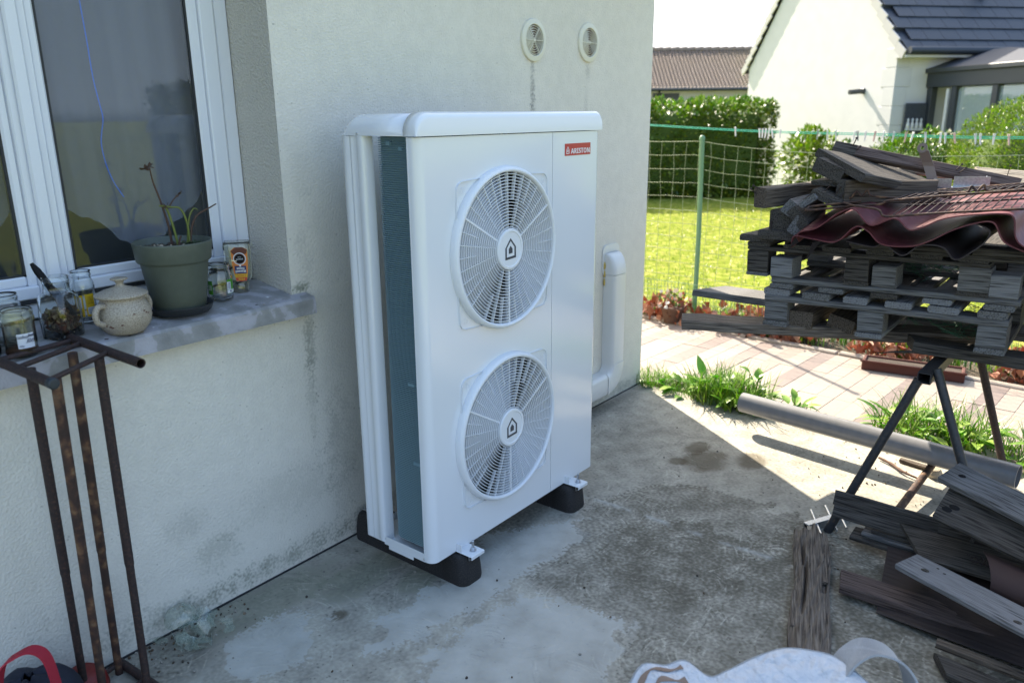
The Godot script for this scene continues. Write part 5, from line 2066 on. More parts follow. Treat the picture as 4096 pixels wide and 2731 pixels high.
func tree(at: Vector3, hgt: float, sd: int) -> void:
	rng.seed = sd * 77
	var labels := ["", "olive green tree across the lawn, mirrored leftmost in the window glass", "tallest tree across the lawn, mirrored in the window glass", "round tree across the lawn, third from the left in the reflection", "far spreading tree across the lawn behind the others", "rightmost tree across the lawn, mirrored at the edge of the glass"]
	var o := thing("garden_tree", labels[sd], "tree", at, 0.0, "trees across the lawn")
	var top := Vector3(0.2, hgt * 0.55, 0.1)
	part("trunk", tube_mesh(curve([Vector3.ZERO, Vector3(0.05, hgt * 0.25, 0), top], 4), [0.20, 0.19, 0.18, 0.17, 0.16, 0.15, 0.14, 0.13, 0.12], 8), M.trunk, o)
	var list := []
	for k in 7:
		var a := TAU * k / 7.0 + rng.randf()
		var tip := Vector3(cos(a), 0, sin(a)) * hgt * rng.randf_range(0.18, 0.34) + Vector3(0, hgt * rng.randf_range(0.45, 0.88), 0)
		var base := top * rng.randf_range(0.6, 1.0)
		part("limb", tube_mesh(curve([base, base.lerp(tip, 0.5) + Vector3(0, 0.15, 0), tip], 3), [0.08, 0.07, 0.06, 0.05, 0.04, 0.03, 0.02], 6), M.trunk, o)
		for q in 420:
			var d := Vector3(rng.randfn(), rng.randfn() * 0.75, rng.randfn()) * hgt * 0.095
			var c: Color = [Color(0.055, 0.085, 0.018), Color(0.08, 0.10, 0.025), Color(0.095, 0.085, 0.035)][rng.randi() % 3]
			list.append([Transform3D(any_turn().scaled(Vector3.ONE * rng.randf_range(0.7, 1.4)), tip + d), c])
	scatter("crown", leaf_mesh(0.28, 0.17), M.leaf_tree, list, o)


# ---------------------------------------------------------------- vents and pipe cover on the wall
func build_wall_fittings() -> void:
	var up := Basis(Vector3(1, 0, 0), Vector3(0, 0, 1), Vector3(0, -1, 0))
	for k in 2:
		var c: Vector3 = [Vector3(1.261, 1.905, 0.0), Vector3(1.708, 1.921, 0.0)][k]
		var v := thing("round_vent", ["round cream wall vent on the left, above a long dark stain", "round cream wall vent on the right, nearest the house corner"][k], "vent", c, 0.0, "round vents on the wall")
		var st := start()
		lathe(st, [Vector2(0.0895, 0.0), Vector2(0.0895, 0.007), Vector2(0.087, 0.010), Vector2(0.068, 0.0135), Vector2(0.0655, 0.012), Vector2(0.0655, 0.0)], 48, Transform3D(up, Vector3.ZERO), true)
		part("rim", done(st), M.cream, v)
		for q in 6:
			var rs := start()
			var r := 0.0095 + 0.0098 * q
			# louvre rings slope inwards
			lathe(rs, [Vector2(r + 0.0010, 0.0095), Vector2(r - 0.0010, 0.0095), Vector2(r + 0.0022, 0.001), Vector2(r + 0.0042, 0.001), Vector2(r + 0.0010, 0.0095)], 40, Transform3D(up, Vector3.ZERO), true)
			part("louvre", done(rs), M.cream, v)
		var sp := start()
		for a in ([0.0, PI * 0.30, PI * 0.70] if k == 0 else [0.0]):
			spoke(sp, a, -0.0655, 0.0655, 0.0020, 0.003, 0.0102)
		lathe(sp, [Vector2(0.006, 0.002), Vector2(0.006, 0.0112), Vector2(0.0, 0.0122)], 20, Transform3D(up, Vector3.ZERO), true)
		part("cross_bar", done(sp), M.cream, v)
		var bk := start()
		lathe(bk, [Vector2(0.0655, 0.0006), Vector2(0.0, 0.0006)], 32, Transform3D(up, Vector3.ZERO))
		part("insect_screen", done(bk), M.clay_brown, v)

	# white pipe cover: down the wall, round the bend and away behind the heat pump
	var d := thing("pipe_cover", "white plastic pipe cover running down the wall and bending behind the heat pump", "pipe cover", Vector3.ZERO)
	var xa := 1.906
	var xb := 2.032
	var w := xb - xa
	var dep := 0.072
	var prof := func(c: Vector3, right: Vector3) -> Array:
		# open trough section with rounded shoulders, from wall to wall
		var out := []
		for q in [[-0.5, 0.0], [-0.5, 0.62], [-0.48, 0.82], [-0.42, 0.95], [-0.34, 1.0], [0.34, 1.0], [0.42, 0.95], [0.48, 0.82], [0.5, 0.62], [0.5, 0.0]]:
			out.append(c + right * q[0] * w + Vector3(0, 0, q[1] * dep))
		return out
	var mx := (xa + xb) / 2.0
	var up_run := []
	for y in [0.245, 0.75]:
		up_run.append(prof.call(Vector3(mx, y, 0.001), Vector3(1, 0, 0)))
	part("straight_cover", sheet_mesh(up_run, 0.003), M.pvc_duct, d)
	# end cap closing onto the wall
	var cap := []
	for k in 8:
		var f := k / 7.0
		var a := PI / 2 * f
		var row := []
		for p in prof.call(Vector3(mx, 0.752 + 0.112 * sin(a), 0.001), Vector3(1, 0, 0)):
			row.append(Vector3(mx + (p.x - mx) * 1.03, p.y, p.z * (0.22 + 0.80 * cos(a))))
		cap.append(row)
	part("end_cap", sheet_mesh(cap, 0.003), M.pvc_duct, d)
	part("wall_flange", prism_mesh(round_rect(0.084, 0.085, 0.035), 0.006, Transform3D(Basis.IDENTITY, Vector3(mx, 0.825, 0.001))), M.pvc_duct, d)
	var fm := start()
	for q in [[-0.068, 0.80, 0.012], [-0.0665, 0.755, 0.010], [-0.068, 0.71, 0.008]]:
		lathe(fm, [Vector2(0, -0.022), Vector2(q[2] * 0.5, -0.016), Vector2(q[2] * 0.7, 0.0), Vector2(q[2] * 0.4, 0.016), Vector2(0, 0.022)], 10, Transform3D(Basis.IDENTITY, Vector3(mx + q[0], q[1], 0.008)))
	part("sealing_foam", done(fm), M.foam, d)
	# bend
	var bend := []
	var yc := 0.128
	for k in 11:
		var a := PI / 2 * k / 10.0
		var cc := Vector3(xa - 0.045, 0.245, 0.001)
		var rm := 0.045 + w / 2
		var right := Vector3(cos(a), -sin(a), 0)
		var row := []
		for p in prof.call(cc + right * rm, right):
			row.append(Vector3(p.x, p.y, p.z * 1.04 + 0.001))
		bend.append(row)
	bend.reverse()
	part("bend", sheet_mesh(bend, 0.003), M.pvc_duct, d)
	var lo := []
	for x in [0.98, xa - 0.046]:
		lo.append(prof.call(Vector3(x, 0.245 - 0.045 - w / 2, 0.001), Vector3(0, -1, 0)))
	part("straight_cover", sheet_mesh(lo, 0.003), M.pvc_duct, d)


# ---------------------------------------------------------------- things on the window sill
func sill_y(z: float) -> float:
	return lerpf(1.007, 1.038, clampf(-z / 0.20, 0.0, 1.0)) if z < 0.0 else lerpf(1.0072, 0.999, z / 0.046)


func jar(called: String, label: String, at: Vector3, outer: Array, m: Material, seg := 40, squash := Vector2.ONE, group := "") -> Node3D:
	var o := thing(called, label, "jar", at, 0.0, group)
	# one closed wall: up the outside, over the rim and down the inside
	var prof := outer.duplicate()
	for k in range(outer.size() - 1, 0, -1):
		var p: Vector2 = outer[k]
		prof.append(Vector2(maxf(0.0, p.x - 0.0042), maxf(p.y - (0.0015 if k == outer.size() - 1 else 0.0), 0.006)))
	prof.append(Vector2(0.0, 0.006))
	part("wall", lathe_mesh(prof, seg, Transform3D.IDENTITY, false, squash), m, o)
	return o


func label_patch(called: String, parent: Node, r: float, a0: float, a1: float, y0: float, y1: float, m: Material, squash := Vector2.ONE, lift := 0.0006) -> MeshInstance3D:
	var g := []
	var n := 14
	for i in n + 1:
		var a := lerpf(a0, a1, float(i) / n)
		g.append([Vector3(cos(a) * r * squash.x, y0, -sin(a) * r * squash.y), Vector3(cos(a) * r * squash.x, y1, -sin(a) * r * squash.y)])
	return part(called, sheet_mesh(g, 0.0004), m, parent)


func build_sill_things() -> void:
	var face := -2.02   # angle of the side that faces the camera
	# planter with a dead geranium
	var pot := thing("flower_pot", "grey green plastic flower pot with dead geranium stems on the window sill", "flower pot", Vector3(-0.487, sill_y(-0.055) + 0.006, -0.058))
	part("tub", lathe_mesh([Vector2(0, 0.004), Vector2(0.074, 0.004), Vector2(0.0765, 0.008), Vector2(0.0965, 0.148), Vector2(0.0985, 0.152), Vector2(0.104, 0.154), Vector2(0.107, 0.158), Vector2(0.1125, 0.208), Vector2(0.113, 0.212), Vector2(0.1115, 0.2135), Vector2(0.109, 0.212), Vector2(0.104, 0.172), Vector2(0.102, 0.165)], 56), M.pot, pot)
	var sl := []
	for i in 13:
		var row := []
		for j in 13:
			var u := Vector2(i - 6, j - 6) / 6.0
			var d := u.length()
			var s := u * (1.0 if d < 1e-6 else maxf(absf(u.x), absf(u.y)) / d)
			row.append(Vector3(s.x * 0.103, 0.188 + 0.004 * sin(i * 2.1) * cos(j * 1.7), s.y * 0.103))
		sl.append(row)
	for row in sl:
		row.reverse()
	part("soil", sheet_mesh(sl, 0.002), M.soil, pot)
	rng.seed = 201
	var gv := start()
	for k in 90:
		var a := rng.randf() * TAU
		var r := 0.10 * sqrt(rng.randf())
		var s := rng.randf_range(0.004, 0.010)
		lathe(gv, [Vector2(0, 0), Vector2(s, s * 0.4), Vector2(s * 0.6, s), Vector2(0, s * 1.1)], 5, Transform3D(any_turn(), Vector3(cos(a) * r, 0.192, sin(a) * r)), true)
	var gvl := start()
	for k in 26:
		var a := rng.randf() * TAU
		var r := 0.095 * sqrt(rng.randf())
		var s := rng.randf_range(0.005, 0.011)
		lathe(gvl, [Vector2(0, 0), Vector2(s, s * 0.4), Vector2(s * 0.6, s), Vector2(0, s * 1.1)], 5, Transform3D(any_turn(), Vector3(cos(a) * r, 0.194, sin(a) * r)), true)
	stuff(part("pebbles", done(gv), M.trunk, pot))
	stuff(part("pale_pebbles", done(gvl), M.stone, pot))
	var stem := func(pts: Array, r0: float, r1: float, m: Material) -> void:
		var c := curve(pts, 5)
		var rr := []
		for i in c.size():
			rr.append(lerpf(r0, r1, float(i) / (c.size() - 1)) * (1.0 + 0.25 * absf(sin(i * 1.9))))
		part("stem", tube_mesh(c, rr, 7), m, pot)
	# tall bare stem with withered flower, curled stem, and the long one reaching right
	stem.call([Vector3(0.010, 0.18, -0.02), Vector3(0.008, 0.25, -0.022), Vector3(-0.004, 0.33, -0.03), Vector3(-0.016, 0.385, -0.035), Vector3(-0.020, 0.428, -0.037)], 0.0036, 0.0016, M.dead_stem)
	stem.call([Vector3(0.020, 0.18, 0.0), Vector3(0.014, 0.235, -0.002), Vector3(0.004, 0.295, -0.006), Vector3(-0.004, 0.312, -0.010), Vector3(-0.018, 0.318, -0.014)], 0.0034, 0.0024, M.green_stem)
	stem.call([Vector3(0.052, 0.18, 0.008), Vector3(0.050, 0.26, 0.010), Vector3(0.036, 0.305, 0.006), Vector3(0.010, 0.312, 0.0), Vector3(-0.012, 0.318, -0.008)], 0.003, 0.0022, M.green_stem)
	stem.call([Vector3(0.052, 0.19, 0.01), Vector3(0.062, 0.245, 0.012), Vector3(0.082, 0.282, 0.016), Vector3(0.118, 0.300, 0.024), Vector3(0.142, 0.312, 0.03)], 0.0032, 0.0016, M.dead_stem)
	stem.call([Vector3(0.048, 0.19, 0.0), Vector3(0.058, 0.25, 0.0), Vector3(0.068, 0.286, 0.002), Vector3(0.082, 0.302, 0.004), Vector3(0.092, 0.296, 0.006)], 0.0026, 0.0012, M.green_stem)
	stem.call([Vector3(0.006, 0.312, -0.004), Vector3(0.022, 0.334, 0.0), Vector3(0.036, 0.345, 0.004)], 0.0022, 0.0012, M.dead_stem)
	stem.call([Vector3(0.012, 0.18, 0.012), Vector3(0.016, 0.21, 0.014), Vector3(0.022, 0.226, 0.016)], 0.0030, 0.0022, M.dead_stem)
	for q in [[-0.021, 0.430, -0.037, 8], [-0.034, 0.424, -0.039, 5], [0.0, 0.316, -0.004, 9], [0.040, 0.347, 0.004, 4]]:
		var wl := start()
		for k in q[3]:
			var t := any_turn()
			quad(wl, t * Vector3(0, 0, 0), t * Vector3(0.010, 0.004, 0.002), t * Vector3(0.012, 0.010, 0.006), t * Vector3(0.002, 0.008, 0.004))
			quad(wl, t * Vector3(0.002, 0.008, 0.004), t * Vector3(0.012, 0.010, 0.006), t * Vector3(0.010, 0.004, 0.001), t * Vector3(0, 0, -0.001))
		part("withered_flower", done(wl), M.dead_stem, pot, Transform3D(Basis.IDENTITY, Vector3(q[0], q[1], q[2])))
	var gl := []
	for k in 26:
		gl.append([Transform3D(Basis(Vector3.UP, rng.randf() * TAU) * Basis(Vector3(1, 0, 0), -0.5), Vector3(0.045 + rng.randf_range(-0.02, 0.025), 0.192, 0.012 + rng.randf_range(-0.02, 0.02))), Color(0.05, 0.075, 0.035)])
	scatter("small_leaves", leaf_mesh(0.03, 0.009), M.leaf_tree, gl, pot)
	var sc := thing("pot_saucer", "black plastic saucer under the grey green flower pot", "saucer", Vector3(-0.487, sill_y(-0.055), -0.058))
	part("dish", lathe_mesh([Vector2(0, 0.0), Vector2(0.082, 0.0), Vector2(0.09, 0.004), Vector2(0.099, 0.024), Vector2(0.1005, 0.026), Vector2(0.098, 0.026), Vector2(0.088, 0.007), Vector2(0.0, 0.0055)], 48), M.saucer, sc)

	# stoneware crock
	var cr := thing("stoneware_crock", "speckled cream stoneware crock with lid and two handles beside the flower pot", "crock", Vector3(-0.690, sill_y(0.01), 0.004))
	part("body", lathe_mesh([Vector2(0, 0), Vector2(0.044, 0.0), Vector2(0.052, 0.004), Vector2(0.068, 0.026), Vector2(0.0735, 0.048), Vector2(0.071, 0.068), Vector2(0.063, 0.085), Vector2(0.058, 0.094), Vector2(0.057, 0.102), Vector2(0.060, 0.108)], 48), M.stoneware, cr)
	var lidp := part("lid", lathe_mesh([Vector2(0.060, 0.1035), Vector2(0.0685, 0.105), Vector2(0.0705, 0.109), Vector2(0.068, 0.113), Vector2(0.053, 0.119), Vector2(0.048, 0.1215), Vector2(0.022, 0.130), Vector2(0.012, 0.134), Vector2(0.0095, 0.140), Vector2(0.012, 0.147), Vector2(0.0225, 0.1515), Vector2(0.0235, 0.1545), Vector2(0.017, 0.1565), Vector2(0.0, 0.1545)], 48), M.stoneware, cr)
	for s in [-1.0, 1.0]:
		var a := -2.85 if s < 0 else -2.85 + PI
		var dd := Vector3(cos(a), 0, -sin(a))
		var hp := curve([dd * 0.058 + Vector3(0, 0.086, 0), dd * 0.082 + Vector3(0, 0.088, 0), dd * 0.094 + Vector3(0, 0.070, 0), dd * 0.090 + Vector3(0, 0.048, 0), dd * 0.070 + Vector3(0, 0.036, 0)], 5)
		part("handle", tube_mesh(hp, 0.0085, 10), M.stoneware, cr)
	var chips := start()
	rng.seed = 203
	for q in [[-1.65, 0.062, 0.0715], [-1.18, 0.066, 0.0712], [-1.0, 0.057, 0.0728], [-2.12, 0.035, 0.0710], [-2.58, 0.031, 0.0698], [-2.74, 0.034, 0.0708], [-2.50, 0.028, 0.0690], [-1.10, 0.060, 0.0722]]:
		var n := Vector3(cos(q[0]), 0.05, -sin(q[0]))
		lathe(chips, [Vector2(0.0045, 0.0), Vector2(0.003, 0.0005), Vector2(0.0, 0.0006)], 5, frame(Vector3(n.x * q[2], q[1], n.z * q[2]), n), true, Vector2(1.0, 0.5))
	part("red_flake", done(chips), M.terracotta, cr)

	# square jar with twigs and snail shells
	var sj := thing("square_jar", "square glass jar half full of wood chips with a black handle sticking out", "jar", Vector3(-0.835, sill_y(-0.045), -0.050))
	sj.rotation.y = 0.5
	var sq := start()
	var lv := [[0.0, 0.036, 0.014], [0.004, 0.040, 0.014], [0.06, 0.041, 0.012], [0.115, 0.039, 0.014], [0.126, 0.036, 0.03], [0.130, 0.0335, 0.0335], [0.152, 0.033, 0.033], [0.153, 0.0345, 0.0345], [0.157, 0.0345, 0.0345], [0.158, 0.033, 0.033], [0.166, 0.0335, 0.0335], [0.169, 0.032, 0.032]]
	var first := []
	var last := []
	for pass_ in 2:
		var rr := []
		if pass_ == 1:
			first = last
		for q in lv:
			var ring := []
			for p in round_rect(q[1] - 0.0038 * pass_, q[1] - 0.0038 * pass_, minf(q[2], q[1] - 0.0038 * pass_), 5):
				ring.append(Vector3(p.x, maxf(q[0], 0.007 * pass_), -p.y))
			rr.append(ring)
		last = rr[rr.size() - 1]
		sq.set_smooth_group(1 + pass_)
		var n: int = rr[0].size()
		for k in rr.size() - 1:
			for i in n:
				var j := (i + 1) % n
				if pass_ == 0:
					quad(sq, rr[k][i], rr[k][j], rr[k + 1][j], rr[k + 1][i])
				else:
					quad(sq, rr[k][j], rr[k][i], rr[k + 1][i], rr[k + 1][j])
		sq.set_smooth_group(-1)
		for i in n:
			var j := (i + 1) % n
			if pass_ == 1:
				quad(sq, first[i], first[j], rr[rr.size() - 1][j], rr[rr.size() - 1][i])
			if pass_ == 0:
				tri(sq, Vector3(0, 0, 0), rr[0][i], rr[0][j])
			else:
				tri(sq, Vector3(0, 0.007, 0), rr[0][j], rr[0][i])
	part("wall", done(sq), M.jar, sj)
	var ch := start()
	var ch2 := start()
	var ch3 := start()
	for k in 520:
		var s := rng.randf_range(0.004, 0.011)
		var y := 0.011 + 0.068 * pow(rng.randf(), 0.9)
		var p := Vector3(rng.randf_range(-0.029, 0.029), y, rng.randf_range(-0.029, 0.029))
		var which: SurfaceTool = [ch, ch, ch2, ch3][rng.randi() % 4]
		box(which, Vector3(-s, -s * 0.16, -s * 0.5), Vector3(s, s * 0.16, s * 0.5), 0.0, Transform3D(any_turn(), p))
	stuff(part("wood_chips", done(ch), M.chip_brown, sj))
	stuff(part("pale_chips", done(ch2), M.chip_pale, sj))
	stuff(part("reddish_chips", done(ch3), M.chip_red, sj))
	var hd := thing("tool_handle", "black plastic handle leaning out of the square jar of wood chips", "handle", Vector3(-0.835, sill_y(-0.045), -0.050))
	var hx := start()
	var a0 := Vector3(0.022, 0.058, 0.020)
	var a1 := Vector3(-0.036, 0.205, -0.040)
	var pts := []
	var rad := []
	for k in 15:
		var f := k / 14.0
		pts.append(a0.lerp(a1, f))
		rad.append((0.0118 if f < 0.45 else 0.0098) * (1.0 + (0.10 * sin(f * 40.0) if f > 0.3 and f < 0.6 else 0.0)) * (1.0 if f < 0.88 else lerpf(1.0, 0.45, (f - 0.88) / 0.12)))
	tube(hx, pts, rad, 10)
	part("grip", done(hx), M.black, hd)

	# slim jar with yellow label
	var yj := jar("jar", "slim clear glass jar with bright yellow paper labels behind the crock", Vector3(-0.738, sill_y(-0.125), -0.122), [Vector2(0, 0), Vector2(0.026, 0), Vector2(0.0295, 0.005), Vector2(0.0305, 0.03), Vector2(0.0305, 0.092), Vector2(0.0325, 0.104), Vector2(0.031, 0.115), Vector2(0.0265, 0.127), Vector2(0.0262, 0.132), Vector2(0.0278, 0.134), Vector2(0.0278, 0.138), Vector2(0.0262, 0.140), Vector2(0.0262, 0.147), Vector2(0.0270, 0.149)], M.jar)
	var ya := label_patch("label", yj, 0.0309, face - 0.72, face - 0.06, 0.020, 0.082, M.yellow)
	label_patch("label_text_field", yj, 0.0312, face - 0.60, face - 0.20, 0.045, 0.076, M.paper)
	label_patch("label", yj, 0.0309, face + 0.12, face + 0.95, 0.020, 0.084, M.yellow)
	label_patch("barcode_field", yj, 0.0312, face + 0.25, face + 0.9, 0.026, 0.046, M.paper)
	for k in 6:
		label_patch("barcode_line", yj, 0.0314, face + 0.30, face + 0.85, 0.028 + k * 0.0028, 0.029 + k * 0.0028, M.ink)
	for k in 7:
		label_patch("print_line", yj, 0.0312, face + 0.30, face + 0.86 - 0.1 * (k % 3), 0.056 + k * 0.0032, 0.0568 + k * 0.0032, M.brown_label)
	for k in 5:
		label_patch("print_line", yj, 0.0314, face - 0.56, face - 0.26 - 0.05 * (k % 2), 0.050 + k * 0.0045, 0.0508 + k * 0.0045, M.red_print)
	label_patch("label_mark", yj, 0.0312, face - 0.52, face - 0.32, 0.026, 0.038, M.green_label)

	# jam jar with handwritten paper label
	var cj := jar("jar", "small jam jar with white handwritten paper label at the front left of the sill", Vector3(-0.963, sill_y(0.012), 0.008), [Vector2(0, 0), Vector2(0.034, 0), Vector2(0.0375, 0.004), Vector2(0.0385, 0.012), Vector2(0.0365, 0.022), Vector2(0.0375, 0.030), Vector2(0.0375, 0.082), Vector2(0.0395, 0.092), Vector2(0.0385, 0.102), Vector2(0.0365, 0.106), Vector2(0.0380, 0.109), Vector2(0.0380, 0.118), Vector2(0.0365, 0.121)], M.jar_brown)
	label_patch("label", cj, 0.0378, face - 0.10, face + 0.98, 0.024, 0.062, M.paper)
	for q in [["Confiture", 0.25, 0.054, 0.0075, 0.027], ["Bonne", 0.80, 0.056, 0.0070, 0.017], ["Abri", 0.70, 0.0435, 0.0110, 0.021], ["450g", 0.12, 0.0300, 0.0045, 0.011]]:
		var a: float = face + q[1]
		var n := Vector3(cos(a), 0, -sin(a))
		var slant := Vector3(-sin(a), 0.0, -cos(a))
		lettering(cj, q[0], n * 0.0386 + Vector3(0, q[2], 0), slant, Vector3(0, 1, 0) + slant * 0.3, q[3], M.ink, q[4], false, true)
	part("residue", lathe_mesh([Vector2(0, 0.007), Vector2(0.0345, 0.008), Vector2(0.0345, 0.021), Vector2(0, 0.022)], 32), M.clay_brown, cj)
	# empty jar behind it
	jar("jar", "clear empty glass jar at the left photo edge, behind the jam jar", Vector3(-0.955, sill_y(-0.075), -0.088), [Vector2(0, 0), Vector2(0.036, 0), Vector2(0.040, 0.005), Vector2(0.041, 0.03), Vector2(0.041, 0.086), Vector2(0.040, 0.098), Vector2(0.034, 0.111), Vector2(0.0335, 0.117), Vector2(0.0352, 0.119), Vector2(0.0352, 0.124), Vector2(0.0335, 0.126), Vector2(0.0335, 0.132)], M.jar)
	var bj := jar("jar", "dark jar of snail shells cut off by the left photo edge", Vector3(-1.035, sill_y(-0.02), -0.032), [Vector2(0, 0), Vector2(0.033, 0), Vector2(0.036, 0.004), Vector2(0.037, 0.03), Vector2(0.037, 0.085), Vector2(0.033, 0.098), Vector2(0.033, 0.110)], M.jar)
	part("contents", lathe_mesh([Vector2(0, 0.007), Vector2(0.032, 0.008), Vector2(0.033, 0.06), Vector2(0.02, 0.066), Vector2(0, 0.064)], 24), M.rust, bj)

	# clear jar with green label, right of the flower pot
	var gj := jar("jar", "clear glass jar with white and green label between flower pot and coffee jar", Vector3(-0.327, sill_y(-0.085), -0.088), [Vector2(0, 0), Vector2(0.034, 0), Vector2(0.0385, 0.004), Vector2(0.0395, 0.015), Vector2(0.0395, 0.072), Vector2(0.036, 0.088), Vector2(0.0335, 0.096), Vector2(0.033, 0.100), Vector2(0.0350, 0.102), Vector2(0.0350, 0.107), Vector2(0.0335, 0.109), Vector2(0.0335, 0.116), Vector2(0.0345, 0.118)], M.jar)
	label_patch("label", gj, 0.0398, face + 0.48, face + 1.3, 0.022, 0.068, M.green_label)
	label_patch("barcode_field", gj, 0.0401, face + 0.46, face + 0.85, 0.036, 0.060, M.paper)
	for k in 7:
		label_patch("barcode_line", gj, 0.0403, face + 0.50, face + 0.82, 0.039 + k * 0.0028, 0.0402 + k * 0.0028, M.ink)
	label_patch("label_foot", gj, 0.0401, face + 0.46, face + 1.3, 0.0235, 0.0345, M.paper)
	label_patch("label_mark", gj, 0.0403, face + 0.72, face + 0.86, 0.026, 0.0325, M.ink)
	label_patch("label", gj, 0.0398, face - 1.25, face - 0.72, 0.022, 0.066, M.green_label)
	for k in 6:
		label_patch("barcode_line", gj, 0.0401, face - 1.15, face - 0.8, 0.036 + k * 0.003, 0.0374 + k * 0.003, M.paper)

	# coffee jar standing upside down
	var kj := thing("coffee_jar", "tall rectangular coffee jar standing upside down by the window reveal", "jar", Vector3(-0.232, sill_y(-0.115), -0.118))
	kj.rotation.y = -0.62
	var kq := start()
	var bot0 := []
	var kl := [[0.0, 0.026, 0.026, 0.026], [0.004, 0.0275, 0.0275, 0.0275], [0.030, 0.0275, 0.0275, 0.0275], [0.033, 0.0255, 0.0255, 0.0255], [0.036, 0.030, 0.026, 0.022], [0.046, 0.040, 0.029, 0.018], [0.10, 0.0425, 0.031, 0.016], [0.155, 0.044, 0.032, 0.016], [0.165, 0.0425, 0.0305, 0.018], [0.170, 0.038, 0.026, 0.018]]
	for pass_ in 2:
		var rr := []
		for q in kl:
			var ring := []
			var e := 0.0035 * pass_
			for p in round_rect(q[1] - e, q[2] - e, minf(q[3], minf(q[1], q[2]) - e), 5):
				ring.append(Vector3(p.x, minf(q[0], 0.17 - e * 2.0), -p.y))
			rr.append(ring)
		var n: int = rr[0].size()
		kq.set_smooth_group(1 + pass_)
		for k in rr.size() - 1:
			for i in n:
				var j := (i + 1) % n
				if pass_ == 0:
					quad(kq, rr[k][i], rr[k][j], rr[k + 1][j], rr[k + 1][i])
				else:
					quad(kq, rr[k][j], rr[k][i], rr[k + 1][i], rr[k + 1][j])
		kq.set_smooth_group(-1)
		if pass_ == 0:
			bot0 = rr[0]
		else:
			for i in n:
				var j := (i + 1) % n
				quad(kq, bot0[j], bot0[i], rr[0][i], rr[0][j])
		var top: Array = rr[rr.size() - 1]
		for i in n:
			var j := (i + 1) % n
			if pass_ == 0:
				tri(kq, Vector3(0, 0.170, 0), top[j], top[i])
			else:
				tri(kq, Vector3(0, 0.166, 0), top[i], top[j])
	part("wall", done(kq), M.jar_brown, kj)
	var rim := start()
	var edge_pts := []
	for p in round_rect(0.0405, 0.0285, 0.017, 6):
		edge_pts.append(Vector3(p.x, 0.168, -p.y))
	edge_pts.append(edge_pts[0])
	tube(rim, edge_pts, 0.0022, 6)
	part("base_edge", done(rim), M.jar_brown_edge, kj)
	# the label, printed upside down because the jar stands on its lid end
	var lf := Transform3D(Basis(Vector3(0, 0, 1), PI), Vector3(0.006, 0.098, 0.0325))
	var lb := func(called: String, poly: PackedVector2Array, lift: float, m: Material) -> void:
		prism_wrap(called, poly, lift, m, kj, lf)
	lb.call("label", PackedVector2Array([Vector2(-0.026, -0.048), Vector2(-0.012, -0.056), Vector2(0.014, -0.056), Vector2(0.026, -0.046), Vector2(0.025, 0.0), Vector2(0.021, 0.034), Vector2(0.017, 0.054), Vector2(-0.017, 0.054), Vector2(-0.021, 0.034), Vector2(-0.025, 0.0)]), 0.0002, M.orange)
	lb.call("label_top", PackedVector2Array([Vector2(-0.026, -0.046), Vector2(-0.012, -0.056), Vector2(0.010, -0.056), Vector2(0.026, -0.044), Vector2(0.018, -0.032), Vector2(-0.004, -0.028), Vector2(-0.022, -0.034)]), 0.0005, M.brown_label)
	var disc := func(r: float, c: Vector2, sx: float) -> PackedVector2Array:
		var o := PackedVector2Array()
		for k in 24:
			o.append(c + Vector2(cos(TAU * k / 24.0) * r * sx, sin(TAU * k / 24.0) * r))
		return o
	lb.call("cup_rim", disc.call(0.0205, Vector2(0, -0.018), 1.0), 0.0008, M.paper)
	lb.call("cup", disc.call(0.0175, Vector2(0, -0.018), 1.0), 0.0011, M.brown_label)
	lb.call("cup_coffee", disc.call(0.0150, Vector2(0, -0.018), 1.0), 0.0013, M.black)
	lb.call("spoon", PackedVector2Array([Vector2(0.010, -0.012), Vector2(0.026, -0.016), Vector2(0.026, -0.012), Vector2(0.010, -0.009)]), 0.0015, M.steel)
	lb.call("name_field", PackedVector2Array([Vector2(-0.018, 0.006), Vector2(0.018, 0.005), Vector2(0.018, 0.031), Vector2(-0.018, 0.032)]), 0.0010, M.navy_print)
	lb.call("drop", PackedVector2Array([Vector2(-0.0028, 0.004), Vector2(0.0, 0.0), Vector2(0.003, 0.004), Vector2(0.002, 0.0085), Vector2(-0.002, 0.0085)]), 0.0014, M.white_print)
	lb.call("price_field", PackedVector2Array([Vector2(-0.0205, 0.0335), Vector2(0.0205, 0.0325), Vector2(0.0185, 0.0445), Vector2(-0.0185, 0.0445)]), 0.0010, M.yellow)
	lb.call("price_foot", PackedVector2Array([Vector2(-0.0185, 0.045), Vector2(0.0185, 0.045), Vector2(0.0165, 0.0555), Vector2(0.0, 0.0575), Vector2(-0.0165, 0.0555)]), 0.0010, M.red_print)
	for q in [["House", 0.0145, 0.0078, 0.024, M.white_print, true], ["Maxwell", 0.0240, 0.0085, 0.032, M.white_print, true], ["CHOC", 0.039, 0.0080, 0.030, M.red_print, false], ["PRIX", 0.0502, 0.0072, 0.020, M.yellow, true], ["QUALITÉ", -0.0165, 0.0058, 0.022, M.paper, true], ["FILTRE", -0.0235, 0.0030, 0.010, M.paper, false]]:
		lettering(kj, q[0], Vector3(0.006, 0.098 - q[1], 0.0345), Vector3(-1, 0, 0), Vector3(0, -1, 0), q[2], q[4], q[3], q[5])

	# crumbs on the sill
	rng.seed = 207
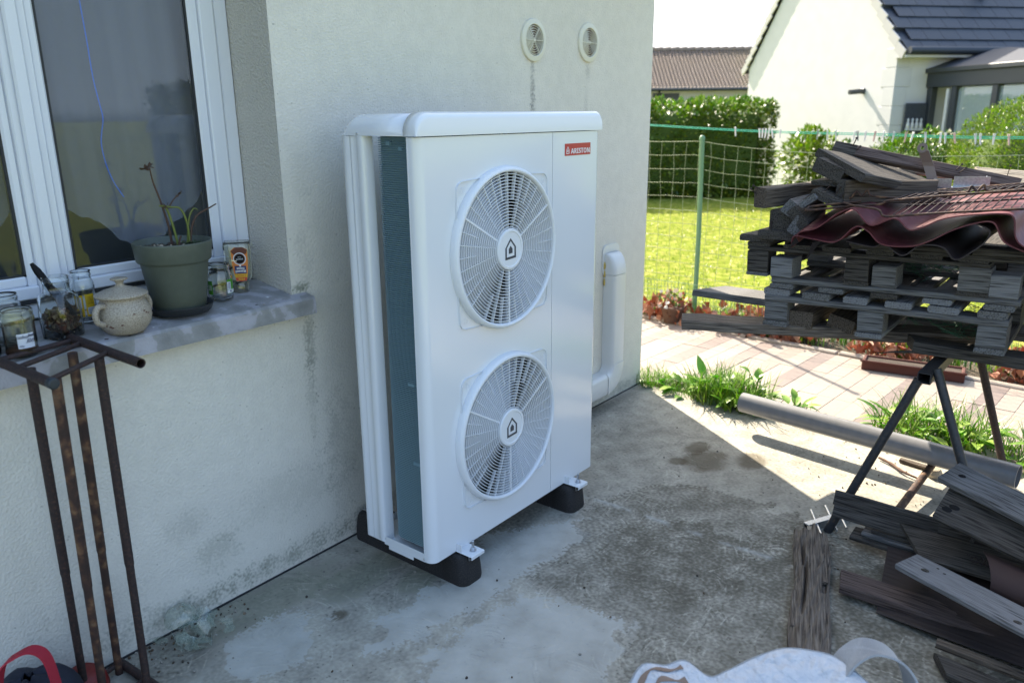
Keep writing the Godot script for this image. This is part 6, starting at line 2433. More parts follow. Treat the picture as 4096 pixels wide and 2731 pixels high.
	for k in 9:
		var cm := start()
		var s := rng.randf_range(0.003, 0.007)
		box(cm, Vector3(-s, 0, -s * 0.6), Vector3(s, s * 0.35, s * 0.6), s * 0.1, Transform3D(Basis(Vector3.UP, rng.randf() * TAU), Vector3.ZERO))
		var q: Array = [[-0.30, 0.0], [-0.27, 0.02], [-0.37, -0.10], [-0.62, 0.02], [-0.70, 0.04], [-0.66, 0.035], [-0.2, -0.02], [-0.76, 0.03], [-0.25, 0.03]][k]
		solo("crumb", done(cm), [M.paper, M.trunk, M.stone][k % 3], ["white shell crumb in front of the green labelled jar", "dark leaf crumb before the coffee jar", "pale crumb between flower pot and clear jar", "white crumb left of the flower pot saucer", "dark dried leaf below the square jar", "pale crumb right of the dried leaf by the crock", "white crumb near the right end of the sill", "dark crumb in front of the square jar", "pale crumb near the sill's front lip on the right"][k], "crumb", Transform3D(Basis.IDENTITY, Vector3(q[0], sill_y(q[1]) + 0.0005, q[1])), "crumbs on the window sill")


# thin printed shape on a label; its local y runs down because the jar is upside down
func prism_wrap(called: String, poly: PackedVector2Array, lift: float, m: Material, parent: Node, xf: Transform3D) -> void:
	var q := PackedVector2Array()
	for p in poly:
		q.append(Vector2(p.x, p.y))
	part(called, prism_mesh(q, 0.0002), m, parent, Transform3D(Basis(Vector3(-1, 0, 0), Vector3(0, -1, 0), Vector3(0, 0, 1)), xf.origin + Vector3(0, 0, lift)))


# ---------------------------------------------------------------- trestle with pallets and scrap wood
func v3(a: float, b: float, c: float) -> Vector3:
	return Vector3(a, b, c)


# pallet: long side w along z from z0, depth along -x .. +x from x0; rows of nine blocks
func pallet(label: String, x0: float, z0: float, w: float, depth: float, levels: Array, blocks: Array, mat: Array, tilt: float, flip: bool, sd: int) -> void:
	rng.seed = sd
	var base: float = levels[0]
	var o := thing("wooden_pallet", label, "pallet", Vector3(x0, base, z0), 0.0, "pallets stacked on the trestle")
	o.rotation = Vector3(-tilt, 0.0, 0.0)
	# levels: skid bottom, block bottom, block top, stringer top, deck top (relative to base)
	var l := []
	for q in levels:
		l.append(q - base)
	var xs := [0.05, depth / 2.0, depth - 0.05]
	for b in blocks:
		var zc: float = (b[0] + b[1]) / 2.0 - z0
		var wd: float = b[1] - b[0]
		for x in xs:
			part("block", board_mesh(wd - rng.randf_range(0.0, 0.006), 0.10, l[2] - l[1] - 0.001, 0.002), mat[rng.randi() % mat.size()], o, Transform3D(Basis(Vector3.UP, PI / 2 + rng.randf_range(-0.04, 0.04)), Vector3(x + rng.randf_range(-0.004, 0.004), (l[1] + l[2]) / 2.0, zc)))
		var y0: float = (l[0] + l[1]) / 2.0
		var t0: float = l[1] - l[0] - 0.001
		if t0 > 0.004:
			part("skid", board_mesh(depth, wd + 0.004, t0, 0.002), mat[rng.randi() % mat.size()], o, Transform3D(Basis.IDENTITY, Vector3(depth / 2.0, y0, zc)))
	if levels.size() > 3:
		for x in xs:
			part("stringer", board_mesh(w, 0.095, l[3] - l[2] - 0.001, 0.002), mat[(x * 10.0) as int % mat.size()], o, Transform3D(Basis(Vector3.UP, PI / 2 + rng.randf_range(-0.004, 0.004)), Vector3(x - 0.004, (l[2] + l[3]) / 2.0, w / 2.0)))
	if levels.size() > 4:
		var n := 6
		for k in n:
			var zc := lerpf(0.05, w - 0.05, float(k) / (n - 1))
			part("deck_board", board_mesh(depth + rng.randf_range(-0.01, 0.02), rng.randf_range(0.085, 0.11), l[4] - l[3] - 0.001, 0.002), mat[rng.randi() % mat.size()], o, Transform3D(Basis(Vector3.UP, rng.randf_range(-0.012, 0.012)), Vector3(depth / 2.0, (l[3] + l[4]) / 2.0, zc)))


func nail(parent: Node, a: Vector3, b: Vector3, r := 0.0018) -> void:
	var st := start()
	tube(st, [a, b], r, 6)
	lathe(st, [Vector2(0, 0), Vector2(r * 2.3, 0), Vector2(r * 2.3, r), Vector2(0, r)], 8, frame(b, b - a), true)
	part("nail", done(st), M.rust_dark, parent)


func corrugated(called: String, label: String, edge: Array, back: Vector3, flat: float, m: Material, thick := 0.0045, group := "") -> void:
	var pts := []
	for q in edge:
		pts.append(Vector3(q[0], q[2], q[1]))
	var c := curve(pts, 6)
	var mean := 0.0
	for p in c:
		mean += p.y / c.size()
	var g := []
	var nb := 16
	rng.seed = int(mean * 1000.0)
	for p in c:
		var row := []
		for k in nb + 1:
			var f := float(k) / nb
			var y := lerpf(p.y, mean + (p.y - mean) * flat, f)
			row.append(Vector3(p.x, y, p.z) + back * f + Vector3(0.0, 0.003 * sin(f * 9.0 + p.z * 20.0), 0.0))
		g.append(row)
	solo(called, sheet_mesh(g, thick), m, label, "roofing sheet", Transform3D.IDENTITY, group)


func rack(label: String, a: Vector3, b: Vector3, c: Vector3, d: Vector3, n: int) -> void:
	# a-b front rail, d-c rear rail (same direction), rods across
	var o := thing("oven_rack", label, "wire rack", a, 0.0, "rusty oven racks on the wood stack")
	var ab := b - a
	var ad := d - a
	part("rail", tube_mesh([Vector3.ZERO, ab * 0.5 + Vector3(0, 0.002, 0), ab], 0.0042, 8), M.rust, o)
	part("rail", tube_mesh([ad, ad + (c - d) * 0.5, c - a], 0.0042, 8), M.rust, o)
	part("rail", tube_mesh([ad * 0.52 + ab * 0.02, (ad + c - a - ad * 0.0) * 0.26 + ab * 0.25, ad * 0.5 + ab * 0.98], 0.0036, 6), M.rust_dark, o)
	for k in n:
		var f := (k + 0.5) / n
		var p := a.lerp(b, f) - a
		var q := d.lerp(c, f) - a
		part("rod", tube_mesh([p, p.lerp(q, 0.5) + Vector3(0, 0.004, 0), q], 0.0022, 6), M.rust_dark, o)


func build_trestle_stack() -> void:
	# steel trestle
	var t := thing("steel_trestle", "dark steel trestle with splayed tube legs carrying the stacked pallets", "trestle")
	var bm := start()
	for q in [[-0.0225, -0.02, -0.0195, 0.02], [0.0195, -0.02, 0.0225, 0.02], [-0.0195, -0.02, 0.0195, -0.017], [-0.0195, 0.017, 0.0195, 0.02]]:
		box(bm, Vector3(0, q[1], q[0]), Vector3(0.92, q[3], q[2]), 0.0, Transform3D(Basis(Vector3.UP, -0.03), Vector3(1.305, 0.668, 1.719)))
	part("beam", done(bm), M.iron, t)
	part("leg", tube_mesh([v3(1.234, 0.0, 1.470), v3(1.325, 0.655, 1.700)], 0.0165, 12), M.iron, t)
	part("leg", tube_mesh([v3(1.25, 0.0, 2.035), v3(1.345, 0.70, 1.750)], 0.0165, 12), M.iron, t)
	part("leg", tube_mesh([v3(2.12, 0.0, 1.975), v3(2.09, 0.66, 1.765)], 0.0165, 12), M.rust_dark, t)
	# a second trestle carries the planks beyond the right edge
	var t2 := thing("steel_trestle", "second steel trestle at the right photo edge, mostly hidden under the planks", "trestle")
	var b2 := start()
	box(b2, Vector3(1.2, 0.648, 3.40), Vector3(2.2, 0.688, 3.445), 0.003)
	part("beam", done(b2), M.iron, t2)
	for q in [[1.22, 3.20, 3.41], [1.22, 3.65, 3.43], [2.15, 3.20, 3.41], [2.15, 3.65, 3.43]]:
		part("leg", tube_mesh([v3(q[0], 0, q[1]), v3(q[0], 0.65, q[2])], 0.0165, 12), M.iron, t2)
	# rusty tube lying under the grey pipe
	solo("rusty_tube", tube_mesh([v3(1.50, 0.045, 1.665), v3(2.03, 0.086, 1.70)], 0.016, 12), M.rust, "rusty steel tube in the sun propping up the grey pipe", "tube")

	# planks that carry the pallets
	plank("weathered_plank", "thick weathered plank under the pallets, its square left end sticking out", v3(1.345, 0.722, 0.745), v3(1.82, 0.722, 1.84), 0.15, 0.044, M.rotten, v3(0.02, 1, 0), 0.006, 0.01, 0.0, "planks under the pallets")
	plank("weathered_plank", "splintered dark plank lying across the trestle beam at the right", v3(1.565, 0.722, 1.615), v3(1.545, 0.722, 3.95), 0.13, 0.045, M.wood_dark, v3(0.05, 1, 0), 0.006, 0.05, 0.0, "planks under the pallets")
	plank("weathered_plank", "flat grey plank at the back whose left end is partly in the sun", v3(1.98, 0.722, 0.585), v3(2.03, 0.722, 3.95), 0.24, 0.032, M.wood_grey, v3(0.05, 1, 0), 0.003, -0.08, 0.0, "planks under the pallets")
	var spl := start()
	tube(spl, [v3(1.50, 0.706, 1.64), v3(1.515, 0.690, 1.57), v3(1.53, 0.668, 1.50)], [0.006, 0.004, 0.001], 5)
	solo("splinter", done(spl), M.wood_dark, "long thin splinter hanging from the dark plank's broken end", "splinter")

	var greys := [M.wood_grey, M.wood_grey, M.wood_dark, M.wood_blue]
	pallet("lowest grey wooden pallet of the stack, resting on the planks", 1.43, 1.073, 0.865, 0.98, [0.741, 0.762, 0.845, 0.870, 0.897], [[1.073, 1.168], [1.440, 1.532], [1.845, 1.938]], [M.wood_grey, M.wood_blue, M.wood_grey], 0.022, false, 301)
	pallet("middle pallet of the stack, turned upside down with its blocks upward", 1.43, 1.09, 0.865, 0.98, [0.9, 0.945, 1.027], [[1.088, 1.178], [1.478, 1.562], [1.862, 1.952]], [M.wood_blue, M.wood_blue, M.wood_grey], 0.022, true, 302)
	var mid: Node3D = get_node("wooden_pallet_001")
	for q in [[0.0225, 0.922, 0.943]]:
		for x in [0.05, 0.49, 0.93]:
			part("stringer", board_mesh(0.87, 0.095, 0.021, 0.002), M.wood_grey, mid, Transform3D(Basis(Vector3.UP, PI / 2), Vector3(x, 0.033, 0.435)))
		for k in 5:
			part("deck_board", board_mesh(0.98, 0.095, 0.02, 0.002), greys[k % 4], mid, Transform3D(Basis(Vector3.UP, 0.01 * (k % 3 - 1)), Vector3(0.49, 0.011, 0.05 + 0.19 * k)))
	for q in mid.get_children():
		if q.name.begins_with("skid"):
			q.free()
	pallet("top pallet, nested between the blocks of the upside down one", 1.43, 0.985, 0.87, 0.98, [0.943, 0.958, 1.047, 1.064, 1.082], [[0.985, 1.072], [1.375, 1.462], [1.762, 1.862]], [M.wood_dark, M.wood_dark, M.wood_grey], 0.018, false, 303)
	# unseen second stack, added to darken the foot of the reflection in the window
	var seconds := ["lowest pallet of an unseen second stack, added to darken the window reflection", "middle pallet of an unseen second stack, added to darken the window reflection", "top pallet of an unseen second stack, added to darken the window reflection"]
	for k in 3:
		var src: Node3D = get_node(["wooden_pallet", "wooden_pallet_001", "wooden_pallet_002"][k])
		var cp: Node3D = src.duplicate()
		cp.name = numbered("wooden_pallet")
		add_child(cp, true)
		cp.position = src.position + v3(0.0, 0.018, 1.05)
		cp.rotation = Vector3.ZERO
		cp.set_meta("label", seconds[k])
	# scraps in and on the pallets
	plank("timber_offcut", "square brown timber lying inside the lowest pallet, left one", v3(1.47, 0.772, 1.205), v3(2.25, 0.772, 1.215), 0.105, 0.075, M.wood_brown, Vector3.UP, 0.004, 0.02, 0.0, "timbers inside the lowest pallet")
	plank("timber_offcut", "shorter brown timber inside the lowest pallet, beside the middle block", v3(1.53, 0.765, 1.355), v3(2.2, 0.765, 1.34), 0.105, 0.055, M.wood_brown, v3(0, 1, 0.2), 0.004, 0.0, 0.0, "timbers inside the lowest pallet")
	plank("board_end", "board end lying on the top pallet at the left", v3(1.42, 1.098, 1.02), v3(1.95, 1.094, 1.06), 0.14, 0.026, M.wood_dark, Vector3.UP, 0.003, 0.02, 0.0, "board ends on the top pallet")
	plank("board_end", "thick board end with two bent nails under the small blocks", v3(1.385, 1.124, 1.115), v3(1.9, 1.122, 1.14), 0.15, 0.036, M.wood_dark, Vector3.UP, 0.003, 0.02, 0.0, "board ends on the top pallet")
	var be: Node3D = get_node("board_end_001")
	nail(be, v3(-0.245, 0.018, -0.03), v3(-0.245, 0.05, -0.032), 0.0022)
	nail(be, v3(-0.235, 0.018, 0.03), v3(-0.232, 0.046, 0.034), 0.0022)
	plank("cut_block", "dark square timber block below the nailed timber", v3(1.40, 1.178, 1.12), v3(1.75, 1.178, 1.14), 0.095, 0.082, M.wood_dark, Vector3.UP, 0.003)
	plank("cut_block", "small tilted grey block in front of the dark square block", v3(1.36, 1.168, 1.20), v3(1.60, 1.19, 1.15), 0.05, 0.075, M.wood_grey, v3(0, 0.85, 0.5), 0.003)
	plank("cut_block", "grey offcut leaning right above the left end of the red sheet", v3(1.355, 1.20, 1.20), v3(1.60, 1.235, 1.19), 0.045, 0.09, M.wood_dark, v3(0, 0.75, -0.65), 0.003)
	plank("cut_block", "small upright grey offcut at the left below the nailed timber", v3(1.37, 1.235, 1.16), v3(1.62, 1.24, 1.17), 0.045, 0.06, M.wood_grey, v3(0, 0.8, 0.6), 0.003)
	plank("cut_block", "short grey slat end poking out left of the oven rack", v3(1.345, 1.268, 1.235), v3(1.62, 1.27, 1.25), 0.024, 0.070, M.wood_grey, v3(0, 0.6, 0.8), 0.003)
	plank("cut_block", "flat dark slat with three nails under the thick board stack", v3(1.36, 1.280, 1.295), v3(1.75, 1.282, 1.30), 0.115, 0.035, M.wood_dark, v3(0, 0.92, 0.38), 0.003)
	var fs: Node3D = get_node("cut_block_005")
	for q in [[-0.17, -0.02], [-0.16, 0.015], [-0.165, 0.04]]:
		nail(fs, v3(q[0], 0.015, q[1]), v3(q[0] + 0.004, 0.052, q[1] + 0.006), 0.0016)
	# timber with nails sticking out to the left
	plank("nailed_timber", "pale timber with a slanted left end and two rusty nails sticking out", v3(1.36, 1.268, 1.045), v3(1.86, 1.285, 1.26), 0.06, 0.078, M.wood_brown, v3(0, 1, 0), 0.003, 0.0, 0.0)
	var nt: Node3D = get_node("nailed_timber")
	nail(nt, v3(-0.25, 0.025, 0.0), v3(-0.30, 0.048, -0.012), 0.0022)
	nail(nt, v3(-0.26, 0.0, -0.01), v3(-0.295, 0.035, -0.03), 0.0022)
	plank("board_end", "thin dark board end below the biggest block of the heap", v3(1.43, 1.329, 1.262), v3(1.85, 1.335, 1.30), 0.10, 0.02, M.wood_dark, Vector3.UP, 0.003)
	plank("cut_block", "thick dark wedge shaped block right under the big plank's left end", v3(1.42, 1.380, 1.275), v3(1.72, 1.375, 1.33), 0.125, 0.055, M.wood_dark, v3(0, 0.93, 0.36), 0.003)
	plank("board_end", "upright brown board behind the oven rack, under the big plank", v3(1.40, 1.305, 1.345), v3(1.60, 1.302, 1.62), 0.028, 0.085, M.wood_brown, Vector3.UP, 0.003)
	plank("cut_block", "mossy upright board end in the middle of the heap", v3(1.40, 1.308, 1.335), v3(1.62, 1.31, 1.36), 0.032, 0.08, M.wood_dark, Vector3.UP, 0.003)
	# the broad plank on top, its sawn end towards us
	plank("broad_plank", "broad dark plank on top of the heap with its sawn end grain facing left", v3(1.437, 1.400, 1.308), v3(1.800, 1.325, 1.523), 0.298, 0.034, M.wood_dark, v3(0.0, 0.955, 0.34), 0.003, 0.0, 0.05)
	plank("batten", "long grey brown batten with a dark end lying across the top of the heap", v3(1.66, 1.452, 1.22), v3(1.80, 1.322, 1.86), 0.05, 0.032, M.wood_red, v3(-0.75, 0.65, 0.1), 0.0025, 0.0, 0.0)
	var bt: Node3D = get_node("batten")
	part("dark_end", board_mesh(0.085, 0.052, 0.034, 0.002), M.wood_dark, bt, Transform3D(Basis.IDENTITY, Vector3(-0.295, 0.0, 0.0)))  # left end drawn in the darker wood tone
	nail(bt, v3(-0.27, 0.0, -0.015), v3(-0.262, 0.062, -0.018), 0.0022)
	nail(bt, v3(-0.255, 0.0, 0.0), v3(-0.24, 0.045, 0.004), 0.0022)
	nail(bt, v3(0.11, 0.0, 0.0), v3(0.125, 0.055, 0.0), 0.0018)
	nail(bt, v3(0.12, 0.0, 0.01), v3(0.142, 0.055, 0.012), 0.0018)
	plank("pale_lath", "pale sunlit lath seen just behind the broad plank", v3(1.78, 1.375, 1.40), v3(1.95, 1.335, 1.66), 0.06, 0.018, M.wood_pale, v3(-0.3, 0.9, 0), 0.002)
	plank("pale_plank", "pale sunlit plank with two nails at the right end of the heap", v3(1.95, 1.338, 1.70), v3(2.03, 1.30, 2.15), 0.11, 0.03, M.wood_pale, v3(-0.45, 0.88, 0.1), 0.003, 0.03, 0.0)
	nail(get_node("pale_plank"), v3(-0.13, 0.01, 0.0), v3(-0.13, 0.07, 0.01), 0.0015)
	nail(get_node("pale_plank"), v3(-0.06, 0.01, 0.0), v3(-0.055, 0.07, 0.01), 0.0015)
	plank("pale_plank", "short pale plank at the far right edge behind the first pale one", v3(2.02, 1.335, 1.80), v3(2.1, 1.31, 2.2), 0.09, 0.026, M.wood_pale, v3(-0.4, 0.9, 0.1), 0.003)
	# steel strap with a hole, and a bent channel
	var sp := thing("steel_strap", "upright bent steel strap with a round hole in its rounded top", "steel strap", v3(1.70, 1.33, 1.588))
	var sg := []
	for k in 9:
		var f := k / 8.0
		var off := 0.0 if f < 0.55 else -0.018 * (f - 0.55) / 0.45
		var c := Vector3(off + 0.005 * f, 0.118 * f, -0.046 * f)
		sg.append([c + Vector3(0.0, 0.0, -0.0185), c + Vector3(0.004, 0.0, 0.0185)])
	part("flat", sheet_mesh(sg, 0.004, false), M.strap_steel, sp)
	var eye := start()
	band(eye, 0.0075, 0.0185, -0.002, 0.002, 32, Transform3D(Basis(Vector3(0, 0, -1), Vector3(0.1, 1, -0.30).normalized(), Vector3(-1, 0, 0)).orthonormalized(), Vector3(-0.012, 0.126, -0.050)))
	part("eye", done(eye), M.strap_steel, sp)
	var chn := thing("steel_channel", "bent steel channel lying open on the red sheets, one face bright in the sun", "steel channel", v3(1.72, 1.312, 1.60))
	var cs := start()
	box(cs, v3(-0.03, 0.0, 0.0), v3(0.0, 0.0025, 0.17), 0.0)
	box(cs, v3(-0.002, 0.0026, 0.055), v3(0.0005, 0.04, 0.175), 0.0)
	box(cs, v3(-0.030, 0.0026, -0.012), v3(-0.0275, 0.036, 0.05), 0.0)
	box(cs, v3(0.0006, 0.012, 0.16), v3(0.06, 0.04, 0.1625), 0.0)
	part("channel", done(cs), M.galva, chn, Transform3D(Basis(Vector3(0, 0, 1), 0.1) * Basis(Vector3.UP, 0.12), Vector3.ZERO))
	# corrugated red sheets
	var sg_name := "red corrugated sheets on the pallets"
	corrugated("corrugated_sheet", "topmost dark red corrugated sheet under the oven racks", [[1.30, 1.222, 1.125], [1.28, 1.236, 1.158], [1.27, 1.30, 1.177], [1.26, 1.375, 1.238], [1.255, 1.43, 1.258], [1.25, 1.49, 1.210], [1.25, 1.567, 1.236], [1.25, 1.617, 1.199], [1.25, 1.66, 1.21], [1.25, 1.712, 1.242], [1.25, 1.782, 1.264], [1.25, 1.875, 1.274], [1.25, 1.916, 1.262], [1.25, 1.930, 1.20], [1.25, 1.965, 1.168], [1.25, 2.06, 1.15]], v3(0.66, 0.055, 0.02), 0.35, M.red_sheet, 0.0045, sg_name)
	corrugated("corrugated_sheet", "second dark corrugated sheet, its wavy edge just below the topmost one", [[1.31, 1.20, 1.095], [1.29, 1.215, 1.142], [1.28, 1.285, 1.135], [1.28, 1.37, 1.131], [1.27, 1.436, 1.196], [1.27, 1.48, 1.185], [1.27, 1.53, 1.143], [1.27, 1.62, 1.138], [1.27, 1.68, 1.162], [1.27, 1.74, 1.205], [1.27, 1.80, 1.235], [1.27, 1.86, 1.243], [1.27, 1.90, 1.18], [1.27, 1.98, 1.145]], v3(0.62, 0.03, 0.02), 0.35, M.red_sheet, 0.0045, sg_name)
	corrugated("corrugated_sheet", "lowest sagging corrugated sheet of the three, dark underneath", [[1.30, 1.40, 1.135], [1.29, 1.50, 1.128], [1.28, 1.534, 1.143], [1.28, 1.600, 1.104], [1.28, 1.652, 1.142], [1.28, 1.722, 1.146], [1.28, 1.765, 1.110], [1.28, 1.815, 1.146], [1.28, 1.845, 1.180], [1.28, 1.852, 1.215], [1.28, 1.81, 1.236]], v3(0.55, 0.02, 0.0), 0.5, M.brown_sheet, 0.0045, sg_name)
	# torn flaps at the sheet's left end
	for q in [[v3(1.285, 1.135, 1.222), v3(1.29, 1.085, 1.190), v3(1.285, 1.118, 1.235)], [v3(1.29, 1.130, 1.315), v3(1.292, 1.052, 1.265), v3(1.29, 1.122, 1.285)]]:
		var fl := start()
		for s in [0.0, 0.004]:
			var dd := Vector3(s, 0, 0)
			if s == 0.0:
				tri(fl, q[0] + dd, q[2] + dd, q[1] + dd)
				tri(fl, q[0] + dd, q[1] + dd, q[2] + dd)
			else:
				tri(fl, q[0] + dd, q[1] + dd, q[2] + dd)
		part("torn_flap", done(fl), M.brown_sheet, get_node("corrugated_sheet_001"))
	# boards seen below the sheets
	for q in [[1.45, 1.115, 1.38, 1.78, 0.018], [1.47, 1.098, 1.39, 1.76, 0.016], [1.45, 1.122, 1.79, 2.02, 0.024], [1.47, 1.097, 1.72, 2.02, 0.022]]:
		plank("board_end", ["thin board directly under the lowest red sheet, upper left", "thin board under the lowest red sheet, second from the top", "board at the right photo edge under the red sheets, upper one", "board at the right photo edge under the red sheets, lower one"][[1.115, 1.098, 1.122, 1.097].find(q[1])], v3(q[0], q[1], q[2]), v3(q[0] + 0.02, q[1], q[3]), 0.10, q[4], M.wood_dark)
	# oven racks
	rack("upper rusty oven rack with a cranked front rail on the red sheet", v3(1.33, 1.286, 1.515), v3(1.36, 1.343, 1.925), v3(1.62, 1.352, 1.96), v3(1.62, 1.298, 1.56), 15)
	rack("lower rusty oven rack in front, its rail bent down at the left", v3(1.27, 1.238, 1.535), v3(1.30, 1.288, 1.935), v3(1.56, 1.330, 1.955), v3(1.56, 1.285, 1.57), 15)
	var r0: Node3D = get_node("oven_rack")
	part("handle", tube_mesh(curve([v3(0, 0, 0), v3(-0.004, -0.013, -0.02), v3(-0.01, -0.022, -0.10), v3(-0.02, -0.048, -0.258), v3(-0.014, -0.043, -0.266), v3(0.0, -0.034, -0.25), v3(0.06, -0.012, -0.10)], 5), 0.0042, 8), M.rust, r0)
	var r1: Node3D = get_node("oven_rack_001")
	part("handle", tube_mesh(curve([v3(0, 0, 0), v3(0.003, 0.004, -0.015), v3(0.01, 0.022, -0.035), v3(0.02, 0.03, -0.12), v3(0.05, 0.034, -0.16)], 5), 0.0042, 8), M.rust, r1)
	for q in [[v3(1.40, 1.282, 1.37), v3(1.41, 1.29, 1.55), 1.40], [v3(1.40, 1.318, 1.665), v3(1.43, 1.342, 1.93), 1.77]]:
		var hh := start()
		var a: Vector3 = q[0]
		var b: Vector3 = q[1]
		var zc: float = q[2]
		var hp := [a, Vector3(a.x, a.y + 0.004, zc - 0.022), Vector3(a.x, a.y + 0.026, zc - 0.006), Vector3(a.x, a.y + 0.010, zc + 0.012), Vector3(a.x + 0.003, a.y + 0.032, zc + 0.03), Vector3(a.x + 0.004, a.y + 0.012, zc + 0.05), b]
		tube(hh, curve(hp, 6), 0.0038, 8)
		part("wavy_rod", done(hh), M.rust, r0, Transform3D(Basis.IDENTITY, -r0.position))
	# green plant netting caught inside the pallets
	rng.seed = 311
	var net := start()
	for k in 60:
		var c := v3(rng.randf_range(1.55, 1.95), rng.randf_range(0.775, 0.83), rng.randf_range(1.57, 1.82))
		if k > 34:
			c = v3(rng.randf_range(1.6, 2.0), rng.randf_range(0.95, 1.02), rng.randf_range(1.56, 1.8))
		var pts := []
		for j in 6:
			pts.append(c + v3(rng.randf_range(-0.04, 0.04), rng.randf_range(-0.025, 0.03), rng.randf_range(-0.06, 0.06)))
		tube(net, curve(pts, 3), 0.0011, 3, false)
	var no := solo("green_netting", done(net), plain(Color(0.03, 0.12, 0.06), 0.6), "tangle of fine dark green netting inside the lower pallets", "netting")
	stuff(no)

	# grey plastic pipe in the sun
	var pp := thing("grey_pipe", "long grey plastic pipe lying in the sun behind the trestle legs", "pipe", Vector3.ZERO)
	part("tube", pipe_mesh(v3(2.055, 0.140, 0.775), v3(1.885, 0.145, 2.022), 0.0505, 0.004, 36), M.grey_pipe, pp)
	part("end_cap", lathe_mesh([Vector2(0.0508, 0.0), Vector2(0.0508, 0.006), Vector2(0.04, 0.010), Vector2(0, 0.011)], 32, frame(v3(2.0552, 0.140, 0.7755), v3(0.08, 0, -1)), true), M.grey_pipe, pp)


func build_scrap_heap() -> void:
	# rail board held by the trestle legs
	var rb := thing("angle_board", "dark board with a bent lip running right from the trestle's left leg", "board")
	plank_part("board", v3(1.205, 0.168, 1.490), v3(1.19, 0.165, 2.36), 0.058, 0.018, M.wood_dark, rb, v3(-1, 0.12, 0))
	plank_part("lip", v3(1.188, 0.121, 1.494), v3(1.173, 0.118, 2.36), 0.048, 0.016, M.wood_dark, rb, v3(-1, 0.75, 0))
	# galvanised rake-like frame under the trestle
	var rk := thing("steel_rake", "small galvanised square tube with crossing rods by the trestle foot", "rake", v3(1.19, 0.014, 1.40))
	var dir := v3(0.30, 0.0, 0.150)
	var rs := start()
	box(rs, v3(-0.17, -0.014, -0.014), v3(0.17, 0.014, 0.014), 0.001, lay(v3(0.0, 0.002, 0.0), dir))
	part("square_tube", done(rs), M.galva, rk)
	var hole := start()
	box(hole, v3(-0.1706, -0.009, -0.009), v3(-0.1701, 0.009, 0.009), 0.0, lay(v3(0.0, 0.002, 0.0), dir))
	part("painted_mouth", done(hole), M.black, rk)  # black plate on the solid bar, painting the shaded hollow
	for f in [0.16, 0.40, 0.55, 0.92]:
		var c: Vector3 = dir * f + v3(0, 0.006, 0)
		var n := v3(-0.50, 0.0, 0.22).normalized()
		n = v3(-0.55, 0, 0.30).normalized()
		part("rod", tube_mesh([c - n * 0.105, c + n * 0.10], 0.0052, 8), M.galva, rk)
	# rotten post lying on the patio
	var rp := thing("rotten_post", "split rotten grey post lying on the concrete towards the white bag", "post")
	var pg := start()
	rng.seed = 401
	var a := v3(1.115, 0.0, 1.44)
	var b := v3(0.33, 0.0, 1.70)
	var d := (b - a).normalized()
	var s := Vector3.UP.cross(d).normalized()
	var rings := []
	var n := 26
	for k in n + 1:
		var f := float(k) / n
		var c := a.lerp(b, f) + s * (0.006 * sin(f * 6.0))
		var w := 0.061 + 0.004 * sin(f * 11.0) 
		var ring := []
		for j in 17:
			var u := j / 16.0
			var h := 0.046 * pow(sin(PI * clampf(u * 0.94 + 0.03, 0.0, 1.0)), 0.2) + rng.randf_range(-0.0035, 0.0035)
			# long splits along the grain
			if absf(u - 0.70 - 0.03 * sin(f * 9.0)) < 0.035:
				h -= 0.028 * smooth(0.02, 0.2, f) * smooth(0.75, 0.5, f)
			if absf(u - 0.16) < 0.04 and f > 0.25 and f < 0.5:
				h -= 0.016
			if u < 0.2 or u > 0.86:
				h -= 0.006 * absf(sin(f * 23.0 + u * 9.0))
			var jag := 0.0
			if k == 0:
				jag = [0.0, 0.012, -0.01, 0.004, 0.02, -0.03, -0.045, -0.05, 0.0, 0.015, 0.006, -0.01, 0.012, 0.02, 0.004, -0.02, 0.0][j] - 0.02
			ring.append(c + s * (u - 0.5) * -2.0 * w + Vector3(0, maxf(h, 0.004), 0) + d * -jag * -1.0)
		rings.append(ring)
	var home := lay(a, b)
	var away := home.affine_inverse()
	for ring in rings:
		for j in 17:
			ring[j] = away * ring[j]
	var low := (away * a).y
	for k in n:
		for j in 16:
			quad(pg, rings[k][j], rings[k][j + 1], rings[k + 1][j + 1], rings[k + 1][j])
	for k in n:
		var x0: Vector3 = rings[k][0]
		var x1: Vector3 = rings[k + 1][0]
		var y0: Vector3 = rings[k][16]
		var y1: Vector3 = rings[k + 1][16]
		quad(pg, v3(x0.x, low, x0.z), x0, x1, v3(x1.x, low, x1.z))
		quad(pg, y0, v3(y0.x, low, y0.z), v3(y1.x, low, y1.z), y1)
	for e in [0, n]:
		for j in 16:
			var p0: Vector3 = rings[e][j]
			var p1: Vector3 = rings[e][j + 1]
			if e == 0:
				quad(pg, v3(p0.x, low, p0.z), v3(p1.x, low, p1.z), p1, p0)
			else:
				quad(pg, v3(p1.x, low, p1.z), v3(p0.x, low, p0.z), p0, p1)
	part("trunk", done(pg), M.rotten, rp, home)
	for q in [[0.0, 0.004, 0.05, 0.012], [0.30, 0.045, 0.16, 0.010], [0.62, -0.055, 0.2, 0.008]]:
		var c: Vector3 = a.lerp(b, q[0]) + s * q[1] + Vector3(0, 0.034, 0)
		part("splinter", board_mesh(q[2], q[3] * 2.0, q[3], 0.003), M.rotten, rp, lay(c - d * 0.03, c + d * 0.05, Vector3.UP))
	part("pale_tenon", board_mesh(0.07, 0.024, 0.018, 0.004), M.wood_pale, rp, lay(a - d * 0.045 + v3(0, 0.034, 0), a + d * 0.03 + v3(0, 0.034, 0)))

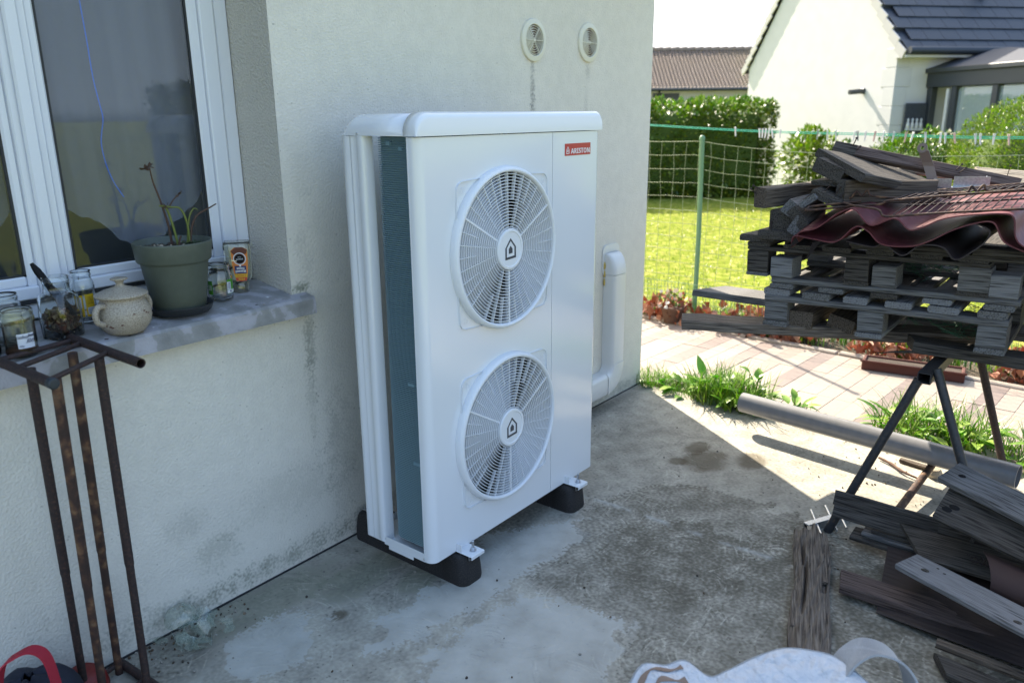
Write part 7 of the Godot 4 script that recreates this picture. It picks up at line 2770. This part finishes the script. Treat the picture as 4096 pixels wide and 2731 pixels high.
	# planks of the heap
	plank("grey_plank", "long pale grey plank sloping down to the left across the heap", v3(0.905, 0.155, 1.812), v3(0.50, 0.245, 2.42), 0.115, 0.022, M.wood_blue, v3(-0.22, 0.95, 0.25), 0.002, 0.02, 0.0)
	var gp: Node3D = get_node("grey_plank")
	for q in [[-0.28, 0.012, 0.010], [-0.235, -0.02, 0.004], [-0.27, -0.03, 0.0035], [0.06, 0.03, 0.009], [0.17, 0.0, 0.011], [0.20, -0.02, 0.007]]:
		part("knot", lathe_mesh([Vector2(q[2], 0.0), Vector2(q[2] * 0.8, 0.0012), Vector2(0, 0.0004)], 12, Transform3D(Basis.IDENTITY, Vector3(q[0], 0.0114, q[1])), false, Vector2(1.5, 0.9)), M.wood_dark, gp)
	plank("brown_board", "dark brown board lying on the concrete right of the rotten post", v3(0.855, 0.036, 1.625), v3(0.845, 0.042, 2.40), 0.10, 0.036, M.wood_red, v3(-0.05, 1, 0), 0.004, 0.03, 0.0)
	nail(get_node("brown_board"), v3(-0.34, -0.02, -0.050), v3(-0.34, -0.043, -0.056), 0.0025)
	for k in 3:
		plank("thin_plank", ["lowest thin plank of the dark bundle under the angle board", "middle thin plank of the dark bundle under the angle board", "top thin plank of the dark bundle under the angle board"][k], v3(1.185 + 0.012 * k, 0.052 + 0.019 * k, 1.575 + 0.035 * k), v3(1.14 + 0.02 * k, 0.062 + 0.019 * k, 2.40), 0.078, 0.017, [M.wood_dark, M.wood_grey, M.wood_dark, M.wood_brown][k], v3(-0.1, 1, 0), 0.002, 0.0, 0.0, "slats in the bundle under the angle board")
	plank("leaning_plank", "grey plank with a knot leaning over the open end of the grey pipe", v3(1.165, 0.395, 1.862), v3(0.80, 0.41, 2.36), 0.14, 0.024, M.wood_grey, v3(-0.15, 0.98, 0.1), 0.0025, 0.05, 0.0)
	part("knot", lathe_mesh([Vector2(0.010, 0.0), Vector2(0.008, 0.0012), Vector2(0, 0.0005)], 12, Transform3D(Basis.IDENTITY, Vector3(-0.25, 0.0124, 0.005)), false, Vector2(1.4, 1)), M.black, get_node("leaning_plank"))
	plank("knotty_board", "broad dark board with knots below the leaning grey plank", v3(1.05, 0.335, 1.872), v3(0.82, 0.335, 2.36), 0.15, 0.024, M.wood_dark, v3(-0.62, 0.78, 0.1), 0.0025, 0.03, 0.0)
	for q in [[-0.22, 0.01], [-0.235, 0.028], [0.05, -0.02]]:
		part("knot", lathe_mesh([Vector2(0.012, 0.0), Vector2(0.009, 0.0013), Vector2(0, 0.0005)], 12, Transform3D(Basis.IDENTITY, Vector3(q[0], 0.0124, q[1])), false, Vector2(1.5, 0.8)), M.black, get_node("knotty_board"))
	plank("cut_block", "dark round edged log half behind the knotty board", v3(1.15, 0.32, 1.90), v3(1.0, 0.32, 2.35), 0.10, 0.11, M.wood_dark, v3(0, 1, 0), 0.004)
	plank("cut_block", "two short dark blocks under the knotty board's left end", v3(1.16, 0.20, 1.86), v3(1.16, 0.20, 1.965), 0.06, 0.14, M.wood_dark, Vector3.UP, 0.003)
	plank("narrow_plank", "thin grey slat at the bottom right, lowest of the heap", v3(0.66, 0.055, 1.962), v3(0.62, 0.065, 2.45), 0.03, 0.02, M.wood_brown, v3(-0.3, 1, 0), 0.003)
	plank("narrow_plank", "short broken board under the thin grey slat at bottom right", v3(0.60, 0.022, 1.985), v3(0.55, 0.03, 2.45), 0.07, 0.028, M.wood_dark, v3(-0.1, 1, 0), 0.004, 0.05)
	plank("dark_board", "broad dark plank lying over the slat bundle at the right edge", v3(1.06, 0.150, 1.79), v3(0.98, 0.20, 2.45), 0.16, 0.02, M.wood_dark, v3(-0.15, 1, 0), 0.003, 0.12)
	# ribbed brown sheets rolled over the heap
	var fs := start()
	var gg := []
	for i in 41:
		var f := i / 40.0
		var row := []
		for k in 11:
			var t := k / 10.0
			var base := v3(1.10, 0.085, 1.715).lerp(v3(0.985, 0.14, 2.42), t)
			var out := v3(-0.32 * f, -0.075 * f + 0.0025 * sin(f * 150.0), 0.05 * f)
			row.append(base + out)
		gg.append(row)
	solo("ribbed_sheet", sheet_mesh(gg, 0.003), M.brown_sheet, "dark brown finely ribbed sheet under the long grey plank", "sheet")
	var rg := []
	for i in 21:
		var a2 := lerpf(-0.5, 2.3, i / 20.0)
		var row := []
		for k in 7:
			var t := k / 6.0
			var c := v3(0.90, 0.205, 2.03).lerp(v3(0.76, 0.22, 2.42), t)
			row.append(c + v3(-0.085 * sin(a2), 0.052 * cos(a2), 0.03 * sin(a2)))
		rg.append(row)
	solo("rolled_felt", sheet_mesh(rg, 0.004), plain(Color(0.04, 0.02, 0.018), 0.75), "dark brown curled roofing felt at the right edge of the heap", "roofing felt")
	var chn := []
	for k in 40:
		chn.append(v3(1.01 + 0.012 * sin(k * 1.6), 0.186 + 0.003 * cos(k * 2.1), 1.97 + k * 0.0045))
	for k in 34:
		chn.append(v3(0.985 + 0.005 * sin(k * 1.6), 0.184 + 0.003 * cos(k * 2.1), 2.145 - k * 0.005))
	solo("rusty_wire", tube_mesh(chn, 0.0022, 5), M.rust_dark, "rusty twisted wire lying on the broad dark plank", "wire")

	# white bulk bag at the lower edge
	var bg := thing("bulk_bag", "white woven bulk bag with grey carrying loop at the bottom edge", "bag")
	rng.seed = 411
	var rim := [v3(-0.425, 0.385, 1.515), v3(-0.375, 0.41, 1.52), v3(-0.335, 0.40, 1.555), v3(-0.30, 0.405, 1.585), v3(-0.292, 0.385, 1.64), v3(-0.255, 0.392, 1.67), v3(-0.195, 0.40, 1.70), v3(-0.125, 0.405, 1.745), v3(-0.085, 0.40, 1.80), v3(-0.070, 0.395, 1.85), v3(-0.09, 0.38, 1.92), v3(-0.14, 0.36, 2.02), v3(-0.25, 0.35, 2.20), v3(-0.50, 0.36, 2.30), v3(-0.80, 0.37, 2.25), v3(-0.88, 0.36, 2.0), v3(-0.80, 0.38, 1.75), v3(-0.62, 0.37, 1.58), v3(-0.50, 0.375, 1.53), v3(-0.425, 0.385, 1.515)]
	var rc := curve(rim, 5)
	var ctr := v3(-0.47, 0, 1.90)
	var bgm := []
	for p in rc:
		var row := []
		for k in 13:
			var f := k / 12.0
			var q: Vector3 = p
			var outw := Vector3(q.x - ctr.x, 0, q.z - ctr.z).normalized()
			var wob := 0.018 * sin(f * 8.0 + q.x * 23.0 + q.z * 17.0) + 0.012 * sin(f * 17.0 + q.x * 41.0)
			q.y = lerpf(p.y, 0.004, f)
			wob += 0.010 * absf(sin(q.x * 61.0 - q.z * 47.0 + f * 5.0))
			q += outw * (0.055 * sin(PI * f) + wob * sin(PI * minf(1.0, f * 1.4)))
			row.append(q)
		bgm.append(row)
	part("cloth", sheet_mesh(bgm, 0.003), M.bag, bg)
	# the rim is folded inwards and slack inside
	var inm := []
	for p in rc:
		var row := []
		for k in 6:
			var f := k / 5.0
			var q: Vector3 = p.lerp(Vector3(ctr.x, p.y - 0.05, ctr.z), 0.55 * f)
			q.y = p.y + 0.006 * (1.0 - f) - 0.16 * f * f + 0.012 * sin(q.x * 37.0 + q.z * 29.0 + f * 4.0) * f
			row.append(q)
		inm.append(row)
	part("folded_rim", sheet_mesh(inm, 0.003), M.bag, bg)
	var seam := []
	for p in rc:
		seam.append(p + Vector3(0, 0.004, 0))
	part("hem", tube_mesh(seam, 0.0042, 6), M.webbing, bg)
	var loop := []
	var lc := [v3(-0.150, 0.30, 1.83), v3(-0.115, 0.345, 1.838), v3(-0.085, 0.377, 1.855), v3(-0.058, 0.407, 1.871), v3(-0.031, 0.427, 1.895), v3(-0.009, 0.425, 1.922), v3(0.010, 0.409, 1.952), v3(0.020, 0.378, 1.978), v3(0.020, 0.335, 1.996), v3(0.01, 0.29, 2.005)]
	var cc := curve(lc, 5)
	for i in cc.size():
		var dd: Vector3 = (cc[mini(i + 1, cc.size() - 1)] - cc[maxi(i - 1, 0)]).normalized()
		var wv := v3(-0.75, 0.15, 0.62).normalized()
		wv = (wv - dd * wv.dot(dd)).normalized() * 0.038
		loop.append([cc[i] + wv, cc[i] + wv * 0.4 + dd.cross(wv) * 0.08, cc[i] - wv * 0.4 + dd.cross(wv) * 0.08, cc[i] - wv])
	part("loop", sheet_mesh(loop, 0.005), M.webbing, bg)
	part("tie", tube_mesh(curve([v3(-0.068, 0.388, 1.838), v3(-0.083, 0.392, 1.850), v3(-0.103, 0.388, 1.868), v3(-0.108, 0.372, 1.876)], 4), 0.0030, 6), M.navy, bg)
	for q in 2:
		var rows := []
		for i in 13:
			var p: Vector3 = rc[i + (0 if q == 1 else 1)]
			var w := 0.016 * (0.75 + 0.45 * sin(i * 1.1 + q))
			var row := []
			for s2 in 4:
				var f := 0.10 + 0.14 * q + w * (s2 - 1.5) * 1.2
				var r: Vector3 = p.lerp(Vector3(ctr.x, p.y - 0.05, ctr.z), 0.55 * f)
				r.y = p.y + 0.006 * (1.0 - f) - 0.16 * f * f + 0.012 * sin(r.x * 37.0 + r.z * 29.0 + f * 4.0) * f + 0.003
				row.append(r)
			rows.append(row)
		part("print_mark", sheet_mesh(rows, 0.001), M.bag_print, bg)
	plank("stick", "brown offcut of wood lying in the white bag at the bottom edge", v3(-0.315, 0.375, 1.665), v3(-0.44, 0.34, 1.90), 0.05, 0.022, M.wood_brown, Vector3.UP, 0.003)


func build_left_corner() -> void:
	# rusty trestle standing on end against the sill
	var t := thing("rusty_trestle", "rusty steel trestle with four tall legs standing in front of the window sill", "trestle")
	var y := 1.018
	part("cross_tube", pipe_mesh(v3(-0.838, y, -0.030), v3(-0.832, y - 0.004, 0.360), 0.0125, 0.002, 16), M.rust_dark, t)
	part("cross_tube", pipe_mesh(v3(-1.044, y, -0.010), v3(-1.030, y - 0.004, 0.345), 0.0125, 0.002, 16), M.rust_dark, t)
	part("end_plug", lathe_mesh([Vector2(0.0135, 0.0), Vector2(0.0135, 0.014), Vector2(0.0105, 0.017), Vector2(0, 0.018)], 16, frame(v3(-0.838, y, -0.018), v3(0, 0, -1)), true), M.cap, t)
	part("end_plug", lathe_mesh([Vector2(0.0135, 0.0), Vector2(0.0135, 0.016), Vector2(0.0105, 0.019), Vector2(0, 0.020)], 16, frame(v3(-1.0303, y - 0.004, 0.335), v3(0.04, 0, 1)), true), M.cap, t)
	part("cross_bar", tube_mesh([v3(-1.040, y - 0.002, 0.055), v3(-0.837, y - 0.002, 0.015)], 0.0072, 8), M.rust_dark, t)
	part("cross_bar", tube_mesh([v3(-1.037, y - 0.002, 0.16), v3(-0.836, y - 0.002, 0.062)], 0.0072, 8), M.rust_dark, t)
	part("cross_bar", tube_mesh([v3(-1.031, y - 0.004, 0.318), v3(-0.834, y - 0.002, 0.205)], 0.0072, 8), M.rust_dark, t)
	var legs := [[v3(-1.012, y - 0.006, 0.178), v3(-0.994, 0.0, 0.085), M.rust_dark], [v3(-0.890, y - 0.006, 0.122), v3(-0.886, 0.0, 0.058), M.rust], [v3(-0.872, y - 0.006, 0.228), v3(-0.874, 0.0, 0.205), M.rust_dark], [v3(-1.006, y - 0.006, 0.302), v3(-0.985, 0.0, 0.185), M.rust]]
	for q in legs:
		var a: Vector3 = q[0]
		var b: Vector3 = q[1]
		var m: Vector3 = a.lerp(b, 0.58)
		part("leg", tube_mesh([a, a.lerp(m, 0.5), m, m.lerp(b, 0.02), b], [0.0122, 0.0122, 0.0122, 0.0108, 0.0108], 12), q[2], t)
	part("foot_rail", tube_mesh([v3(-0.868, 0.014, 0.02), v3(-0.850, 0.014, 0.30)], 0.0125, 10), M.rust_dark, t)
	part("foot_rail", tube_mesh([v3(-0.89, 0.03, 0.055), v3(-1.0, 0.03, 0.085)], 0.008, 8), M.rust_dark, t)
	part("foot_rail", tube_mesh([v3(-0.862, 0.012, 0.16), v3(-0.985, 0.012, 0.19)], 0.008, 8), M.rust_dark, t)

	# red bowl leaning by the wall
	var bw := thing("red_bowl", "dull red plastic bowl leaning upside down by the wall behind the rusty legs", "bowl", v3(-0.985, 0.0, 0.055))
	part("shell", lathe_mesh([Vector2(0.066, 0.0), Vector2(0.068, 0.004), Vector2(0.060, 0.035), Vector2(0.038, 0.060), Vector2(0.0, 0.066)], 32, Transform3D(Basis(Vector3(1, 0, 0), 0.25), Vector3(0, 0.012, 0))), M.red_plastic, bw)
	# dark bag with a red strap, and a pale board edge
	var db := thing("dark_bag", "dark blue bag on the ground at the lower left photo corner", "bag", v3(-1.14, 0.0, 0.14))
	var g := []
	rng.seed = 421
	for i in 25:
		var a := TAU * i / 24.0
		var row := []
		for k in 10:
			var f := k / 9.0
			var r := 0.115 * pow(cos(f * PI / 2 * 0.98), 0.6) * (1.0 + 0.10 * sin(a * 3.0 + f * 3.0))
			row.append(v3(cos(a) * r * 1.1, 0.19 * sin(f * PI / 2) + 0.008 * sin(a * 5.0) * f, -sin(a) * r))
		g.append(row)
	part("cloth", sheet_mesh(g, 0.004), M.navy, db)
	var stp := []
	var sp := curve([v3(-0.10, 0.17, 0.07), v3(-0.07, 0.29, 0.07), v3(-0.035, 0.318, 0.08), v3(0.0, 0.316, 0.085), v3(0.022, 0.285, 0.10), v3(0.028, 0.20, 0.115), v3(0.03, 0.06, 0.13)], 6)
	for i in sp.size():
		var w := v3(-0.6, 0.05, 0.55).normalized() * 0.018
		stp.append([sp[i] + w, sp[i], sp[i] - w])
	part("strap", sheet_mesh(stp, 0.004), M.strap, db)
	plank("pale_board", "pale greenish board edge at the lower left corner of the photo", v3(-1.30, 0.13, 0.26), v3(-1.20, 0.13, 0.30), 0.02, 0.27, M.pale_board, Vector3.UP, 0.001, 0.0, 0.0, "", "board")


func build_patio_litter() -> void:
	# broken clear plastic container by the wall
	var o := thing("broken_plastic_bottle", "crumpled broken clear plastic container lying against the wall foot", "plastic waste", v3(-0.69, 0.0, 0.045))
	var g := []
	rng.seed = 431
	for i in 19:
		var a := TAU * i / 18.0
		var row := []
		for k in 8:
			var f := k / 7.0
			var r := 0.052 * cos(f * 1.35) * (1.0 + 0.07 * sin(a * 4.0 + f * 5.0))
			row.append(v3(cos(a) * r + 0.02, 0.055 + 0.045 * sin(f * 1.5) * (1.0 + 0.1 * sin(a * 3.0)), -sin(a) * r - 0.008))
		g.append(row)
	part("dome", sheet_mesh(g, 0.0012), M.clear_plastic, o)
	for k in 9:
		var c := v3(rng.randf_range(-0.09, 0.10), rng.randf_range(0.012, 0.04), rng.randf_range(-0.01, 0.10))
		var gg := []
		var r := rng.randf_range(0.02, 0.045)
		var t := any_turn()
		for i in 8:
			var row := []
			for j in 4:
				var a := i / 7.0 * 2.4
				row.append(c + t * v3(cos(a) * r, (j - 1.5) * 0.014 * (1.0 + 0.3 * sin(i * 2.0)), sin(a) * r))
			gg.append(row)
		for row in gg:
			for j in 4:
				row[j].y = maxf(row[j].y, 0.003)
		part("shard", sheet_mesh(gg, 0.001), M.clear_plastic, o)
	# small stones, twigs and a broken tile by the pipe
	var stn := start()
	lathe(stn, [Vector2(0, 0), Vector2(0.035, 0.002), Vector2(0.042, 0.02), Vector2(0.03, 0.04), Vector2(0.0, 0.045)], 7, Transform3D(Basis(Vector3.UP, 0.4).scaled(Vector3(1.0, 1.0, 0.8)), Vector3.ZERO), true)
	solo("stone", done(stn), M.stone, "pale angular stone in the sun below the grey pipe", "stone", Transform3D(Basis.IDENTITY, v3(2.02, 0.0, 1.70)))
	solo("twig", tube_mesh(curve([v3(2.06, 0.012, 1.455), v3(2.02, 0.012, 1.52), v3(1.96, 0.014, 1.58), v3(1.93, 0.012, 1.65)], 4), [0.006, 0.006, 0.007, 0.006, 0.008, 0.007, 0.006, 0.008, 0.006, 0.006, 0.005, 0.005, 0.004], 7), M.clay_brown, "knobbly brown twig lying on the sunlit concrete under the pipe", "twig")
	plank("wood_strip", "flat brown strip of wood on the sunlit concrete behind the twig", v3(2.10, 0.010, 1.54), v3(2.07, 0.010, 1.70), 0.035, 0.014, M.wood_brown)
	# fine debris: leaves, grit and chips
	rng.seed = 433
	var dl := []
	for k in 260:
		var x := rng.randf_range(-0.9, 2.2)
		var z := rng.randf_range(0.02, 1.9)
		if rng.randf() < 0.45:
			x = rng.randf_range(-0.85, -0.45)
			z = absf(rng.randfn() * 0.07) + 0.01
		elif rng.randf() < 0.3:
			x = rng.randf_range(1.6, 2.3)
			z = rng.randf_range(1.2, 1.9)
		dl.append([Transform3D(any_turn().scaled(Vector3.ONE * rng.randf_range(0.3, 1.0)), v3(x, 0.003, z)), [Color(0.05, 0.04, 0.03), Color(0.16, 0.12, 0.08), Color(0.30, 0.28, 0.24), Color(0.09, 0.06, 0.035)][rng.randi() % 4]])
	var db := start()
	lathe(db, [Vector2(0, -0.003), Vector2(0.006, 0.0), Vector2(0.004, 0.003), Vector2(0, 0.004)], 5, Transform3D.IDENTITY, true)
	var o2 := scatter("grit", done(db), M.dry_leaf, dl, self)
	tag(o2, "small grit and crumbs scattered over the concrete patio", "grit")
